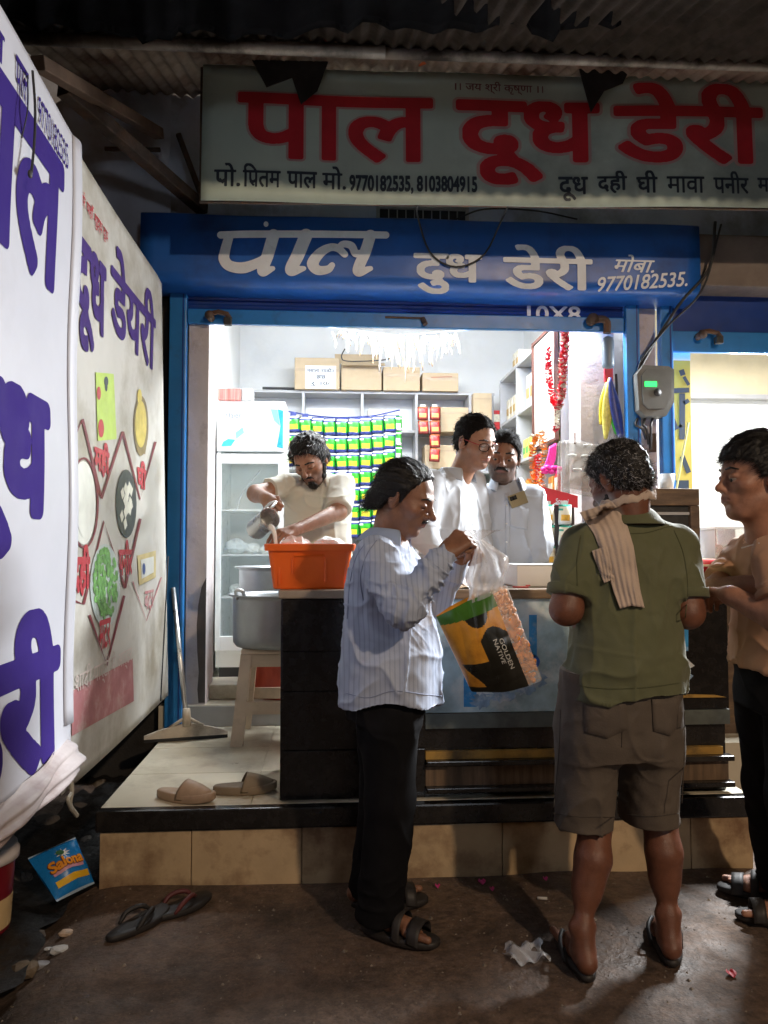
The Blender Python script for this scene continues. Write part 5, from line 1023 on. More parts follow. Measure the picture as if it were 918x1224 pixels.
mb = MB(); mb.tube([at_y(823, 505, 4.68), at_y(808, 588, 4.66)], .006, 6); tag(mb.build('thin_stick', mat('pale_bamboo', (.5, .4, .14), .5)), 'thin yellow stick leaning against the yellow board', 'stick')
# neighbour's wooden cabinet etc.
M_oldwood = mat('old_brown_wood', (.13, .085, .055), .6, var=.4, scale=6, aniso=(1, 1, 4), dirt=(.30, .19, .09), dscale=5, damt=.6, thr=.52, bump=.2)
A = at_y(781, 760, 3.95); B = at_y(836, 584, 3.95)
cb = thing('wooden_cabinet', 'old wooden cabinet with a dark mesh front behind the green polo man', 'cabinet', (A.x, 3.95, .3))
part('cabinet_frame', M_oldwood, cb, ((1.62, 3.95, B.z - .09), (B.x, 4.45, B.z)), ((B.x - .05, 3.95, .32), (B.x, 4.45, B.z - .091)), ((1.62, 3.95, .32), (1.67, 4.45, B.z - .091)), bev=.005)
part('mesh_front', mat('dark_mesh', (.02, .02, .02), .6, var=.4, scale=60), cb, ((1.672, 3.975, .32), (B.x - .052, 4.0, B.z - .092)))
part('cross_bar', M_grey, cb, ((1.672, 3.962, B.z - .14), (B.x - .052, 3.973, B.z - .125)), ((1.672, 3.962, B.z - .34), (B.x - .052, 3.973, B.z - .325)))
part('post', M_oldwood, cb, ((1.62, 3.955, -.02), (1.68, 4.44, .318)), ((B.x - .06, 3.955, -.02), (B.x, 4.44, .318)))
p = at_y(797, 584, 4.05); t = thing('plastic_cup', 'small white translucent cup on top of the wooden cabinet', 'cup', (p.x, 4.05, B.z)); mb = MB(); mb.smooth = True; mb.lathe((p.x, 4.05, B.z + .001), [(.005, 0), (.034, 0), (.042, .085), (.040, .085), (.032, .004), (.005, .004)], 20); mb.build('cup_body', mat('milky_cup', (.72, .78, .82), .3, alpha=.85, var=.04), t)
# neighbour counter with glass jars and red lid tub
nc = thing('neighbour_counter', 'low counter of the neighbouring shop with brass rail', 'counter', (2.4, 4.3, .3))
A = at_y(838, 668, 4.2)
part('counter_body', M_oldwood, nc, ((2.05, 4.2, .0), (3.6, 4.58, A.z - .03)), bev=.005)
part('counter_top', M_cream, nc, ((2.04, 4.19, A.z - .028), (3.62, 4.59, A.z)), bev=.005)
part('brass_rail', mat('brass', (.62, .42, .12), .3, metal=.8), nc, ((2.04, 4.175, A.z - .05), (3.62, 4.187, A.z - .03)))
gc = thing('glass_case', 'clear glass case of snacks on the neighbouring counter', 'glass case', (2.4, 4.35, A.z))
Gx0, Gx1, Gz1 = at_y(837, 0, 4.3).x, at_y(885, 0, 4.3).x, at_y(0, 631, 4.3).z
part('glass_front', mat('case_glass', (.75, .80, .80), .05, alpha=.3, var=.05), gc, ((Gx0, 4.25, A.z + .001), (Gx1, 4.254, Gz1)))
part('case_divider', M_grey, gc, ((at_y(859, 0, 4.3).x, 4.256, A.z + .001), (at_y(860.5, 0, 4.3).x, 4.45, Gz1)))
part('case_side', M_grey, gc, ((Gx0, 4.256, A.z + .001), (Gx0 + .01, 4.45, Gz1)))
part('case_lid', mat('lid_glass', (.55, .56, .55), .2, alpha=.7), gc, ((Gx0 - .01, 4.24, Gz1 + .001), (Gx1, 4.46, Gz1 + .012)))
for k in range(3): bagthing('snack_heap', ['pale pink snack heap at the left in the glass case', 'cream snack heap in the middle of the glass case', 'greenish snack heap at the right in the glass case'][k], 'snacks', (Gx0 + .055 + k * .07, 4.34, A.z + .04), .04, 90 + k, mat('snack_%d' % k, [(.55, .42, .38), (.6, .55, .45), (.4, .46, .42)][k], .6, var=.3, scale=30), (1, 1, 1.1), .3)
p = at_y(856, 689, 4.02); rt_ = thing('red_tub', 'red plastic tub with a rim in front of the glass case', 'tub', (p.x, 4.02, p.z - .1))
mb = MB(); mb.smooth = True; zt_ = at_y(0, 670, 4.0).z; mb.lathe((p.x, 4.05, zt_ - .12), [(.01, 0), (.075, 0), (.09, .08), (.098, .082), (.098, .10), (.09, .105), (.085, .12), (.01, .118)], 28); mb.build('tub_body', mat('bright_red_plastic', (.55, .012, .02), .35, var=.06), rt_)
mb = MB(); mb.smooth = True; mb.lathe((p.x, 4.05, zt_ - .037), [(.0985, 0), (.101, .003), (.101, .010), (.0985, .013)], 28); mb.build('rim_band', mat('pale_rim', (.7, .62, .45), .4), rt_)
st2 = thing('tub_stand', 'dark little table under the red tub', 'table', (p.x, 4.05, 0)); part('table_top', M_oldwood, st2, ((p.x - .13, 3.96, zt_ - .15), (p.x + .25, 4.17, zt_ - .1215)), bev=.004); part('leg', M_oldwood, st2, ((p.x - .12, 3.97, -.02), (p.x - .08, 4.01, zt_ - .151))); part('leg', M_oldwood, st2, ((p.x + .20, 3.97, -.02), (p.x + .24, 4.01, zt_ - .151))); part('leg', M_oldwood, st2, ((p.x - .12, 4.12, -.02), (p.x - .08, 4.16, zt_ - .151))); part('leg', M_oldwood, st2, ((p.x + .20, 4.12, -.02), (p.x + .24, 4.16, zt_ - .151)))
# ================================================================== bodies and clothes grown from distance fields
class Grid:
    def __init__(s, lo, hi, res):
        s.lo = np.array(lo, float); s.res = res; n = np.maximum(4, np.ceil((np.array(hi, float) - s.lo) / res).astype(int) + 1)
        s.ax = [s.lo[i] + res * np.arange(n[i]) for i in range(3)]; s.F = np.full(n, .5, np.float32)
    def sub(s, lo, hi):
        sl = []
        for i in range(3):
            a = int(np.searchsorted(s.ax[i], lo[i])); b = int(np.searchsorted(s.ax[i], hi[i]))
            if b <= a: return None
            sl.append(slice(a, b))
        return tuple(sl)
    def apply(s, prim):
        fn, lo, hi, k, op = prim; m = .03 + k
        sl = s.sub([v - m for v in lo], [v + m for v in hi])
        if sl is None: return
        x = s.ax[0][sl[0]][:, None, None]; y = s.ax[1][sl[1]][None, :, None]; z = s.ax[2][sl[2]][None, None, :]
        d = fn(x, y, z); f = s.F[sl]
        if op == '+':
            r = np.minimum(f, d)
            if k > 0: h = np.maximum(k - np.abs(f - d), 0) / k; r = r - h * h * k * .25
        elif op == '-':
            r = np.maximum(f, -d)
            if k > 0: h = np.maximum(k - np.abs(f + d), 0) / k; r = r + h * h * k * .25
        else: r = np.maximum(f, d)
        s.F[sl] = r
    def mesh(s):
        F = s.F; S = F < 0
        c = [F[i:F.shape[0] - 1 + i, j:F.shape[1] - 1 + j, k:F.shape[2] - 1 + k] for i in (0, 1) for j in (0, 1) for k in (0, 1)]
        cnt = sum((q < 0).astype(np.int8) for q in c); mix = (cnt > 0) & (cnt < 8); idx = np.full(mix.shape, -1, np.int64); I = np.argwhere(mix); idx[mix] = np.arange(len(I))
        if len(I) == 0: return np.zeros((0, 3)), np.zeros((0, 4), int)
        V = np.array([q[mix] for q in c]); P = np.zeros((len(I), 3)); N = np.zeros(len(I))
        off = np.array([(i, j, k) for i in (0, 1) for j in (0, 1) for k in (0, 1)], float)
        for a in range(8):
            for b in range(a + 1, 8):
                if np.abs(off[a] - off[b]).sum() != 1: continue
                e = (V[a] < 0) != (V[b] < 0); t = np.where(e, V[a] / np.where(e, V[a] - V[b], 1), 0)
                P += np.where(e[:, None], off[a] + t[:, None] * (off[b] - off[a]), 0); N += e
        P = (I + P / N[:, None]) * s.res + s.lo
        Q = []
        n = F.shape
        for ax in range(3):
            u, v = [(1, 2), (2, 0), (0, 1)][ax]
            a0 = [slice(1, -1)] * 3; a0[ax] = slice(0, -1); a1 = [slice(1, -1)] * 3; a1[ax] = slice(1, None)
            A, B = S[tuple(a0)], S[tuple(a1)]
            for fl, M in ((0, A & ~B), (1, B & ~A)):
                E = np.argwhere(M)
                if len(E) == 0: continue
                E[:, u] += 1; E[:, v] += 1
                def id_(du, dv): T = E.copy(); T[:, u] -= du; T[:, v] -= dv; return idx[T[:, 0], T[:, 1], T[:, 2]]
                q = np.stack([id_(1, 1), id_(0, 1), id_(0, 0), id_(1, 0)], 1); Q.append(q if fl == 0 else q[:, ::-1])
        Q = np.concatenate(Q) if Q else np.zeros((0, 4), int); Q = Q[(Q >= 0).all(1)]
        return P, Q
def A3(p): return np.array(p, float)
def cone(a, b, ra, rb=None, k=.01, op='+'):
    a, b = A3(a), A3(b); rb = ra if rb is None else rb; ba = b - a; L2 = max(ba @ ba, 1e-9)
    def fn(x, y, z):
        px_, py_, pz_ = x - a[0], y - a[1], z - a[2]; h = np.clip((px_ * ba[0] + py_ * ba[1] + pz_ * ba[2]) / L2, 0, 1)
        return np.sqrt((px_ - h * ba[0]) ** 2 + (py_ - h * ba[1]) ** 2 + (pz_ - h * ba[2]) ** 2) - (ra + (rb - ra) * h)
    r = max(ra, rb); return (fn, np.minimum(a, b) - r, np.maximum(a, b) + r, k, op)
def ell(c, r, rot=None, k=.01, op='+'):
    c, r = A3(c), A3(r); M = np.eye(3) if rot is None else A3(rot)          # rows of M: local axes
    def fn(x, y, z):
        q = [M[i][0] * (x - c[0]) + M[i][1] * (y - c[1]) + M[i][2] * (z - c[2]) for i in range(3)]
        k0 = np.sqrt(sum((q[i] / r[i]) ** 2 for i in range(3))); k1 = np.sqrt(sum((q[i] / r[i] ** 2) ** 2 for i in range(3))) + 1e-9
        return k0 * (k0 - 1) / k1
    R_ = r.max(); return (fn, c - R_, c + R_, k, op)
def loft(secs, ang, k=.02, p=2.3, op='+'):
    """stack of superellipses: (z, cx, cy, half along facing, half across); ang = facing angle"""
    S = A3(sorted(secs)); zf = np.linspace(S[0, 0], S[-1, 0], 120)
    T = [np.interp(zf, S[:, 0], S[:, i]) for i in range(1, 5)]
    ker = np.hanning(15); ker /= ker.sum(); T = [np.convolve(np.pad(t_, 7, 'edge'), ker, 'valid') for t_ in T]
    ca, sa = math.cos(ang), math.sin(ang); z0, z1 = S[0, 0], S[-1, 0]
    def fn(x, y, z):
        zz = np.clip(z, z0, z1); cx, cy, a, b = [np.interp(zz, zf, t_) for t_ in T]
        u = (x - cx) * ca + (y - cy) * sa; v = -(x - cx) * sa + (y - cy) * ca
        q = ((np.abs(u) / a) ** p + (np.abs(v) / b) ** p) ** (1 / p)
        return np.maximum((q - 1) * np.minimum(a, b) * .95, np.maximum(z0 - z, z - z1))
    m = S[:, 3:5].max(); return (fn, A3([S[:, 1].min() - m, S[:, 2].min() - m, z0]), A3([S[:, 1].max() + m, S[:, 2].max() + m, z1]), k, op)
def bounds(prims, pad=.02):
    P = [p for p in prims if p[4] == '+']; return np.min([p[1] for p in P], 0) - pad, np.max([p[2] for p in P], 0) + pad
def grow(prims, res, lo=None, hi=None):
    l, h = bounds(prims); lo = l if lo is None else np.maximum(l, lo); hi = h if hi is None else np.minimum(h, hi)
    g = Grid(lo, hi, res)
    for p in prims: g.apply(p)
    return g.mesh()
_LAT = RNG.rand(32, 32, 32) * 2 - 1
def vn(p):
    i = np.floor(p).astype(int); f = p - i; f = f * f * f * (f * (f * 6 - 15) + 10); out = 0
    for dx in (0, 1):
        for dy in (0, 1):
            for dz in (0, 1):
                wgt = (f[:, 0] if dx else 1 - f[:, 0]) * (f[:, 1] if dy else 1 - f[:, 1]) * (f[:, 2] if dz else 1 - f[:, 2])
                out = out + wgt * _LAT[(i[:, 0] + dx) % 32, (i[:, 1] + dy) % 32, (i[:, 2] + dz) % 32]
    return out
def normals(V, Q):
    n = np.cross(V[Q[:, 2]] - V[Q[:, 0]], V[Q[:, 3]] - V[Q[:, 1]]); N = np.zeros_like(V)
    for k in range(4):
        for j in range(3): N[:, j] += np.bincount(Q[:, k], n[:, j], len(V))
    return N / (np.linalg.norm(N, axis=1, keepdims=True) + 1e-12)
def relax(V, Q, it=1, w_=.5):
    for _ in range(it):
        S = np.zeros_like(V); C_ = np.zeros(len(V))
        for a, b in ((0, 1), (1, 2), (2, 3), (3, 0)):
            for s_, d in ((a, b), (b, a)):
                for j in range(3): S[:, j] += np.bincount(Q[:, s_], V[Q[:, d], j], len(V))
                C_ += np.bincount(Q[:, s_], minlength=len(V))
        V = V * (1 - w_) + w_ * S / np.maximum(C_, 1)[:, None]
    return V
def folds(V, Q, layers, seed=0):
    """cloth creases: each layer = (axis frequencies (fx, fy, fz) or 3x3 matrix, amplitude, ridge 0/1, weight fn or None)"""
    N = normals(V, Q); D = np.zeros(len(V))
    for i, (fr_, amp, ridge, wf) in enumerate(layers):
        M = A3(fr_); q = V * M if M.ndim == 1 else V @ M.T
        q = q + .55 * np.stack([vn(q * .6 + 7.1 * i + seed), vn(q * .6 + 3.3 * i + 11 + seed), vn(q * .6 + 19 + seed)], 1)
        n = vn(q + 5.7 * i + seed)
        n = (np.exp(-np.abs(n) * 5.5) - .38) * .95 if ridge else n
        D += amp * n * (wf(V) if wf is not None else 1)
    return V + N * D[:, None]
def to_obj(name, V, Q, mats, parent=None, loc=None, tint=None, mi=None, smooth=True):
    org = ORG[parent.name] if parent is not None else Vector(loc or (0, 0, 0)); V = V - A3(org)
    me = bpy.data.meshes.new(name); n, m = len(V), len(Q)
    me.vertices.add(n); me.vertices.foreach_set('co', V.astype(np.float32).ravel()); me.loops.add(m * 4); me.loops.foreach_set('vertex_index', Q.astype(np.int32).ravel())
    me.polygons.add(m); me.polygons.foreach_set('loop_start', np.arange(0, m * 4, 4, dtype=np.int32)); me.polygons.foreach_set('loop_total', np.full(m, 4, np.int32)) if False else None
    me.update(calc_edges=True); me.validate()
    me.polygons.foreach_set('use_smooth', np.full(len(me.polygons), smooth))
    for x in (mats if isinstance(mats, (list, tuple)) else [mats]): me.materials.append(x)
    if mi is not None and len(mi) == len(me.polygons): me.polygons.foreach_set('material_index', mi.astype(np.int32))
    if tint is not None and len(tint) == len(me.vertices):
        at = me.color_attributes.new('tint', 'FLOAT_COLOR', 'POINT'); at.data.foreach_set('color', np.concatenate([tint, np.ones((n, 1))], 1).astype(np.float32).ravel())
    me.update(); return link(name, me, parent, loc)
def join(parts):
    V, Q, T = [], [], []; o = 0
    for v, q, t_ in parts: V.append(v); Q.append(q + o); T.append(t_); o += len(v)
    return np.concatenate(V), np.concatenate(Q), np.concatenate(T)

# ------------------------------------------------------------------ head
def frame(psi, pitch, roll=0):
    f0 = A3([math.cos(psi), math.sin(psi), 0]); z = A3([0, 0, 1]); f = f0 * math.cos(pitch) - z * math.sin(pitch); u = z * math.cos(pitch) + f0 * math.sin(pitch); r = np.cross(f, u)
    r2 = r * math.cos(roll) + u * math.sin(roll); u2 = u * math.cos(roll) - r * math.sin(roll); return np.stack([r2, f, u2])   # rows: right, forward, up
HAIRLINE = ([-.13, -.07, -.035, -.012, .006, .020, .036, .052, .066, .085, .12], [-.080, -.074, -.052, -.004, -.012, -.016, .028, .046, .068, .078, .085])
def head_prims(jaw=1.0, nose=1.0, full=0.0, brow=1.0, mouth=0.0, chin=1.0):
    P = [ell((0, -.012, .034), (.0755, .0965, .082), k=.02), ell((0, .030, -.022), (.0625 + full * .3, .062, .088), k=.03),
         ell((0, .028, -.070), (.046 * jaw + full, .052, .042), k=.03), ell((0, .070, -.098), (.023 * jaw * chin, .021, .018), k=.025),
         cone((-.049 * jaw, -.004, -.056), (-.026, .058, -.098), .012, .012, .03), cone((.049 * jaw, -.004, -.056), (.026, .058, -.098), .012, .012, .03),
         cone((-.034, .076, .024), (-.010, .083, .021), .011 * brow, .010, .018), cone((.034, .076, .024), (.010, .083, .021), .011 * brow, .010, .018),
         ell((-.046, .056, -.022), (.022, .024, .018), k=.025), ell((.046, .056, -.022), (.022, .024, .018), k=.025)]
    P += [ell((sx * .0325, .0985, .003), (.017, .018, .0115), k=.016, op='-') for sx in (-1, 1)]
    P += [ell((sx * .0325, .0770, .0030), (.0170, .0165, .0105), k=.004) for sx in (-1, 1)] + [ell((sx * .0325, .0745, -.012), (.0165, .0150, .0075), k=.004) for sx in (-1, 1)]
    P += [cone((sx * .018, .0895, -.0055), (sx * .048, .081, -.0065), .0011, .0011, .003, '-') for sx in (-1, 1)]
    P += [cone((0, .086, .016), (0, .097 + .018 * nose, -.025), .0075, .0110 * nose ** .5, .012), ell((0, .099 + .018 * nose, -.027), (.0125 * nose ** .5, .011, .0105), k=.008)]
    P += [ell((sx * .0145 * nose, .099, -.032), (.0085 * nose, .011, .0085), k=.007) for sx in (-1, 1)] + [ell((sx * .0065, .107, -.0400), (.0042, .006, .0035), k=.003, op='-') for sx in (-1, 1)]
    P += [ell((0, .083, -.058), (.032, .016, .024), k=.016), cone((-.021, .0925, -.0555), (0, .0985, -.0535), .0046, .0062, .006), cone((.021, .0925, -.0555), (0, .0985, -.0535), .0046, .0062, .006),
          cone((-.017, .0920, -.0655), (.017, .0920, -.0655), .0072, .0072, .006), ell((0, .0965, -.0665), (.013, .0055, .006), k=.006),
          cone((-.024, .0955, -.0605), (.024, .0955, -.0605), .0016, .0016, .003, '-'), ell((0, .097, -.079), (.02, .006, .005), k=.01, op='-')]
    if mouth: P.append(ell((0, .103, -.061), (.015, .009, .004 + mouth), k=.003, op='-'))
    for sx in (-1, 1):
        tl = frame(R(90), 0); a_ = R(20) * sx
        M = np.stack([A3([math.cos(a_), -math.sin(a_) * 1, 0]), A3([math.sin(a_), math.cos(a_), 0]), A3([0, 0, 1])])
        P += [ell((sx * .0775, -.010, -.004), (.0095, .0205, .034), M, k=.006), ell((sx * .072, -.002, -.014), (.010, .012, .02), k=.008), ell((sx * .089, -.010, .002), (.0075, .0120, .0215), M, k=.005, op='-'), ell((sx * .079, -.004, -.035), (.007, .009, .009), k=.006)]
    return P
def head_mesh(hp, neck_local, neck_r=.051, res=.0026):
    P = head_prims(**hp); n0 = A3([0, -.022, -.055]); n1 = A3(neck_local)
    P += [cone(n0, n1, neck_r * .97, neck_r * 1.08, .03), cone(A3([0, .022, -.078]), n1 + (0, .01, 0), .02, .028, .04)]
    V, Q = grow(P, res); return relax(V, Q, 1, .35), Q
def head_tint(V, skin, lip, beard=0, stub=(.05, .04, .035)):
    n = len(V); T = np.tile(A3(skin), (n, 1)); x, y, z = V.T
    def g(c, r): return np.exp(-(((x - c[0]) / r[0]) ** 2 + ((y - c[1]) / r[1]) ** 2 + ((z - c[2]) / r[2]) ** 2))
    def mixc(w_, c):
        nonlocal T; w_ = np.clip(w_, 0, 1)[:, None]; T = T * (1 - w_) + A3(c) * w_
    mixc(.35 * (g((0, .11, -.03), (.02, .02, .015)) + g((.05, .05, -.02), (.025, .03, .02)) + g((-.05, .05, -.02), (.025, .03, .02))), A3(skin) * (1.12, .82, .78))
    mixc(.5 * (g((.033, .085, .0), (.022, .02, .014)) + g((-.033, .085, .0), (.022, .02, .014))), A3(skin) * .62)  # eye sockets darkened, shade painted into the skin colour
    mixc(1.3 * (g((0, .098, -.060), (.021, .02, .0085))), lip)
    mixc(1.5 * (g((.033, .089, -.0055), (.0155, .008, .0022)) + g((-.033, .089, -.0055), (.0155, .008, .0022))), (.02, .015, .012))
    if beard > 0:
        wb = np.clip((-.028 - z + .25 * np.clip(y - .02, -1, .06)) / .03, 0, 1) * np.clip((y + .012) / .02, 0, 1) * (z > -.14); mixc(beard * wb * (1 - g((0, .10, -.060), (.024, .02, .008))), stub)
    return T
def hair_field(V_, hp, thick, line=HAIRLINE, top=1.0, extra=None, res=.0038, front=0.0, shift=0.0):
    """hair cap: the skull grown by thick, kept above the hairline"""
    tf = thick
    P = [ell((0, -.012, .034), (.0755 + tf, .0965 + tf, .082 + tf * top), k=.02), ell((0, -.03, -.02), (.066 + tf, .070 + tf, .066), k=.02)]
    for e in (extra or []): P.append(e)
    yl, zl = line
    def cut(x, y, z): return (np.interp(y, yl, zl) + shift + front * (np.abs(x) / .07) ** 2 * (y > .03) - z) * .8
    P.append((cut, A3([-.3, -.3, -.3]), A3([.3, .3, .3]), 0, '^'))
    return grow(P, res)
def strands(V, N, n, length, wd, flow, curl, seed, lift=.3):
    """tapered ribbons rooted on the hair surface; flow(p, n) gives the lie of the hair"""
    rg = np.random.RandomState(seed); I = rg.randint(0, len(V), n); VV, QQ, MI = [], [], []; c = 0
    for i in I:
        p = V[i].copy(); nn = N[i]; d = flow(p, nn); d = d - nn * (d @ nn); d /= (np.linalg.norm(d) + 1e-9); d = d + nn * lift * rg.rand() + rg.randn(3) * curl * .5; d /= np.linalg.norm(d)
        L_ = length * rg.uniform(.5, 1.25); ax = rg.randn(3); ax /= np.linalg.norm(ax); seg = 5; s_ = np.cross(d, nn); s_ /= (np.linalg.norm(s_) + 1e-9); p = p - nn * .002
        for k in range(seg + 1):
            w_ = wd * (1 - .85 * (k / seg) ** 2); VV += [p - s_ * w_, p + s_ * w_]
            d = d + curl * np.cross(ax, d) - nn * .16 * lift * k / seg; d /= np.linalg.norm(d); p = p + d * L_ / seg
        for k in range(seg): a = c + 2 * k; QQ.append((a, a + 1, a + 3, a + 2)); MI.append(0)
        c += 2 * (seg + 1)
    return np.array(VV), np.array(QQ)

# ------------------------------------------------------------------ hands and feet
def hand(W, D, N, side, curl=(.9, .9, .9, .9), thumb=.5, sc_=1.0, spread=.1, k=.005):
    """W wrist, D wrist->knuckles, N back of the hand, side +1 right hand; curl per finger 0..1"""
    W = A3(W); D = A3(D) / np.linalg.norm(D); N = A3(N) - D * (A3(N) @ D); N /= np.linalg.norm(N)
    S = np.cross(D, N) * (-side); s_ = sc_; P = []
    K = W + D * .088 * s_
    P += [cone(W - D * .01, W + D * .02, .024 * s_, .025 * s_, .02)]
    for j in (-1.0, -.35, .35, 1.0): P.append(cone(W + D * .018 * s_ + S * j * .017 * s_, K + S * j * .030 * s_ - D * (.008 * abs(j - .3)) * s_, .0155 * s_, .0118 * s_, .014))
    lens = [(.043, .026, .020), (.047, .030, .021), (.043, .028, .020), (.034, .021, .018)]
    for f_, j in enumerate((1.0, .35, -.33, -1.0)):
        b = K + S * j * .030 * s_ - D * (.006 * abs(j - .3)) * s_ + N * .001; d = D + S * j * spread; d /= np.linalg.norm(d); r = (.0098, .0100, .0096, .0086)[f_] * s_; c = curl[f_]
        ang = 0
        for q, L_ in enumerate(lens[f_]):
            ang += (R(70), R(95), R(60))[q] * c; dd = d * math.cos(ang) - N * math.sin(ang); e = b + dd * L_ * s_; P.append(cone(b, e, r, r * .90, k)); b = e; r *= .91
    tb = W + D * .028 * s_ + S * .024 * s_ - N * .006; t1 = tb + (D * .55 + S * (.85 - .5 * thumb) - N * .45 * thumb) * .042 * s_; t2 = t1 + (D * .9 + S * (.35 - .75 * thumb) - N * .5 * thumb) * .032 * s_; t3 = t2 + (D * .95 + S * (.2 - .9 * thumb) - N * .35 * thumb) * .026 * s_
    P += [cone(tb, t1, .0155 * s_, .0125 * s_, .014), cone(t1, t2, .0118 * s_, .0108 * s_, k), cone(t2, t3, .0108 * s_, .0092 * s_, k)]
    return P
def foot(heel, toe, ankle, sc_=1.0, side=1):
    h, t_, a = A3(heel), A3(toe), A3(ankle); d = t_ - h; L_ = np.linalg.norm(d); d /= L_; s_ = np.cross(d, [0, 0, 1]) * side; z = A3([0, 0, 1]); P = []
    P += [cone(h + z * .030, h + d * .05 + z * .032, .030, .031, .02), cone(h + d * .05 + z * .05, h + d * .16 + z * .026, .034, .026, .02), cone(h + d * .10 + z * .022 + s_ * .01, h + d * .18 + z * .02 - s_ * .012, .024, .022, .02), cone(h + d * .16 + z * .018 - s_ * .028, h + d * .17 + z * .018 + s_ * .026, .018, .019, .015), cone(a, h + d * .035 + z * .055, .029, .031, .03)]
    for i, j in enumerate((1, .5, .05, -.42, -.85)): P.append(cone(h + d * (.185 - .016 * i) + s_ * j * .034 + z * .016, h + d * (L_ - .022 * i * .9 - .012) + s_ * j * .038 + z * .013, (.0125, .0095, .009, .0085, .008)[i], (.0125, .009, .0085, .008, .0075)[i], .006))
    return P

# ------------------------------------------------------------------ materials for people
def M_skin(nm): return mat('skin_' + nm, (.3, .2, .15), .47, var=.18, scale=34, bump=.22, bscale=230, attr=True, sss=.05, spec=.5, dirt=(.22, .085, .05), dscale=16, damt=.22, thr=.48, rvar=.3)
M_hair = mat('black_hair', (.010, .009, .009), .46, var=.25, scale=60, bump=.5, bscale=140, aniso=(1, 1, .35), spec=.32)
M_short_hair = mat('short_black_hair', (.008, .007, .007), .75, var=.3, scale=60, bump=.6, bscale=160, aniso=(1, 1, .35), spec=.12)
M_grey_glint = mat('grey_glint_hair', (.36, .36, .37), .36, var=.4, scale=40)  # grey beard hair, also glints of light painted into dark hair
M_shirtw = mat('white_shirt', (.47, .50, .55), .75, var=.04, scale=5, bump=.06, bscale=200)
M_shirtg = mat('pale_grey_shirt', (.39, .43, .50), .75, var=.04, scale=5, bump=.06, bscale=200)
M_cream_shirt = mat('cream_polo', (.66, .655, .58), .8, var=.04, scale=5, bump=.08, bscale=180)
M_olive_polo = mat('olive_polo', (.105, .112, .056), .85, var=.08, scale=6, bump=.12, bscale=220, sheen=.15)
M_brown_tee = mat('brown_tee', (.47, .27, .17), .85, var=.07, scale=5, bump=.1, bscale=220)
M_black_tr = mat('black_trouser', (.006, .006, .0075), .9, var=.2, scale=8, bump=.1, bscale=120, spec=.15)
M_denim = mat('brown_denim', (.095, .076, .060), .85, var=.22, scale=5, bump=.2, bscale=160, dirt=(.14, .115, .088), dscale=2.2, damt=.6)
M_sandal = mat('dark_sandal', (.022, .019, .018), .6, var=.2)
def striped():
    m = mat('striped_shirt', (.39, .45, .58), .78, var=.05, scale=4, bump=.08, bscale=220); nt = m.node_tree; N, L = nt.nodes, nt.links; b = N['Principled BSDF']
    src = b.inputs['Base Color'].links[0].from_socket; tc = N.new('ShaderNodeTexCoord'); sp_ = N.new('ShaderNodeSeparateXYZ'); L.new(tc.outputs['Object'], sp_.inputs[0])
    ns = N.new('ShaderNodeTexNoise'); ns.inputs['Scale'].default_value = 3; L.new(tc.outputs['Object'], ns.inputs['Vector'])
    m1 = N.new('ShaderNodeMath'); m1.operation = 'MULTIPLY_ADD'; m1.inputs[1].default_value = .03; L.new(ns.outputs[0], m1.inputs[0]); L.new(sp_.outputs[0], m1.inputs[2])
    m2 = N.new('ShaderNodeMath'); m2.operation = 'MULTIPLY'; m2.inputs[1].default_value = 2 * math.pi * 62; L.new(m1.outputs[0], m2.inputs[0]); m3 = N.new('ShaderNodeMath'); m3.operation = 'SINE'; L.new(m2.outputs[0], m3.inputs[0])
    mr = N.new('ShaderNodeMapRange'); mr.inputs[1].default_value = .35; mr.inputs[2].default_value = .8; mr.inputs[4].default_value = .5; L.new(m3.outputs[0], mr.inputs[0])
    mx = N.new('ShaderNodeMix'); mx.data_type = 'RGBA'; L.new(mr.outputs[0], mx.inputs[0]); L.new(src, mx.inputs[6]); mx.inputs[7].default_value = (.24, .28, .40, 1); L.new(mx.outputs[2], b.inputs['Base Color']); return m
M_stripe = striped()

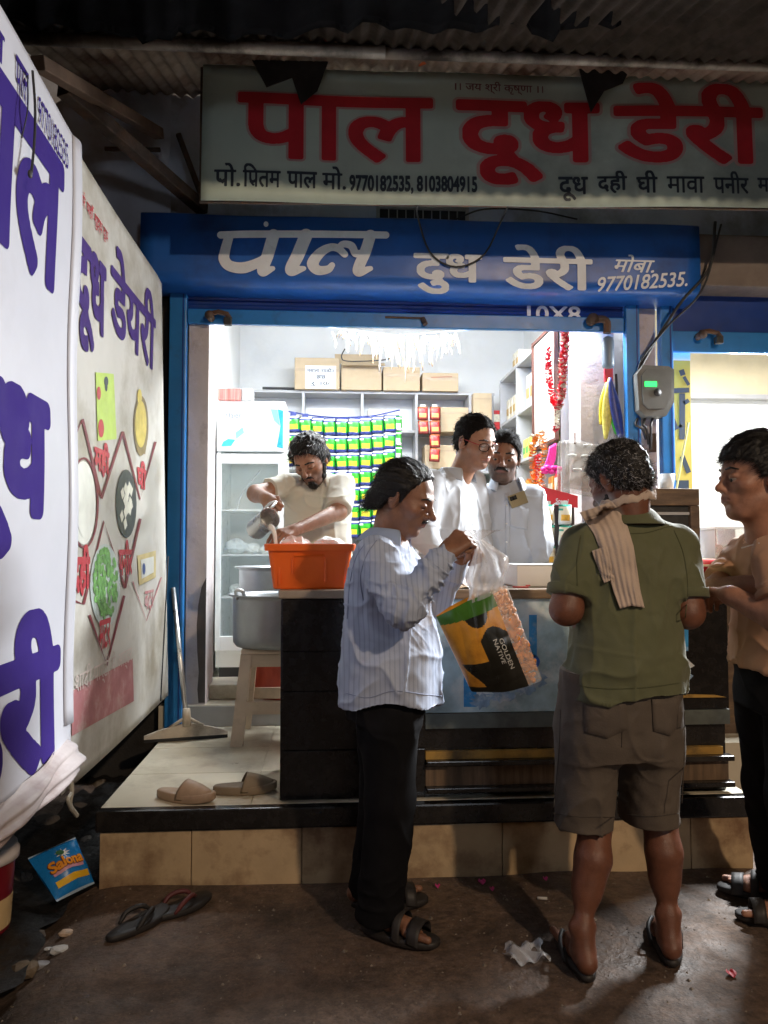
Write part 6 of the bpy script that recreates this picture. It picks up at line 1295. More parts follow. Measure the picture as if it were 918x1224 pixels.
class Person:
    def __init__(s, label, loc, skin, lip):
        s.label = label; s.loc = tuple(loc); s.skin = A3(skin); s.lip = A3(lip); s.parts = []; s.o = None; s.later = []
    def head(s, c, psi, pitch, roll=0, sc_=1.0, neck=None, neck_r=.051, beard=0, stub=(.04, .033, .03), **hp):
        s.hc = A3(c); s.M = frame(psi, pitch, roll); s.hs = sc_; nl = s.M @ (A3(neck) - s.hc) / sc_
        V, Q = head_mesh(hp, nl, neck_r); T = head_tint(V, s.skin, s.lip, beard, stub); s.hp = hp; s.parts.append((s.W(V), Q, T))
    def W(s, V): return (V * s.hs) @ s.M + s.hc
    def P(s, *q): return Vector(tuple(s.W(A3([q]))[0]))
    def limb(s, prims, res=.0035):
        V, Q = grow(prims, res); n = normals(V, Q); T = np.tile(s.skin, (len(V), 1)); s.parts.append((V, Q, T))
    def body(s, name='person'):
        V, Q, T = join(s.parts); s.o = to_obj(name, V, Q, M_skin('body'), None, s.loc, tint=T); tag(s.o, s.label, 'person'); return s.o
    def hair(s, thick=.012, m=None, n=0, length=.03, wd=.0011, flow=None, curl=.2, grey=0, seed=1, lift=.3, disp=.004, fr_=(60, 25, 60), **kw):
        V, Q = hair_field(None, s.hp, thick, **kw); V = relax(V, Q, 1); V = folds(V, Q, [(fr_, disp, 0, None), ((150, 60, 150), disp * .4, 0, None)], seed)
        N = normals(V, Q); o = to_obj('hair', s.W(V), Q, [m or M_hair, M_grey_glint], s.o)
        if n:
            flow = flow or (lambda p, q: A3([0, -.3, -1]) if p[2] < .06 else A3([p[0] * 6, -1, .1]))
            v, q = strands(V, N, n, length, wd, flow, curl, seed, lift); g = np.repeat((np.random.RandomState(seed).rand(n) < grey).astype(int), 5)
            to_obj('hair_strands', s.W(v), q, [m or M_hair, M_grey_glint], s.o, mi=g)
        return o
    def patch(s, name, prims, res=.0022, disp=.002, n=0, length=.012, seed=3, flow=None, grey=0, curl=.2):
        V, Q = grow(prims, res); V = folds(V, Q, [((160, 160, 80), disp, 0, None)], seed); o = to_obj(name, s.W(V), Q, [M_hair, M_grey_glint], s.o)
        if n:
            v, q = strands(V, normals(V, Q), n, length, .0009, flow or (lambda p, m: A3([0, .3, -1])), curl, seed, .5); g = np.repeat((np.random.RandomState(seed).rand(n) < grey).astype(int), 5); to_obj(name + '_strands', s.W(v), q, [M_hair, M_grey_glint], s.o, mi=g)
        return o
    def brows(s, th=.0042, dz=0):
        for sx in (-1, 1): s.patch('eyebrow', [cone((sx * .015, .0930, .0245 + dz), (sx * .034, .0900, .0275 + dz), th * .9, th, .002), cone((sx * .034, .0900, .0275 + dz), (sx * .053, .0755, .0205 + dz), th, th * .6, .002)], .0016, .0008)
    def moustache(s, th=.0055, w_=.027, drop=.006):
        s.patch('moustache', [cone((0, .1015, -.0475), (sx * w_ * .55, .0975, -.0490), th, th, .003) for sx in (-1, 1)] + [cone((sx * w_ * .55, .0975, -.0490), (sx * w_, .0885, -.0530 - drop), th, th * .45, .003) for sx in (-1, 1)], .0018, .0012, 60, .008)
    def eyes(s):
        mw = mat('eye_white', (.30, .25, .22), .2, var=.05); md = mat('iris_dark', (.012, .008, .006), .1, var=0)
        for sx in (-1, 1):
            mb = MB(); mb.smooth = True; mb.ball(s.P(sx * .0325, .0772, -.0042), .0138 * s.hs, 12, 8); mb.mi = 1; mb.ball(s.P(sx * .0325, .0833, -.0072), .0086 * s.hs, 12, 8); mb.build('eye', [mw, md], s.o)
    def cloth(s, name, prims, m, layers, res=.006, cuts=(), it=1, seed=0):
        V, Q = grow(list(prims) + list(cuts), res); V = relax(V, Q, it, .4); V = folds(V, Q, layers, seed); return to_obj(name, V, Q, m, s.o)
    def collar(s, m, psi, c, rx=.066, ry=.070, hgt=.040, drop=.052, gap=.35, tilt_=.2, name='collar', out=.026, th=.004):
        """folded shirt collar: c = base of the neck, open at the facing angle psi"""
        c = A3(c); f = A3([math.cos(psi), math.sin(psi), 0]); r = A3([math.sin(psi), -math.cos(psi), 0]); up = A3([0, 0, 1]) + f * tilt_; up /= np.linalg.norm(up)
        def pos(u, v):
            a = math.pi * (gap + (2 - 2 * gap) * u) ; fr = abs(u - .5) * 2; e = math.cos(a) * ry, math.sin(a) * rx
            if v < .45: t_ = v / .45; rr_ = 1.0 + .02 * t_; h_ = hgt * t_ * (1 - .35 * fr ** 3)
            else: t_ = (v - .45) / .55; rr_ = 1.02 + out / rx * t_; h_ = hgt * (1 - .35 * fr ** 3) - (drop * (1 + .35 * fr ** 4)) * t_ + .010 * math.sin(math.pi * t_)
            ex = .030 * max(0, fr - .7) / .3 * (t_ if v >= .45 else 0)
            return Vector(tuple(c + f * (e[0] * rr_ + ex * .8) + r * e[1] * rr_ + up * h_))
        mb = MB(); mb.smooth = True; mb.sheet(pos, 40, 12, th, (0, 0, 1)); return mb.build(name, m, s.o)
    def sandal(s, heel, toe, m=None, style='strap'):
        h, t_ = Vector(tuple(heel)), Vector(tuple(toe)); d = (t_ - h); ang = math.atan2(d.y, d.x) - math.pi / 2; c = (h + t_) / 2; zg = min(h.z, t_.z)
        xf = Matrix.Translation((c.x, c.y, zg - .022)) @ Euler((0, 0, ang)).to_matrix().to_4x4() @ Matrix.Scale(d.length / .258, 4)
        mb = MB(xf); mb.smooth = True; sole(mb, .023, rise=.0); so_ = mb.build('sandal', m or M_sandal, s.o)
        mb = MB(xf); mb.smooth = True
        if style == 'strap':
            for y0, y1, hh in ((.045, .085, .052), (-.005, .022, .074)): mb.sheet(lambda u, v: (.056 * math.cos(math.pi * (1 - u)), lerp(y0, y1, v), .016 + hh * math.sin(math.pi * u) ** .7 - .006 * v), 16, 3, -.003, (0, 0, 1))
        else:
            for sx in (-1, 1): mb.tube(curve_pts([(-.008, .075, .024), (sx * .026, .04, .066), (sx * .047, -.01, .055), (sx * .043, -.045, .016)], 12), .006, 7)
        mb.build('strap', m or M_sandal, so_)
def P3(a, b, Y): return A3(at_y(a, b, Y))
# ================================================================== the six people
def offs(p, dx=0, dy=0, dz=0): return A3(p) + A3([dx, dy, dz])
SKIN = (.235, .115, .066); LIP = (.19, .065, .05)
# ------------------------------------------------------------------ 1 man in the striped shirt, holding up the snack bag
psi = R(-14); f_ = A3([math.cos(psi), math.sin(psi), 0]); r_ = A3([math.sin(psi), -math.cos(psi), 0])
B = P3(463, 700, 2.74); hipc = P3(463, 850, 2.74)
p = Person('man in a blue striped shirt and black trousers holding up a snack bag', (hipc[0], hipc[1], 0), (.235, .112, .066), (.15, .05, .04))
p.head(P3(484, 594, 2.72), R(-24), R(24), R(-3), 1.06, neck=P3(462, 652, 2.74), neck_r=.055, beard=.25, full=.003, nose=1.08)
shN, shF = P3(449, 664, 2.555), P3(473, 662, 2.93); elN, wrN = P3(482, 727, 2.42), P3(531, 664, 2.44); elF, wrF = P3(520, 722, 2.86), P3(548, 668, 2.66)
p.limb([cone(elN, wrN, .040, .028, .02)] + hand(wrN, P3(566, 631, 2.46) - wrN, (-.35, -.75, .55), 1, curl=(.82, .88, .92, .98), thumb=.85, sc_=1.04), .0030)
p.limb([cone(elF, wrF, .038, .027, .02)] + hand(wrF, P3(566, 652, 2.58) - wrF, (-.2, .8, .5), -1, curl=(.7, .75, .8, .85), thumb=.7), .0034)
for hx, tx, sd in (((436, 1104), (531, 1126), 1), ((424, 1077), (508, 1071), -1)):
    h, t_ = A3(at_z(*hx, .022)), A3(at_z(*tx, .022)); d = (t_ - h) / np.linalg.norm(t_ - h); t_ = h + d * .265
    p.limb(foot(h, t_, h + d * .045 + (0, 0, .13), side=sd), .0035)
    (p.__dict__.setdefault('feet', [])).append((h, t_, d))
# skin inside the clothes
p.limb([loft([(.86, hipc[0], hipc[1], .10, .14), (1.05, hipc[0], hipc[1], .11, .15), (1.28, B[0], B[1], .10, .16), (1.40, B[0] + .01, B[1], .05, .06)], psi)] + [cone(offs(hipc, 0, s_ * .085, 0), h + d * .05 + A3([0, 0, .10]), .07, .035, .03) for s_, (h, t_, d) in ((-1, p.feet[0]), (1, p.feet[1]))], .010)
p.body()
bald = ([-.14, -.09, -.05, -.016, .004, .018, .032, .046, .056, .066, .12], [-.088, -.084, -.062, -.006, -.016, -.020, .030, .058, .078, .100, .102])
def flowb(q, n): return A3([q[0] * 2, -1.2, -.25 - (.9 if q[1] < -.05 else 0)])
p.hair(.013, n=4200, length=.05, wd=.0007, curl=.10, flow=flowb, lift=.14, seed=4, disp=.004, fr_=(70, 22, 70), line=bald, front=.004, extra=[ell((0, -.095, -.045), (.060, .030, .045), k=.02)])
p.brows(.0036); p.moustache(.0060, .029, .008)
Xb, Yb = B[0], B[1]
def zc(py, Y=2.72): return P3(460, py, Y)[2]
tor = loft([(zc(842), Xb + .008, Yb, .178, .215), (zc(812), Xb + .008, Yb, .176, .215), (zc(770), Xb + .010, Yb, .172, .21), (zc(730), Xb + .006, Yb, .158, .205), (zc(690), Xb - .004, Yb, .135, .20), (zc(664), Xb - .014, Yb, .108, .185), (zc(648), Xb - .012, Yb, .078, .12), (zc(638), Xb - .004, Yb, .062, .075)], psi, k=.03)
slN = [cone(offs(shN, .0, .02), elN, .073, .066, .035), cone(elN, wrN - (wrN - elN) * .06, .066, .045, .02)]
slF = [cone(shF, elF, .070, .062, .03), cone(elF, wrF - (wrF - elF) * .05, .06, .042, .02)]
def near(c, r): return lambda V: np.exp(-((V - A3(c)) ** 2).sum(1) / r ** 2)
arm = elN - shN; ua = arm / np.linalg.norm(arm); fa = (wrN - elN) / np.linalg.norm(wrN - elN)
rows_f = np.stack([fa * 34, np.cross(fa, [0, 1, 0]) * 9, A3([0, 6, 0])])
hem = (lambda x, y, z: (zc(842) + .020 * np.cos((x - Xb) * 17) + .012 - z) + 0 * y, A3([-3, 0, 0]), A3([3, 5, 3]), 0, '^')
p.cloth('shirt', [tor] + slN + slF, M_stripe, [((11, 8, 3.2), .016, 1, lambda V: np.clip((zc(690) - V[:, 2]) / .1, .25, 1)), ((7, 7, 9), .010, 1, None), (rows_f, .021, 1, near((elN + wrN) / 2, .17)), ((26, 18, 16), .010, 1, near(elN, .15)), ((30, 24, 24), .0035, 0, None)], .0050, cuts=[hem], seed=2)
# cuffs, pocket, placket
cu = wrN - fa * .012
mb = MB(); mb.smooth = True; mb.tube([cu - fa * .055, cu - fa * .05, cu - fa * .005, cu], [.046, .0485, .0465, .0445], 22); mb.build('cuff', M_stripe, p.o)
p.collar(mat('collar_blue', (.28, .35, .49), .75, var=.05, bump=.08, bscale=200), psi + R(-6), P3(464, 640, 2.74), .068, .074, .034, .050, gap=.30, tilt_=.55, out=.030)
# trousers
hp_z = zc(820); cr = zc(905)
an = p.feet
def leg(hip, knee, ank, r0, r1, r2, k=.03): return [cone(hip, knee, r0, r1, k), cone(knee, ank, r1, r2, k)]
hN, hF = offs(hipc, .0, -.085, -.02), offs(hipc, .0, .085, -.02)
aN, aF = an[0][0] + an[0][2] * .055, an[1][0] + an[1][2] * .06
kN, kF = (hN + aN) / 2 + A3([.02, -.01, .02]), (hF + aF) / 2 + A3([.025, 0, .02]); kN[2] = kF[2] = .47
tr = [loft([(.74, hipc[0], hipc[1], .135, .17), (.84, hipc[0], hipc[1], .15, .18), (.98, hipc[0], hipc[1], .145, .175)], psi, k=.05)] + leg(hN, kN, aN + (0, 0, .05), .105, .088, .082) + leg(hF, kF, aF + (0, 0, .05), .105, .088, .082)
flr = (lambda x, y, z: .045 - z + 0 * x + 0 * y, A3([-3, 0, 0]), A3([3, 5, 3]), 0, '^')
p.cloth('trousers', tr, M_black_tr, [((9, 9, 4), .012, 1, None), ((10, 10, 16), .012, 1, lambda V: np.clip((.35 - V[:, 2]) / .3, 0, 1))], .007, cuts=[flr], seed=5)
for h, t_, d in an: p.sandal(h - d * .008, t_ + d * .008, M_sandal, 'strap')
blue_man = p
# ------------------------------------------------------------------ snack bag he holds
bag = thing('snack_bag', 'big green black and orange snack bag with a twisted clear neck, held up', 'bag', tuple(at_y(585, 760, 2.47)))
Kn = at_y(572, 646, 2.50)
TL, TR_, BL, BR = at_y(521, 737, 2.50), at_y(606, 700, 2.44), at_y(563, 826, 2.52), at_y(648, 812, 2.44)
bn = (TR_ - TL).cross(BL - TL).normalized(); bn = bn if bn.y < 0 else -bn
def bagpt(u, v, s=1, d=0):
    a = TL.lerp(TR_, u); b = BL.lerp(BR, u); q_ = a.lerp(b, v); q_ = q_ + (BL - TL).normalized() * (.010 * math.sin(math.pi * u) * (1 if v > .5 else -1) * abs(2 * v - 1))
    bul = .062 * (math.sin(math.pi * min(1, max(0, u))) ** .55) * (math.sin(math.pi * (.10 + .80 * v)) ** .7)
    return q_ + bn * s * (bul + (.005 * math.sin(9 * u + 3 * v) * math.sin(7 * v + u * 4) + .0022 * abs(math.sin(9 * v - 6 * u + 3 * math.sin(4 * u + 5 * v))) + .001 * abs(math.sin(21 * u + 5 * v))) * (4 * u * (1 - u)) ** .5 + d)
M_bd = mat('bag_black', (.014, .014, .010), .3, var=.25, scale=9, spec=.6); M_bo = mat('bag_orange', (.68, .31, .035), .32, var=.25, scale=7, dirt=(.34, .08, .01), dscale=9, damt=.6); M_bgn = mat('bag_green', (.055, .17, .018), .32, var=.3, scale=8); M_clear = mat('clear_film', (.85, .84, .82), .12, alpha=.30, var=.1, bump=.6, bscale=25, spec=.8)
mb = MB(); mb.smooth = True; nU, nV = 96, 96
def region(u, v):
    if v < .11 + .05 * math.sin(3 * u) and u < .80: return 2
    if u > .80: return 3
    if ((u - .50) / .16) ** 2 + ((v - .12) / .15) ** 2 < 1: return 0
    if u > .44 and v > .40 - .10 * math.sin(math.pi * (u - .44) / .36): return 0
    if v > .62 and u > .16 + .1 * math.sin(8 * v): return 0
    if v > .93: return 0
    return 1
vs = [bagpt(i / nU, j / nV, 1) for j in range(nV + 1) for i in range(nU + 1)]
for j in range(nV):
    for i in range(nU):
        a = j * (nU + 1) + i; mb.mi = region((i + .5) / nU, (j + .5) / nV); mb.add([vs[a], vs[a + 1], vs[a + nU + 2], vs[a + nU + 1]], [(0, 1, 2, 3)])
vs = [bagpt(i / nU, j / nV, -1) for j in range(nV + 1) for i in range(nU + 1)]
for j in range(nV):
    for i in range(nU):
        a = j * (nU + 1) + i; mb.mi = 3 if i / nU > .55 else 1; mb.add([vs[a], vs[a + nU + 1], vs[a + nU + 2], vs[a + 1]], [(0, 1, 2, 3)])
mb.build('printed_film', [M_bd, M_bo, M_bgn, M_clear], bag)
mb = MB(); tx_ = lambda a, b: bagpt(.47 + .30 * b, .42 + .42 * a, 1, .0035)
text(mb, 'GOLDEN', tx_, (.05, .66, .80, .84), bold=.02, h=50); text(mb, 'NATIVE', tx_, (.02, .40, .62, .58), bold=.02, h=50); mb.build('lettering', mat('bag_white_print', (.55, .55, .52), .4), bag)
M_orn = mat('orange_snack', (.72, .27, .05), .6, var=.35, scale=30)
mb = MB(); rg = np.random.RandomState(21)
for k in range(130):
    u, v = rg.uniform(.80, .955), rg.uniform(.03, .97); q_ = bagpt(u, v, 1, -.014 - .02 * rg.rand()); d = Vector(rg.randn(3)).normalized() * rg.uniform(.008, .015); mb.smooth = True
    e = d.orthogonal().normalized() * .010; mb.tube(curve_pts([q_ - d, q_ + e, q_ + d], 6), [.003, .0065, .007, .007, .007, .0065, .003], 6)
mb.build('snack_curls', M_orn, bag, fix=False); bag.children[-1]['kind'] = 'stuff'
# twisted clear neck rising to the fist
Cn = (TL.lerp(TR_, .68))
mb = MB(); mb.smooth = True
def neck(u, v):
    a = 2 * math.pi * u; top = Kn; q_ = Cn.lerp(top, v) + Vector((.020 * math.sin(math.pi * v), 0, 0)); w_ = lerp(.058, .012, v ** 1.6) + .050 * math.exp(-((v - .50) / .22) ** 2) * .55
    w_ *= 1 + .17 * math.sin(11 * u * 2 * math.pi + 2 * v) * (.25 + v) + .07 * math.sin(5 * u * 6.283 + 9 * v) + .04 * math.sin(17 * u * 6.283 - 13 * v)
    return q_ + (TR_ - TL).normalized() * (w_ * math.cos(a)) + bn * (w_ * .75 * math.sin(a))
mb.grid(neck, 64, 26); mb.build('clear_neck', mat('clear_neck_film', (.86, .84, .85), .10, alpha=.36, var=.15, bump=.9, bscale=45, spec=1.0), bag)
mb = MB(); mb.smooth = True
mb.grid(lambda u, v: Kn + Vector(((.008 + .055 * v * (1 + .25 * math.sin(7 * u * 6.28))) * math.cos(6.283 * u) + .02 * v, (.008 + .03 * v) * math.sin(6.283 * u), .065 * v - .03 * v * v)), 40, 8); mb.build('frilled_top', M_clear, bag)

# ------------------------------------------------------------------ 2 man in the olive polo, seen from behind
psi = R(98); hipc = P3(741, 840, 2.50); B = P3(752, 700, 2.50)
p = Person('man in an olive polo and brown shorts seen from behind', (hipc[0], hipc[1], 0), (.155, .060, .034), (.13, .05, .04))
p.head(P3(740, 574, 2.50), R(120), R(24), R(4), 1.03, neck=P3(752, 640, 2.48), neck_r=.060, beard=.95, stub=(.30, .29, .28), full=.004)
shL, shR = P3(690, 652, 2.48), P3(813, 652, 2.48); elL, elR = P3(677, 728, 2.44), P3(822, 732, 2.44); wrL, wrR = P3(695, 716, 2.72), P3(812, 716, 2.72)
for s_, e_, w_, sd, dn in ((shL, elL, wrL, -1, (.55, .6, .1)), (shR, elR, wrR, 1, (-.55, .6, .1))):
    p.limb([cone(s_, e_, .058, .052, .02), cone(e_, w_, .050, .031, .02)] + hand(w_, dn, (-sd * .2 * -1, 0, 1), sd, curl=(.5, .55, .6, .65), thumb=.6), .0038)
heels = (at_z(702, 1164, .02), at_z(803, 1146, .02)); toes = (at_z(672, 1112, .02), at_z(783, 1098, .02)); p.feet = []
kn = (P3(711, 985, 2.54), P3(788, 980, 2.56))
for h, t_, k_, sd in ((heels[0], toes[0], kn[0], -1), (heels[1], toes[1], kn[1], 1)):
    h, t_ = A3(h), A3(t_); d = (t_ - h) / np.linalg.norm(t_ - h); t_ = h + d * .262; an = h + d * .045 + (0, 0, .115); p.feet.append((h, t_, d))
    kk = A3(k_); cal = an * .32 + kk * .68 - d * .012 + A3([0, -.008, 0])
    p.limb([cone(kk + (0, .02, .16), kk, .057, .047, .05), cone(kk, cal, .045, .048, .05), cone(cal, an * .62 + kk * .38, .047, .037, .06), cone(an * .62 + kk * .38, an, .036, .027, .06), cone(an, h + (0, 0, .035), .027, .024, .03), ell(an + A3([.030, 0, .005]), (.012, .014, .016), k=.012), ell(an - A3([.030, 0, -.005]), (.012, .014, .016), k=.012)] + foot(h, t_, an, side=sd), .0042)
p.limb([loft([(.80, hipc[0], hipc[1], .10, .15), (1.1, hipc[0], hipc[1], .11, .16), (1.32, B[0], B[1], .10, .16), (1.43, B[0], B[1], .055, .065)], psi)] + [cone(offs(hipc, -.09 * sd_, 0, 0), A3(k_) + A3([0, 0, .10]), .075, .055, .03) for sd_, k_ in ((1, kn[0]), (-1, kn[1]))], .010)
p.body()
def flowp(q, n): return A3([q[0] * 5 + .3 * math.sin(60 * q[2]), -.6 + .5 * math.sin(50 * q[0]), -.7])
p.hair(.0120, n=9500, length=.024, wd=.00075, curl=.36, flow=flowp, lift=.26, grey=.36, seed=8, disp=.0045, fr_=(75, 75, 75), top=1.15)  # share of grey strands paints lamp glints into the black hair
p.patch('beard', [ell((sx * .056, .020, -.060), (.012, .030, .034), k=.004) for sx in (-1, 1)], .0025, .002, 400, .008, grey=.8, curl=.3)
Xb, Yb = B[0], B[1]
def zc(py, Y=2.48): return P3(750, py, Y)[2]
tor = loft([(zc(832), Xb - .026, Yb, .172, .199), (zc(800), Xb - .020, Yb, .172, .198), (zc(760), Xb - .014, Yb, .156, .187), (zc(715), Xb - .006, Yb, .140, .186), (zc(675), Xb, Yb, .133, .195), (zc(650), Xb, Yb, .116, .190), (zc(632), Xb, Yb, .098, .165), (zc(618), Xb, Yb, .074, .105), (zc(608), Xb, Yb, .060, .072)], psi, k=.03)
eL, eR = shL + (elL - shL) * .80, shR + (elR - shR) * .80
slv = [cone(offs(shL, .012), eL, .080, .078, .04), cone(offs(shR, -.012), eR, .080, .078, .04)]
cutL = (lambda x, y, z: ((x - eL[0]) * (elL - shL)[0] + (y - eL[1]) * (elL - shL)[1] + (z - eL[2]) * (elL - shL)[2]) / np.linalg.norm(elL - shL), eL - .12, eL + .12, 0, '^')
def sleeve_cut(e_, s_, el_):
    d = (el_ - s_) / np.linalg.norm(el_ - s_)
    return (lambda x, y, z: (x - e_[0]) * d[0] + (y - e_[1]) * d[1] + (z - e_[2]) * d[2], np.minimum(e_ - .10, e_ + .10), e_ + .11, 0, 'c', )
def clipped(prims, e_, s_, el_):
    d = (el_ - s_) / np.linalg.norm(el_ - s_); out = []
    for fn, lo, hi, k, op in prims:
        out.append(((lambda x, y, z, fn=fn: np.maximum(fn(x, y, z), (x - e_[0]) * d[0] + (y - e_[1]) * d[1] + (z - e_[2]) * d[2])), lo, hi, k, op))
    return out
slL = clipped([cone(offs(shL, .014), elL, .074, .068, .04)], eL, shL, elL); slR = clipped([cone(offs(shR, -.014), elR, .074, .068, .04)], eR, shR, elR)
hem = (lambda x, y, z: zc(830) + .014 * np.sin((x - Xb) * 11 + 1) - z + 0 * y, A3([-3, 0, 0]), A3([3, 5, 3]), 0, '^')
rowsU = np.stack([A3([14, 0, -9]), A3([9, 0, 3]), A3([0, 7, 0])]); rowsV = np.stack([A3([14, 0, 9]), A3([9, 0, -3]), A3([0, 7, 0])])
p.cloth('polo_shirt', [tor] + slL + slR, M_olive_polo, [(rowsU, .012, 1, near(shL + A3([.03, 0, -.10]), .15)), (rowsV, .012, 1, near(shR + A3([-.03, 0, -.10]), .15)), ((5, 5, 12), .016, 1, lambda V: np.clip((zc(760) - V[:, 2]) / .12, 0, 1)), ((9, 7, 3.4), .011, 1, None), ((30, 30, 30), .0025, 0, None)], .0050, cuts=[hem], seed=9)
p.collar(M_olive_polo, psi, P3(753, 622, 2.50), .072, .074, .046, .058, gap=.22, tilt_=.45, out=.034)
for e_, s_, el_ in ((eL, shL, elL), (eR, shR, elR)):
    d = (el_ - s_) / np.linalg.norm(el_ - s_); mb = MB(); mb.smooth = True; mb.tube([e_ - d * .03, e_ - d * .028, e_ - d * .001, e_], [.0715, .0728, .0725, .071], 30); mb.build('sleeve_band', M_olive_polo, p.o)
# shorts
hz = zc(815); hc_ = hipc
legL = [((zc(985, 2.54)), P3(697, 985, 2.54), .108, .093), (zc(920, 2.53), P3(701, 920, 2.53), .116, .097), (zc(870, 2.52), P3(703, 870, 2.52), .136, .100), (zc(825, 2.52), P3(708, 840, 2.52), .118, .080)]
legR = [((zc(983, 2.54)), P3(776, 983, 2.54), .104, .086), (zc(920, 2.53), P3(775, 920, 2.53), .116, .093), (zc(870, 2.52), P3(774, 870, 2.52), .136, .098), (zc(825, 2.52), P3(776, 840, 2.52), .118, .080)]
sh_ = [loft([(zc(905), hc_[0], hc_[1], .120, .170), (zc(885), hc_[0] - .008, hc_[1], .138, .182), (zc(850), hc_[0] - .006, hc_[1], .150, .188), (zc(800), hc_[0], hc_[1], .150, .195)], psi, k=.05)]
for L_ in (legL, legR): sh_.append(loft([(z, q[0], q[1], a, b) for z, q, a, b in L_], psi, k=.035))
p.cloth('shorts', sh_, M_denim, [((9, 7, 3.5), .012, 1, None), ((8, 8, 10), .012, 1, near(P3(742, 885, 2.4), .14)), ((28, 28, 28), .0025, 0, None)], .0050, seed=12)
# back pockets and seams
def onback(px_, py_, Yg=2.30): return at_y(px_, py_, Yg)
from mathutils.bvhtree import BVHTree
def bvh_of(o): me = o.data; return BVHTree.FromPolygons([v.co + ORG[o.name] for v in me.vertices], [q.vertices[:] for q in me.polygons])
T_sh = bvh_of([c for c in COL.objects if c.name.startswith('shorts')][0])
def proj(T, a, b, lift=.002):
    d = ray(a, b).normalized(); h = T.ray_cast(CAM, d); return (h[0] - d * lift) if h[0] is not None else at_y(a, b, 2.35)
M_denim2 = mat('brown_denim_pocket', (.088, .070, .056), .85, var=.22, scale=6, bump=.2, bscale=160)
for q_ in ([(697, 838), (748, 836), (750, 872), (726, 883), (699, 876)], [(779, 836), (812, 834), (813, 866), (801, 880), (781, 874)]):
    mb = MB(); n = 10; cx = sum(a for a, b in q_) / 5; cy = sum(b for a, b in q_) / 5; R_ = []
    out = []
    for i in range(5):
        a, b = q_[i], q_[(i + 1) % 5]; out += [(lerp(a[0], b[0], k / n), lerp(a[1], b[1], k / n)) for k in range(n)]
    rings = [[proj(T_sh, cx + (a - cx) * s_, cy + (b - cy) * s_, .001 + .0045 * (s_ < .999)) for a, b in out] for s_ in (1.0, .985, .66, .33)]
    m_ = len(out); mb.smooth = True; mb.add([v for r__ in rings for v in r__] + [proj(T_sh, cx, cy, .0055)], [(i * m_ + k, i * m_ + (k + 1) % m_, (i + 1) * m_ + (k + 1) % m_, (i + 1) * m_ + k) for i in range(3) for k in range(m_)] + [(3 * m_ + k, 3 * m_ + (k + 1) % m_, 4 * m_) for k in range(m_)]); mb.build('back_pocket', M_denim2, p.o)
for h, t_, d in p.feet: p.sandal(h - d * .012, t_ + d * .006, M_sandal, 'thong')
T_po = bvh_of([c for c in COL.objects if c.name.startswith('polo_shirt')][0])
def seam(T, pts, m, parent, r=.0016, lift=.0008):
    P_ = [proj(T, q_.x, q_.y, lift) for q_ in curve_pts([(a, b, 0) for a, b in pts], 26)]; mb = MB(); mb.smooth = True; mb.tube(P_, r, 5); mb.build('seam', m, parent)
M_seam = mat('olive_seam', (.075, .080, .038), .9); M_dseam = mat('denim_seam', (.06, .048, .038), .9)
for q_ in ([(806, 634), (817, 662), (822, 700), (819, 740)], [(694, 640), (690, 668), (690, 700)], [(676, 817), (720, 823), (770, 822), (816, 816)], [(706, 625), (735, 636), (770, 637), (803, 628)]): seam(T_po, q_, M_seam, p.o)
for q_ in ([(745, 840), (744, 868), (743, 893)], [(662, 972), (690, 976), (735, 977)], [(748, 974), (780, 976), (812, 972)], [(670, 848), (668, 900), (662, 965)], [(818, 850), (818, 900), (815, 960)]): seam(T_sh, q_, M_dseam, p.o)
# towel over his left shoulder: round the collar, over the shoulder blade, hanging down
tw = thing('cotton_towel', 'thin cream cotton towel hanging over the olive polo shoulder', 'towel', tuple(P3(745, 660, 2.3)))
M_tow = mat('cream_towel', (.50, .40, .33), .9, var=.12, scale=9, bump=.25, bscale=150, sheen=.2)
path = [((712, 606), 40, .006, 0), ((718, 613), 42, .004, 0), ((730, 632), 40, .004, 0), ((738, 655), 38, .004, 0), ((744, 680), 34, .008, 0), ((750, 705), 30, .008, 0), ((756, 724), 28, .007, 0)]
def towel(u, v):
    s_ = v * (len(path) - 1); i = min(int(s_), len(path) - 2); t_ = s_ - i; (c0, w0, l0, _), (c1, w1, l1, _) = path[i], path[i + 1]
    cx, cy, w_, l_ = lerp(c0[0], c1[0], t_), lerp(c0[1], c1[1], t_), lerp(w0, w1, t_), lerp(l0, l1, t_)
    ang = -.42 + .35 * v; a = (u - .5) * w_; q_ = proj(T_po, cx + a * math.cos(ang) * 1.05, cy + a * math.sin(ang) * .8 + 6 * v * abs(u - .45), .0)
    d = (CAM - q_).normalized(); return q_ + d * (l_ + .005 + .0035 * math.sin(u * 14 + 5 * math.sin(2.3 * v + 2 * u) + 2 * math.sin(5 * v)) * (.4 + .6 * math.sin(3 + 4 * v + 3 * u) ** 2) + .002 * math.sin(u * 33 + 9 * v) + .008 * math.sin(math.pi * u))
mb = MB(); mb.smooth = True; mb.sheet(towel, 44, 40, .003, (0, -1, 0)); mb.build('hanging_end', M_tow, tw)
path2 = path; path = [((718, 655), 22, .006, 0), ((724, 670), 22, .006, 0), ((728, 685), 18, .004, 0), ((730, 694), 14, .004, 0)]
mb = MB(); mb.smooth = True; mb.sheet(towel, 20, 20, .003, (0, -1, 0)); mb.build('under_end', M_tow, tw)
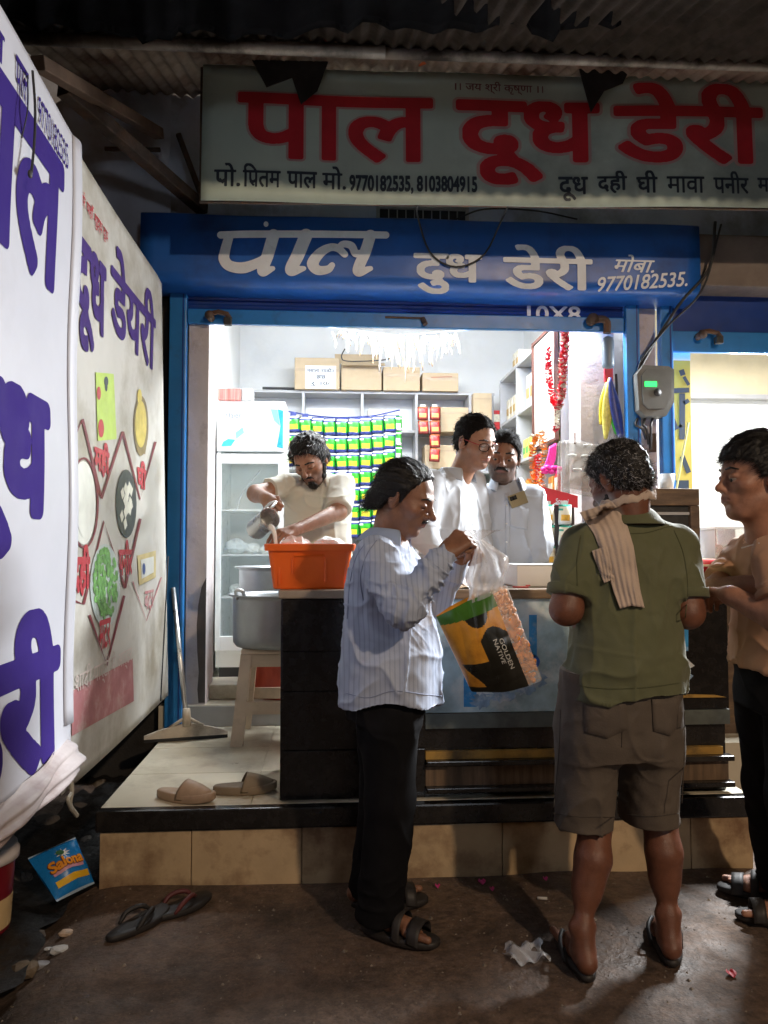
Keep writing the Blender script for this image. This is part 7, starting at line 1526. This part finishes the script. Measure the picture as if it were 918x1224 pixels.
# the roll round the neck
cN = P3(752, 612, 2.49)
def roll(u, v):
    a = R(lerp(205, 10, u)) ; b = 2 * math.pi * v; rr_ = .085 + .007 * math.cos(b) + .0025 * math.sin(5 * b + 7 * a) + .002 * math.sin(14 * a + 2 * b) ; return Vector((cN[0] - .006 + rr_ * math.cos(a), cN[1] - rr_ * math.sin(a) * .95, cN[2] + .044 + .015 * math.sin(b) + .002 * math.sin(19 * a) + .012 * math.cos(a) - .012 * max(0, -math.cos(a)) + .004 * math.sin(7 * a)))
mb = MB(); mb.smooth = True; mb.grid(roll, 40, 10); mb.build('neck_roll', M_tow, tw)

T_bl = bvh_of([c for c in blue_man.o.children if c.name.startswith('shirt')][0]); M_bseam = mat('blue_seam', (.24, .28, .40), .85)
for q_ in ([(450, 646), (438, 664), (431, 690), (434, 718)], [(412, 828), (440, 834), (470, 826), (505, 830), (528, 832)], [(436, 650), (425, 668), (418, 700), (415, 740)]): seam(T_bl, q_, M_bseam, blue_man.o)
# ------------------------------------------------------------------ 3 boy in the brown t-shirt at the right edge, arms folded
psi = R(172); B = P3(926, 700, 2.50)
p = Person('young man in a brown t-shirt with folded arms at the right edge', (B[0] + .02, B[1], 0), (.37, .185, .12), (.30, .11, .09))
p.head(P3(905, 570, 2.42), R(176), R(3), R(0), 1.16, neck=P3(915, 640, 2.45), neck_r=.046, jaw=.95, chin=1.1, full=-.002, brow=.5, nose=.62)
shR, shL = P3(893, 662, 2.66), P3(928, 662, 2.30); elR, elL = P3(855, 706, 2.52), P3(934, 742, 2.20); wrR, wrL = P3(919, 696, 2.38), P3(874, 712, 2.36)
p.limb([cone(shR, elR, .048, .044, .02), cone(elR, wrR, .043, .030, .02)] + hand(wrR, (.9, -.3, -.05), (0, -.8, .6), 1, curl=(.5, .5, .5, .5), thumb=.5), .0034)
p.limb([cone(shL, elL, .048, .045, .02), cone(elL, wrL, .044, .031, .02)] + hand(wrL, P3(853, 705, 2.46) - wrL, (.1, -.75, .5), -1, curl=(.45, .5, .55, .6), thumb=.4), .0034)
p.feet = []
for hx, tx, sd in (((912, 1066), (862, 1057), 1), ((950, 1098), (884, 1090), -1)):
    h, t_ = A3(at_z(*hx, .022)), A3(at_z(*tx, .022)); d = (t_ - h) / np.linalg.norm(t_ - h); h = t_ - d * .258; p.feet.append((h, t_, d)); p.limb(foot(h, t_, h + d * .045 + (0, 0, .13), side=sd), .0036)
p.limb([loft([(.90, B[0], B[1], .09, .13), (1.1, B[0], B[1], .09, .14), (1.30, B[0], B[1], .09, .15), (1.39, B[0] - .01, B[1], .05, .055)], psi)] + [cone(A3([B[0], B[1] + s_ * .085, .92]), h + d * .05 + A3([0, 0, .10]), .065, .035, .03) for s_, (h, t_, d) in ((1, p.feet[0]), (-1, p.feet[1]))], .010)
p.body()
youth = ([-.14, -.09, -.05, -.016, .006, .022, .040, .058, .078, .12], [-.066, -.060, -.040, .004, -.004, .000, .036, .046, .052, .054])
p.hair(.016, n=4000, length=.034, wd=.0008, curl=.12, flow=lambda q, n: A3([q[0] * 3, 1.0, -.5 if q[2] < .09 else .1]), lift=.18, seed=15, disp=.005, line=youth, top=1.2, fr_=(60, 30, 60))
p.brows(.0032); p.eyes()
Xb, Yb = B[0], B[1]
def zc(py, Y=2.48): return P3(900, py, Y)[2]
tor = loft([(zc(798), Xb + .005, Yb, .142, .195), (zc(760), Xb + .005, Yb, .135, .188), (zc(715), Xb + .003, Yb, .132, .182), (zc(680), Xb - .002, Yb, .128, .184), (zc(660), Xb - .006, Yb, .116, .174), (zc(645), Xb - .010, Yb, .094, .135), (zc(634), Xb - .012, Yb, .070, .085), (zc(626), Xb - .012, Yb, .056, .062)], psi, k=.03)
eR_, eL_ = shR + (elR - shR) * .78, shL + (elL - shL) * .72
p.cloth('t_shirt', [tor] + clipped([cone(shR, elR, .066, .064, .03)], eR_, shR, elR) + clipped([cone(shL, elL, .068, .066, .03)], eL_, shL, elL), M_brown_tee, [((10, 8, 3.4), .012, 1, None), ((8, 8, 12), .008, 1, None), ((28, 28, 28), .0022, 0, None)], .0050, seed=17)
mb = MB(); mb.smooth = True; cN = P3(921, 634, 2.50); mb.tube([cN + A3([.062 * math.cos(a), .068 * math.sin(a), .004 + .016 * math.cos(a)]) for a in np.linspace(0, 2 * math.pi, 30)], .010, 8, False); mb.build('neckband', mat('dark_neckband', (.05, .03, .025), .85), p.o)
try:
    T_te = bvh_of([c for c in COL.objects if c.name.startswith('t_shirt')][0]); pr = lambda a, b: proj(T_te, a, b, .005)
    mb = MB(); text(mb, 'SPORT', lambda a, b: pr(a, b - (a - 888) * .30), (888, 650, 907, 644), bold=.05, h=40, shear=0); mb.build('lettering', mat('orange_white_print', (.72, .40, .26), .5), p.o)
    mb = MB(); strokes(mb, [([(886, 655), (892, 653.4), (900, 651), (908, 649)], 1.8)], pr); mb.build('print_line', mat('pale_tee_print', (.62, .50, .42), .5), p.o)
except Exception as ex: print('tee print', ex)
for e_, s_, el_, r1_, r0_ in ((eR_, shR, elR, .064, .78), (eL_, shL, elL, .066, .72)):
    d = (el_ - s_) / np.linalg.norm(el_ - s_); rr_ = .0668 - .002 * r0_ + (r1_ - .064) + .001; mb = MB(); mb.smooth = True; mb.tube([e_ - d * .022, e_ - d * .020, e_ - d * .001, e_ + d * .001], [rr_ - .003, rr_, rr_, rr_ - .003], 30); mb.build('sleeve_band', mat('tee_hem', (.36, .20, .125), .85, var=.06, bump=.15, bscale=220), p.o)
an = p.feet; hz = zc(790); hipc = A3([Xb + .005, Yb, 0]); hN, hF = hipc + A3([0, -.085, .84]), hipc + A3([0, .085, .84])
aL_, aR_ = an[1][0] + an[1][2] * .05, an[0][0] + an[0][2] * .05
kL, kR = (hN * .5 + aL_ * .5), (hF * .5 + aR_ * .5); kL[2] = kR[2] = .48; kL[0] -= .02; kR[0] -= .02
p.cloth('trousers', [loft([(.80, Xb, Yb, .12, .16), (.98, Xb, Yb, .118, .165)], psi, k=.05)] + leg(hN, kL, aL_ + (0, 0, .05), .098, .082, .078) + leg(hF, kR, aR_ + (0, 0, .05), .098, .082, .078), M_black_tr, [((9, 9, 4), .010, 1, None), ((9, 9, 15), .010, 1, lambda V: np.clip((.3 - V[:, 2]) / .3, 0, 1))], .007, cuts=[flr], seed=19)
for h, t_, d in p.feet: p.sandal(h - d * .01, t_ + d * .01, M_sandal, 'strap')

# ------------------------------------------------------------------ 4 spectacled man in white behind the counter
def backman(label, head, hpsi, hpitch, hroll, hs, neck, bpsi, Yb_, secs, skin, lip, shirt, arms, hairkw, headkw, lay_seed, cc, ckw):
    p = Person(label, (cc[0], cc[1], .29), skin, lip); p.head(head, hpsi, hpitch, hroll, hs, neck=neck, **headkw)
    for pr_ in arms['skin']: p.limb(pr_, .0034)
    S = [(P3(x, y, Yb_)[2], P3(x, y, Yb_)[0], Yb_, a, b) for x, y, a, b in secs]; x0, y0 = S[0][1], S[0][2]
    p.limb([loft([(1.0, x0, y0, .09, .14), (1.4, x0, y0, .09, .14), (S[-1][0], S[-1][1], S[-1][2], .045, .055)], bpsi)], .014)
    p.limb([loft([(1.0, x0, y0, .09, .14), (1.1, x0, y0, .09, .14)], bpsi)] + [cone(A3([x0, y0, 1.04]) + A3([math.sin(bpsi), -math.cos(bpsi), 0]) * sx * .09, A3([x0, y0, .40]) + A3([math.sin(bpsi), -math.cos(bpsi), 0]) * sx * .09, .07, .036, .03) for sx in (-1, 1)], .012)
    for sx in (-1, 1):
        q_ = A3([x0, y0, 0]) + A3([math.sin(bpsi), -math.cos(bpsi), 0]) * sx * .09; p.limb(foot(q_ + A3([0, 0, .29]), q_ + A3([math.cos(bpsi), math.sin(bpsi), 0]) * .26 + A3([0, 0, .29]), q_ + A3([0, 0, .42]), side=sx), .006)
    p.body(); p.hair(**hairkw)
    p.cloth('shirt', [loft(S, bpsi, k=.03)] + arms['sleeve'], shirt, [((10, 8, 3.4), .0085, 1, None), ((8, 8, 11), .006, 1, None), ((26, 26, 26), .002, 0, None)] + arms.get('lay', []), .0055, seed=lay_seed)
    tr_ = [loft([(.92, x0, y0, .125, .165), (1.14, x0, y0, .125, .165)], bpsi, k=.05)]
    for sx in (-1, 1):
        q_ = A3([x0, y0, 0]) + A3([math.sin(bpsi), -math.cos(bpsi), 0]) * sx * .09; tr_.append(cone(q_ + A3([0, 0, 1.0]), q_ + A3([0, 0, .37]), .10, .075, .03))
    p.cloth('trousers', tr_, M_black_tr, [((9, 9, 4), .01, 1, None)], .010)
    if ckw is not None: p.collar(shirt, bpsi, cc, **ckw)
    return p
hd4 = P3(568, 527, 3.80)
a4 = {'skin': [[cone(P3(512, 640, 3.66), P3(540, 690, 3.62), .04, .03)] + hand(P3(540, 690, 3.62), (.8, .1, -.4), (0, -.5, .8), 1, curl=(.4, .4, .4, .4))],
      'sleeve': [cone(P3(514, 578, 3.72), P3(506, 640, 3.66), .075, .065, .04), cone(P3(506, 640, 3.66), P3(538, 684, 3.62), .062, .046, .03), cone(P3(566, 575, 3.98), P3(575, 650, 3.98), .07, .06, .03), cone(P3(575, 650, 3.98), P3(590, 690, 3.80), .06, .045, .03)]}
p = backman('man in a white shirt and red rimmed spectacles looking down behind the counter', hd4, R(-55), R(22), R(-3), 1.08, P3(546, 578, 3.84), R(-40), 3.86,
    [(540, 760, .135, .20), (540, 690, .135, .20), (538, 640, .13, .20), (536, 605, .122, .198), (536, 583, .105, .175), (540, 568, .078, .11), (543, 560, .06, .07)], (.33, .165, .10), (.26, .10, .08), M_shirtw, a4,
    dict(m=M_short_hair, thick=.010, n=2200, length=.026, curl=.10, flow=lambda q, n: A3([q[0] * 3 + .6, .5 if q[2] > .07 else -.4, -.5]), lift=.16, seed=25, disp=.004, fr_=(90, 40, 90), line=([-.13, -.07, -.035, -.012, .006, .020, .036, .052, .066, .085, .12], [-.080, -.074, -.052, -.004, -.022, -.020, .036, .060, .080, .092, .10])), dict(beard=.25, full=.004, nose=1.05), 26, P3(545, 566, 3.85), dict(rx=.070, ry=.076, hgt=.034, drop=.052, gap=.25, tilt_=.42, out=.028))
p.brows(.0035)
# spectacles worn by him
sp_ = thing('spectacles', 'red and black rimmed spectacles worn by the man in the white shirt', 'spectacles', tuple(p.P(0, .1, 0)))
for sx in (-1, 1):
    mb = MB(); mb.smooth = True; mb.tube([p.P(sx * .034 + .0245 * math.copysign(abs(math.cos(a)) ** .75, math.cos(a)), .102 - .010 * abs(math.cos(a)) * (1 if math.cos(a) * sx > 0 else -.3), -.006 + .0165 * math.copysign(abs(math.sin(a)) ** .8, math.sin(a)) + (.003 if math.sin(a) > 0 else 0)) for a in np.linspace(0, 2 * math.pi, 29)], .0024 , 7, False); mb.build('rim', mat('dark_rim', (.03, .012, .012), .25), sp_)
    mb = MB(); mb.smooth = True; mb.tube([p.P(sx * .060, .091, .004), p.P(sx * .076, .05, .006), p.P(sx * .082, .0, .008), p.P(sx * .083, -.02, -.004)], .0026, 7); mb.build('temple', mat('red_rim', (.32, .02, .02), .3), sp_)
    mb = MB(); mb.add([p.P(sx * .034 + .0235 * math.cos(a), .1005, -.006 + .0155 * math.sin(a)) for a in np.linspace(0, 2 * math.pi, 24)[:-1]], [list(range(23))]); mb.build('lens', mat('lens_glass', (.8, .85, .88), .05, alpha=.16, var=0), sp_)
mb = MB(); mb.smooth = True; mb.tube([p.P(-.011, .104, -.001), p.P(0, .1075, .002), p.P(.011, .104, -.001)], .0022, 7); mb.build('bridge', mat('dark_rim', (.03, .012, .012), .25), sp_)

# ------------------------------------------------------------------ 5 man with the moustache, phone in his pocket
hd5 = P3(601, 545, 4.02)
a5 = {'skin': [[cone(P3(650, 650, 3.98), P3(640, 690, 3.88), .036, .028)] + hand(P3(640, 690, 3.88), (-.4, -.6, -.3), (.3, -.5, .8), -1, curl=(.4, .4, .4, .4))],
      'sleeve': [cone(P3(637, 594, 4.05), P3(647, 650, 4.00), .072, .062, .04), cone(P3(647, 650, 4.00), P3(640, 686, 3.90), .060, .044, .03), cone(P3(577, 596, 4.10), P3(574, 650, 4.08), .072, .062, .04), cone(P3(574, 650, 4.08), P3(585, 690, 3.95), .06, .045, .03)]}
p = backman('moustached man in a pale grey shirt with a phone in his chest pocket', hd5, R(-104), R(14), R(6), 1.10, P3(605, 585, 4.07), R(-95), 4.07,
    [(610, 760, .135, .195), (610, 700, .135, .195), (609, 650, .13, .195), (607, 615, .12, .195), (606, 597, .105, .175), (606, 583, .078, .115), (606, 574, .06, .07)], (.20, .095, .058), (.17, .06, .05), M_shirtg, a5,
    dict(m=M_short_hair, thick=.013, n=1800, length=.028, curl=.12, flow=lambda q, n: A3([q[0] * 6, .2, .3 if q[2] > .08 else -.6]), lift=.22, seed=35, disp=.003), dict(beard=.75, stub=(.035, .028, .025), full=.003), 36, P3(606, 577, 4.06), dict(rx=.072, ry=.076, hgt=.036, drop=.058, gap=.22, tilt_=.30, out=.032))
p.brows(.0045); p.eyes(); p.moustache(.0068, .032, .006)
T5 = bvh_of([c for c in p.o.children if c.name.startswith('shirt')][0])
pk_ = [proj(T5, *q_, .003) for q_ in ((609, 600), (633, 606), (632, 632), (609, 628))]
mb = MB(); mb.smooth = True
mb.sheet(lambda u, v: proj(T5, lerp(lerp(609, 609, v), lerp(632, 631, v), u), lerp(lerp(603, 608, u), lerp(629, 633, u), v), .005), 10, 10, .004, (0, -1, 0)); mb.build('chest_pocket', M_shirtg, p.o)
q0 = proj(T5, 619, 597, .014); ph_ = thing('mobile_phone', 'gold backed phone sticking out of the grey shirt pocket', 'phone', tuple(q0))
xf = Matrix.Translation(q0) @ Euler((R(-12), R(-22), R(2))).to_matrix().to_4x4()
xf = Matrix.Translation(q0) @ Euler((R(-8), R(70), 0)).to_matrix().to_4x4()
mb = MB(xf); mb.box((-.034, -.004, -.05), (.034, .004, .05), .006); mb.build('case', mat('gold_case', (.24, .20, .12), .3, metal=.3, var=.1), ph_)
mb = MB(xf); mb.box((-.026, -.0062, .010) if 0 else (-.026, -.0062, -.043), (-.004, -.0042, -.004), .006); mb.build('camera_block', mat('black_glass', (.01, .01, .011), .1, var=0), ph_)
for k in range(2):
    mb = MB(xf); mb.cyl((-.015, -.0075, -.034 + .020 * k), (-.015, -.0063, -.034 + .020 * k), .0075, None, 14); mb.build('lens', mat('lens_ring', (.06, .06, .065), .2, metal=.6), ph_)
mb = MB(); mb.smooth = True
mb.sheet(lambda u, v: proj(T5, 603 + 5 * u + 1.5 * math.sin(3 * v), lerp(590, 690, v), .003), 4, 24, .002, (0, -1, 0)); mb.build('button_placket', M_shirtg, p.o)
mb = MB(); mb.smooth = True
for k in range(4): mb.ball(proj(T5, 605.5, 604 + 22 * k, .004), .0052, 8, 6)
mb.build('shirt_buttons', M_pw, p.o)

# ------------------------------------------------------------------ 6 young man pouring milk
hd6 = P3(371, 549, 4.10)
shR6, elR6, wrR6 = P3(346, 580, 4.18), P3(306, 590, 4.02), P3(318, 596, 3.80)
shL6, elL6, wrL6 = P3(409, 580, 4.16), P3(404, 612, 4.02), P3(352, 634, 3.72)
e6R, e6L = shR6 + (elR6 - shR6) * .62, shL6 + (elL6 - shL6) * .92
a6 = {'skin': [[cone(shR6, elR6, .046, .044, .02), cone(elR6, wrR6, .044, .030, .02)] + hand(wrR6, P3(326, 606, 3.70) - wrR6, (-.6, -.4, .5), 1, curl=(.85, .9, .95, .95), thumb=.8, sc_=.98),
               [cone(shL6, elL6, .047, .045, .02), cone(elL6, wrL6, .045, .029, .02)] + hand(wrL6, P3(331, 640, 3.62) - wrL6, (.1, -.5, .8), -1, curl=(.35, .4, .45, .5), thumb=.5)],
      'sleeve': clipped([cone(shR6, elR6, .072, .066, .04)], e6R, shR6, elR6) + clipped([cone(shL6, elL6 + (elL6 - shL6) * .3, .074, .070, .04)], e6L, shL6, elL6)}
p = backman('bearded young man in a cream polo pouring milk from a mug', hd6, R(-112), R(38), R(-8), 1.06, P3(378, 584, 4.20), R(-100), 4.22,
    [(382, 760, .13, .18), (381, 690, .13, .185), (380, 640, .125, .185), (379, 610, .12, .188), (378, 588, .105, .178), (378, 574, .080, .12), (378, 566, .06, .07)], (.36, .185, .115), (.26, .11, .09), M_cream_shirt, a6,
    dict(thick=.020, n=1500, length=.042, curl=.18, flow=lambda q, n: A3([q[0] * 3 + .25, .55, -.2]), lift=.25, grey=.10, seed=45, disp=.006, top=1.15, fr_=(55, 30, 55)), dict(beard=.6, stub=(.03, .022, .02)), 46, P3(377, 573, 4.19), dict(rx=.072, ry=.076, hgt=.030, drop=.050, gap=.26, tilt_=.50, out=.030))
p.brows(.0045); p.moustache(.0055, .028, .008)
beard = [ell((0, .060, -.100), (.034, .034, .022), k=.012), ell((0, .086, -.088), (.020, .014, .016), k=.01)] + [cone((sx * .062, .008, -.030), (sx * .046, .034, -.082), .018, .019, .012) for sx in (-1, 1)] + [cone((sx * .046, .034, -.082), (0, .072, -.110), .019, .019, .012) for sx in (-1, 1)]
p.patch('beard', beard, .003, .003, 900, .014, seed=47, flow=lambda q, n: A3([0, .3, -1]), curl=.3)
# steel mug in his hand, tipped over the crate
mg = thing('milk_mug', 'steel measuring mug tipped for pouring in the young mans fist', 'mug', tuple(at_y(316, 622, 3.66)))
ax = (at_y(325, 617, 3.60) - at_y(305, 634, 3.74)).normalized(); Q_ = ax.to_track_quat('Z', 'Y').to_matrix().to_4x4(); xf = Matrix.Translation(at_y(305, 634, 3.74)) @ Q_
mb = MB(xf); mb.smooth = True; mb.lathe((0, 0, 0), [(.005, 0), (.046, 0), (.050, .01), (.050, .155), (.052, .158), (.0495, .160), (.0475, .155), (.047, .012), (.005, .010)], 28); mb.build('mug_body', mat('bright_steel', (.66, .67, .68), .28, metal=.75, var=.06), mg)
tip = xf @ Vector((0, 0, .155)); hb_ = P3(325, 603, 3.68)
mb = MB(); mb.smooth = True; mb.tube(curve_pts([xf @ Vector((0, .0, .05)) + Vector((0, 0, .052)), Vector(tuple(hb_)) + Vector((-.015, 0, .0)), Vector(tuple(hb_)) + Vector((.02, 0, .012)), tip + Vector((.004, 0, .045))], 14), .007, 8); mb.build('handle', M_steel, mg)
mb = MB(); mb.smooth = True; s0 = xf @ Vector((.0, -.047, .157)); s0 = min((xf @ Vector((.05 * math.cos(a), .05 * math.sin(a), .157)) for a in np.linspace(0, 6.28, 24)), key=lambda q_: q_.z)
mb.tube(curve_pts([s0 + Vector((-.006, .01, .004)), s0 + Vector((.008, -.004, -.004)), s0 + Vector((.02, -.012, -.04)), Vector((s0.x + .026, s0.y - .016, 1.33))], 14), [.016, .016, .015, .014, .013, .012, .011, .011, .010, .010, .009, .009, .009, .009, .009], 10); tag(mb.build('milk_stream', mat('milk', (.82, .82, .78), .25, var=0)), 'white stream of milk falling from the mug into the crate', 'milk')
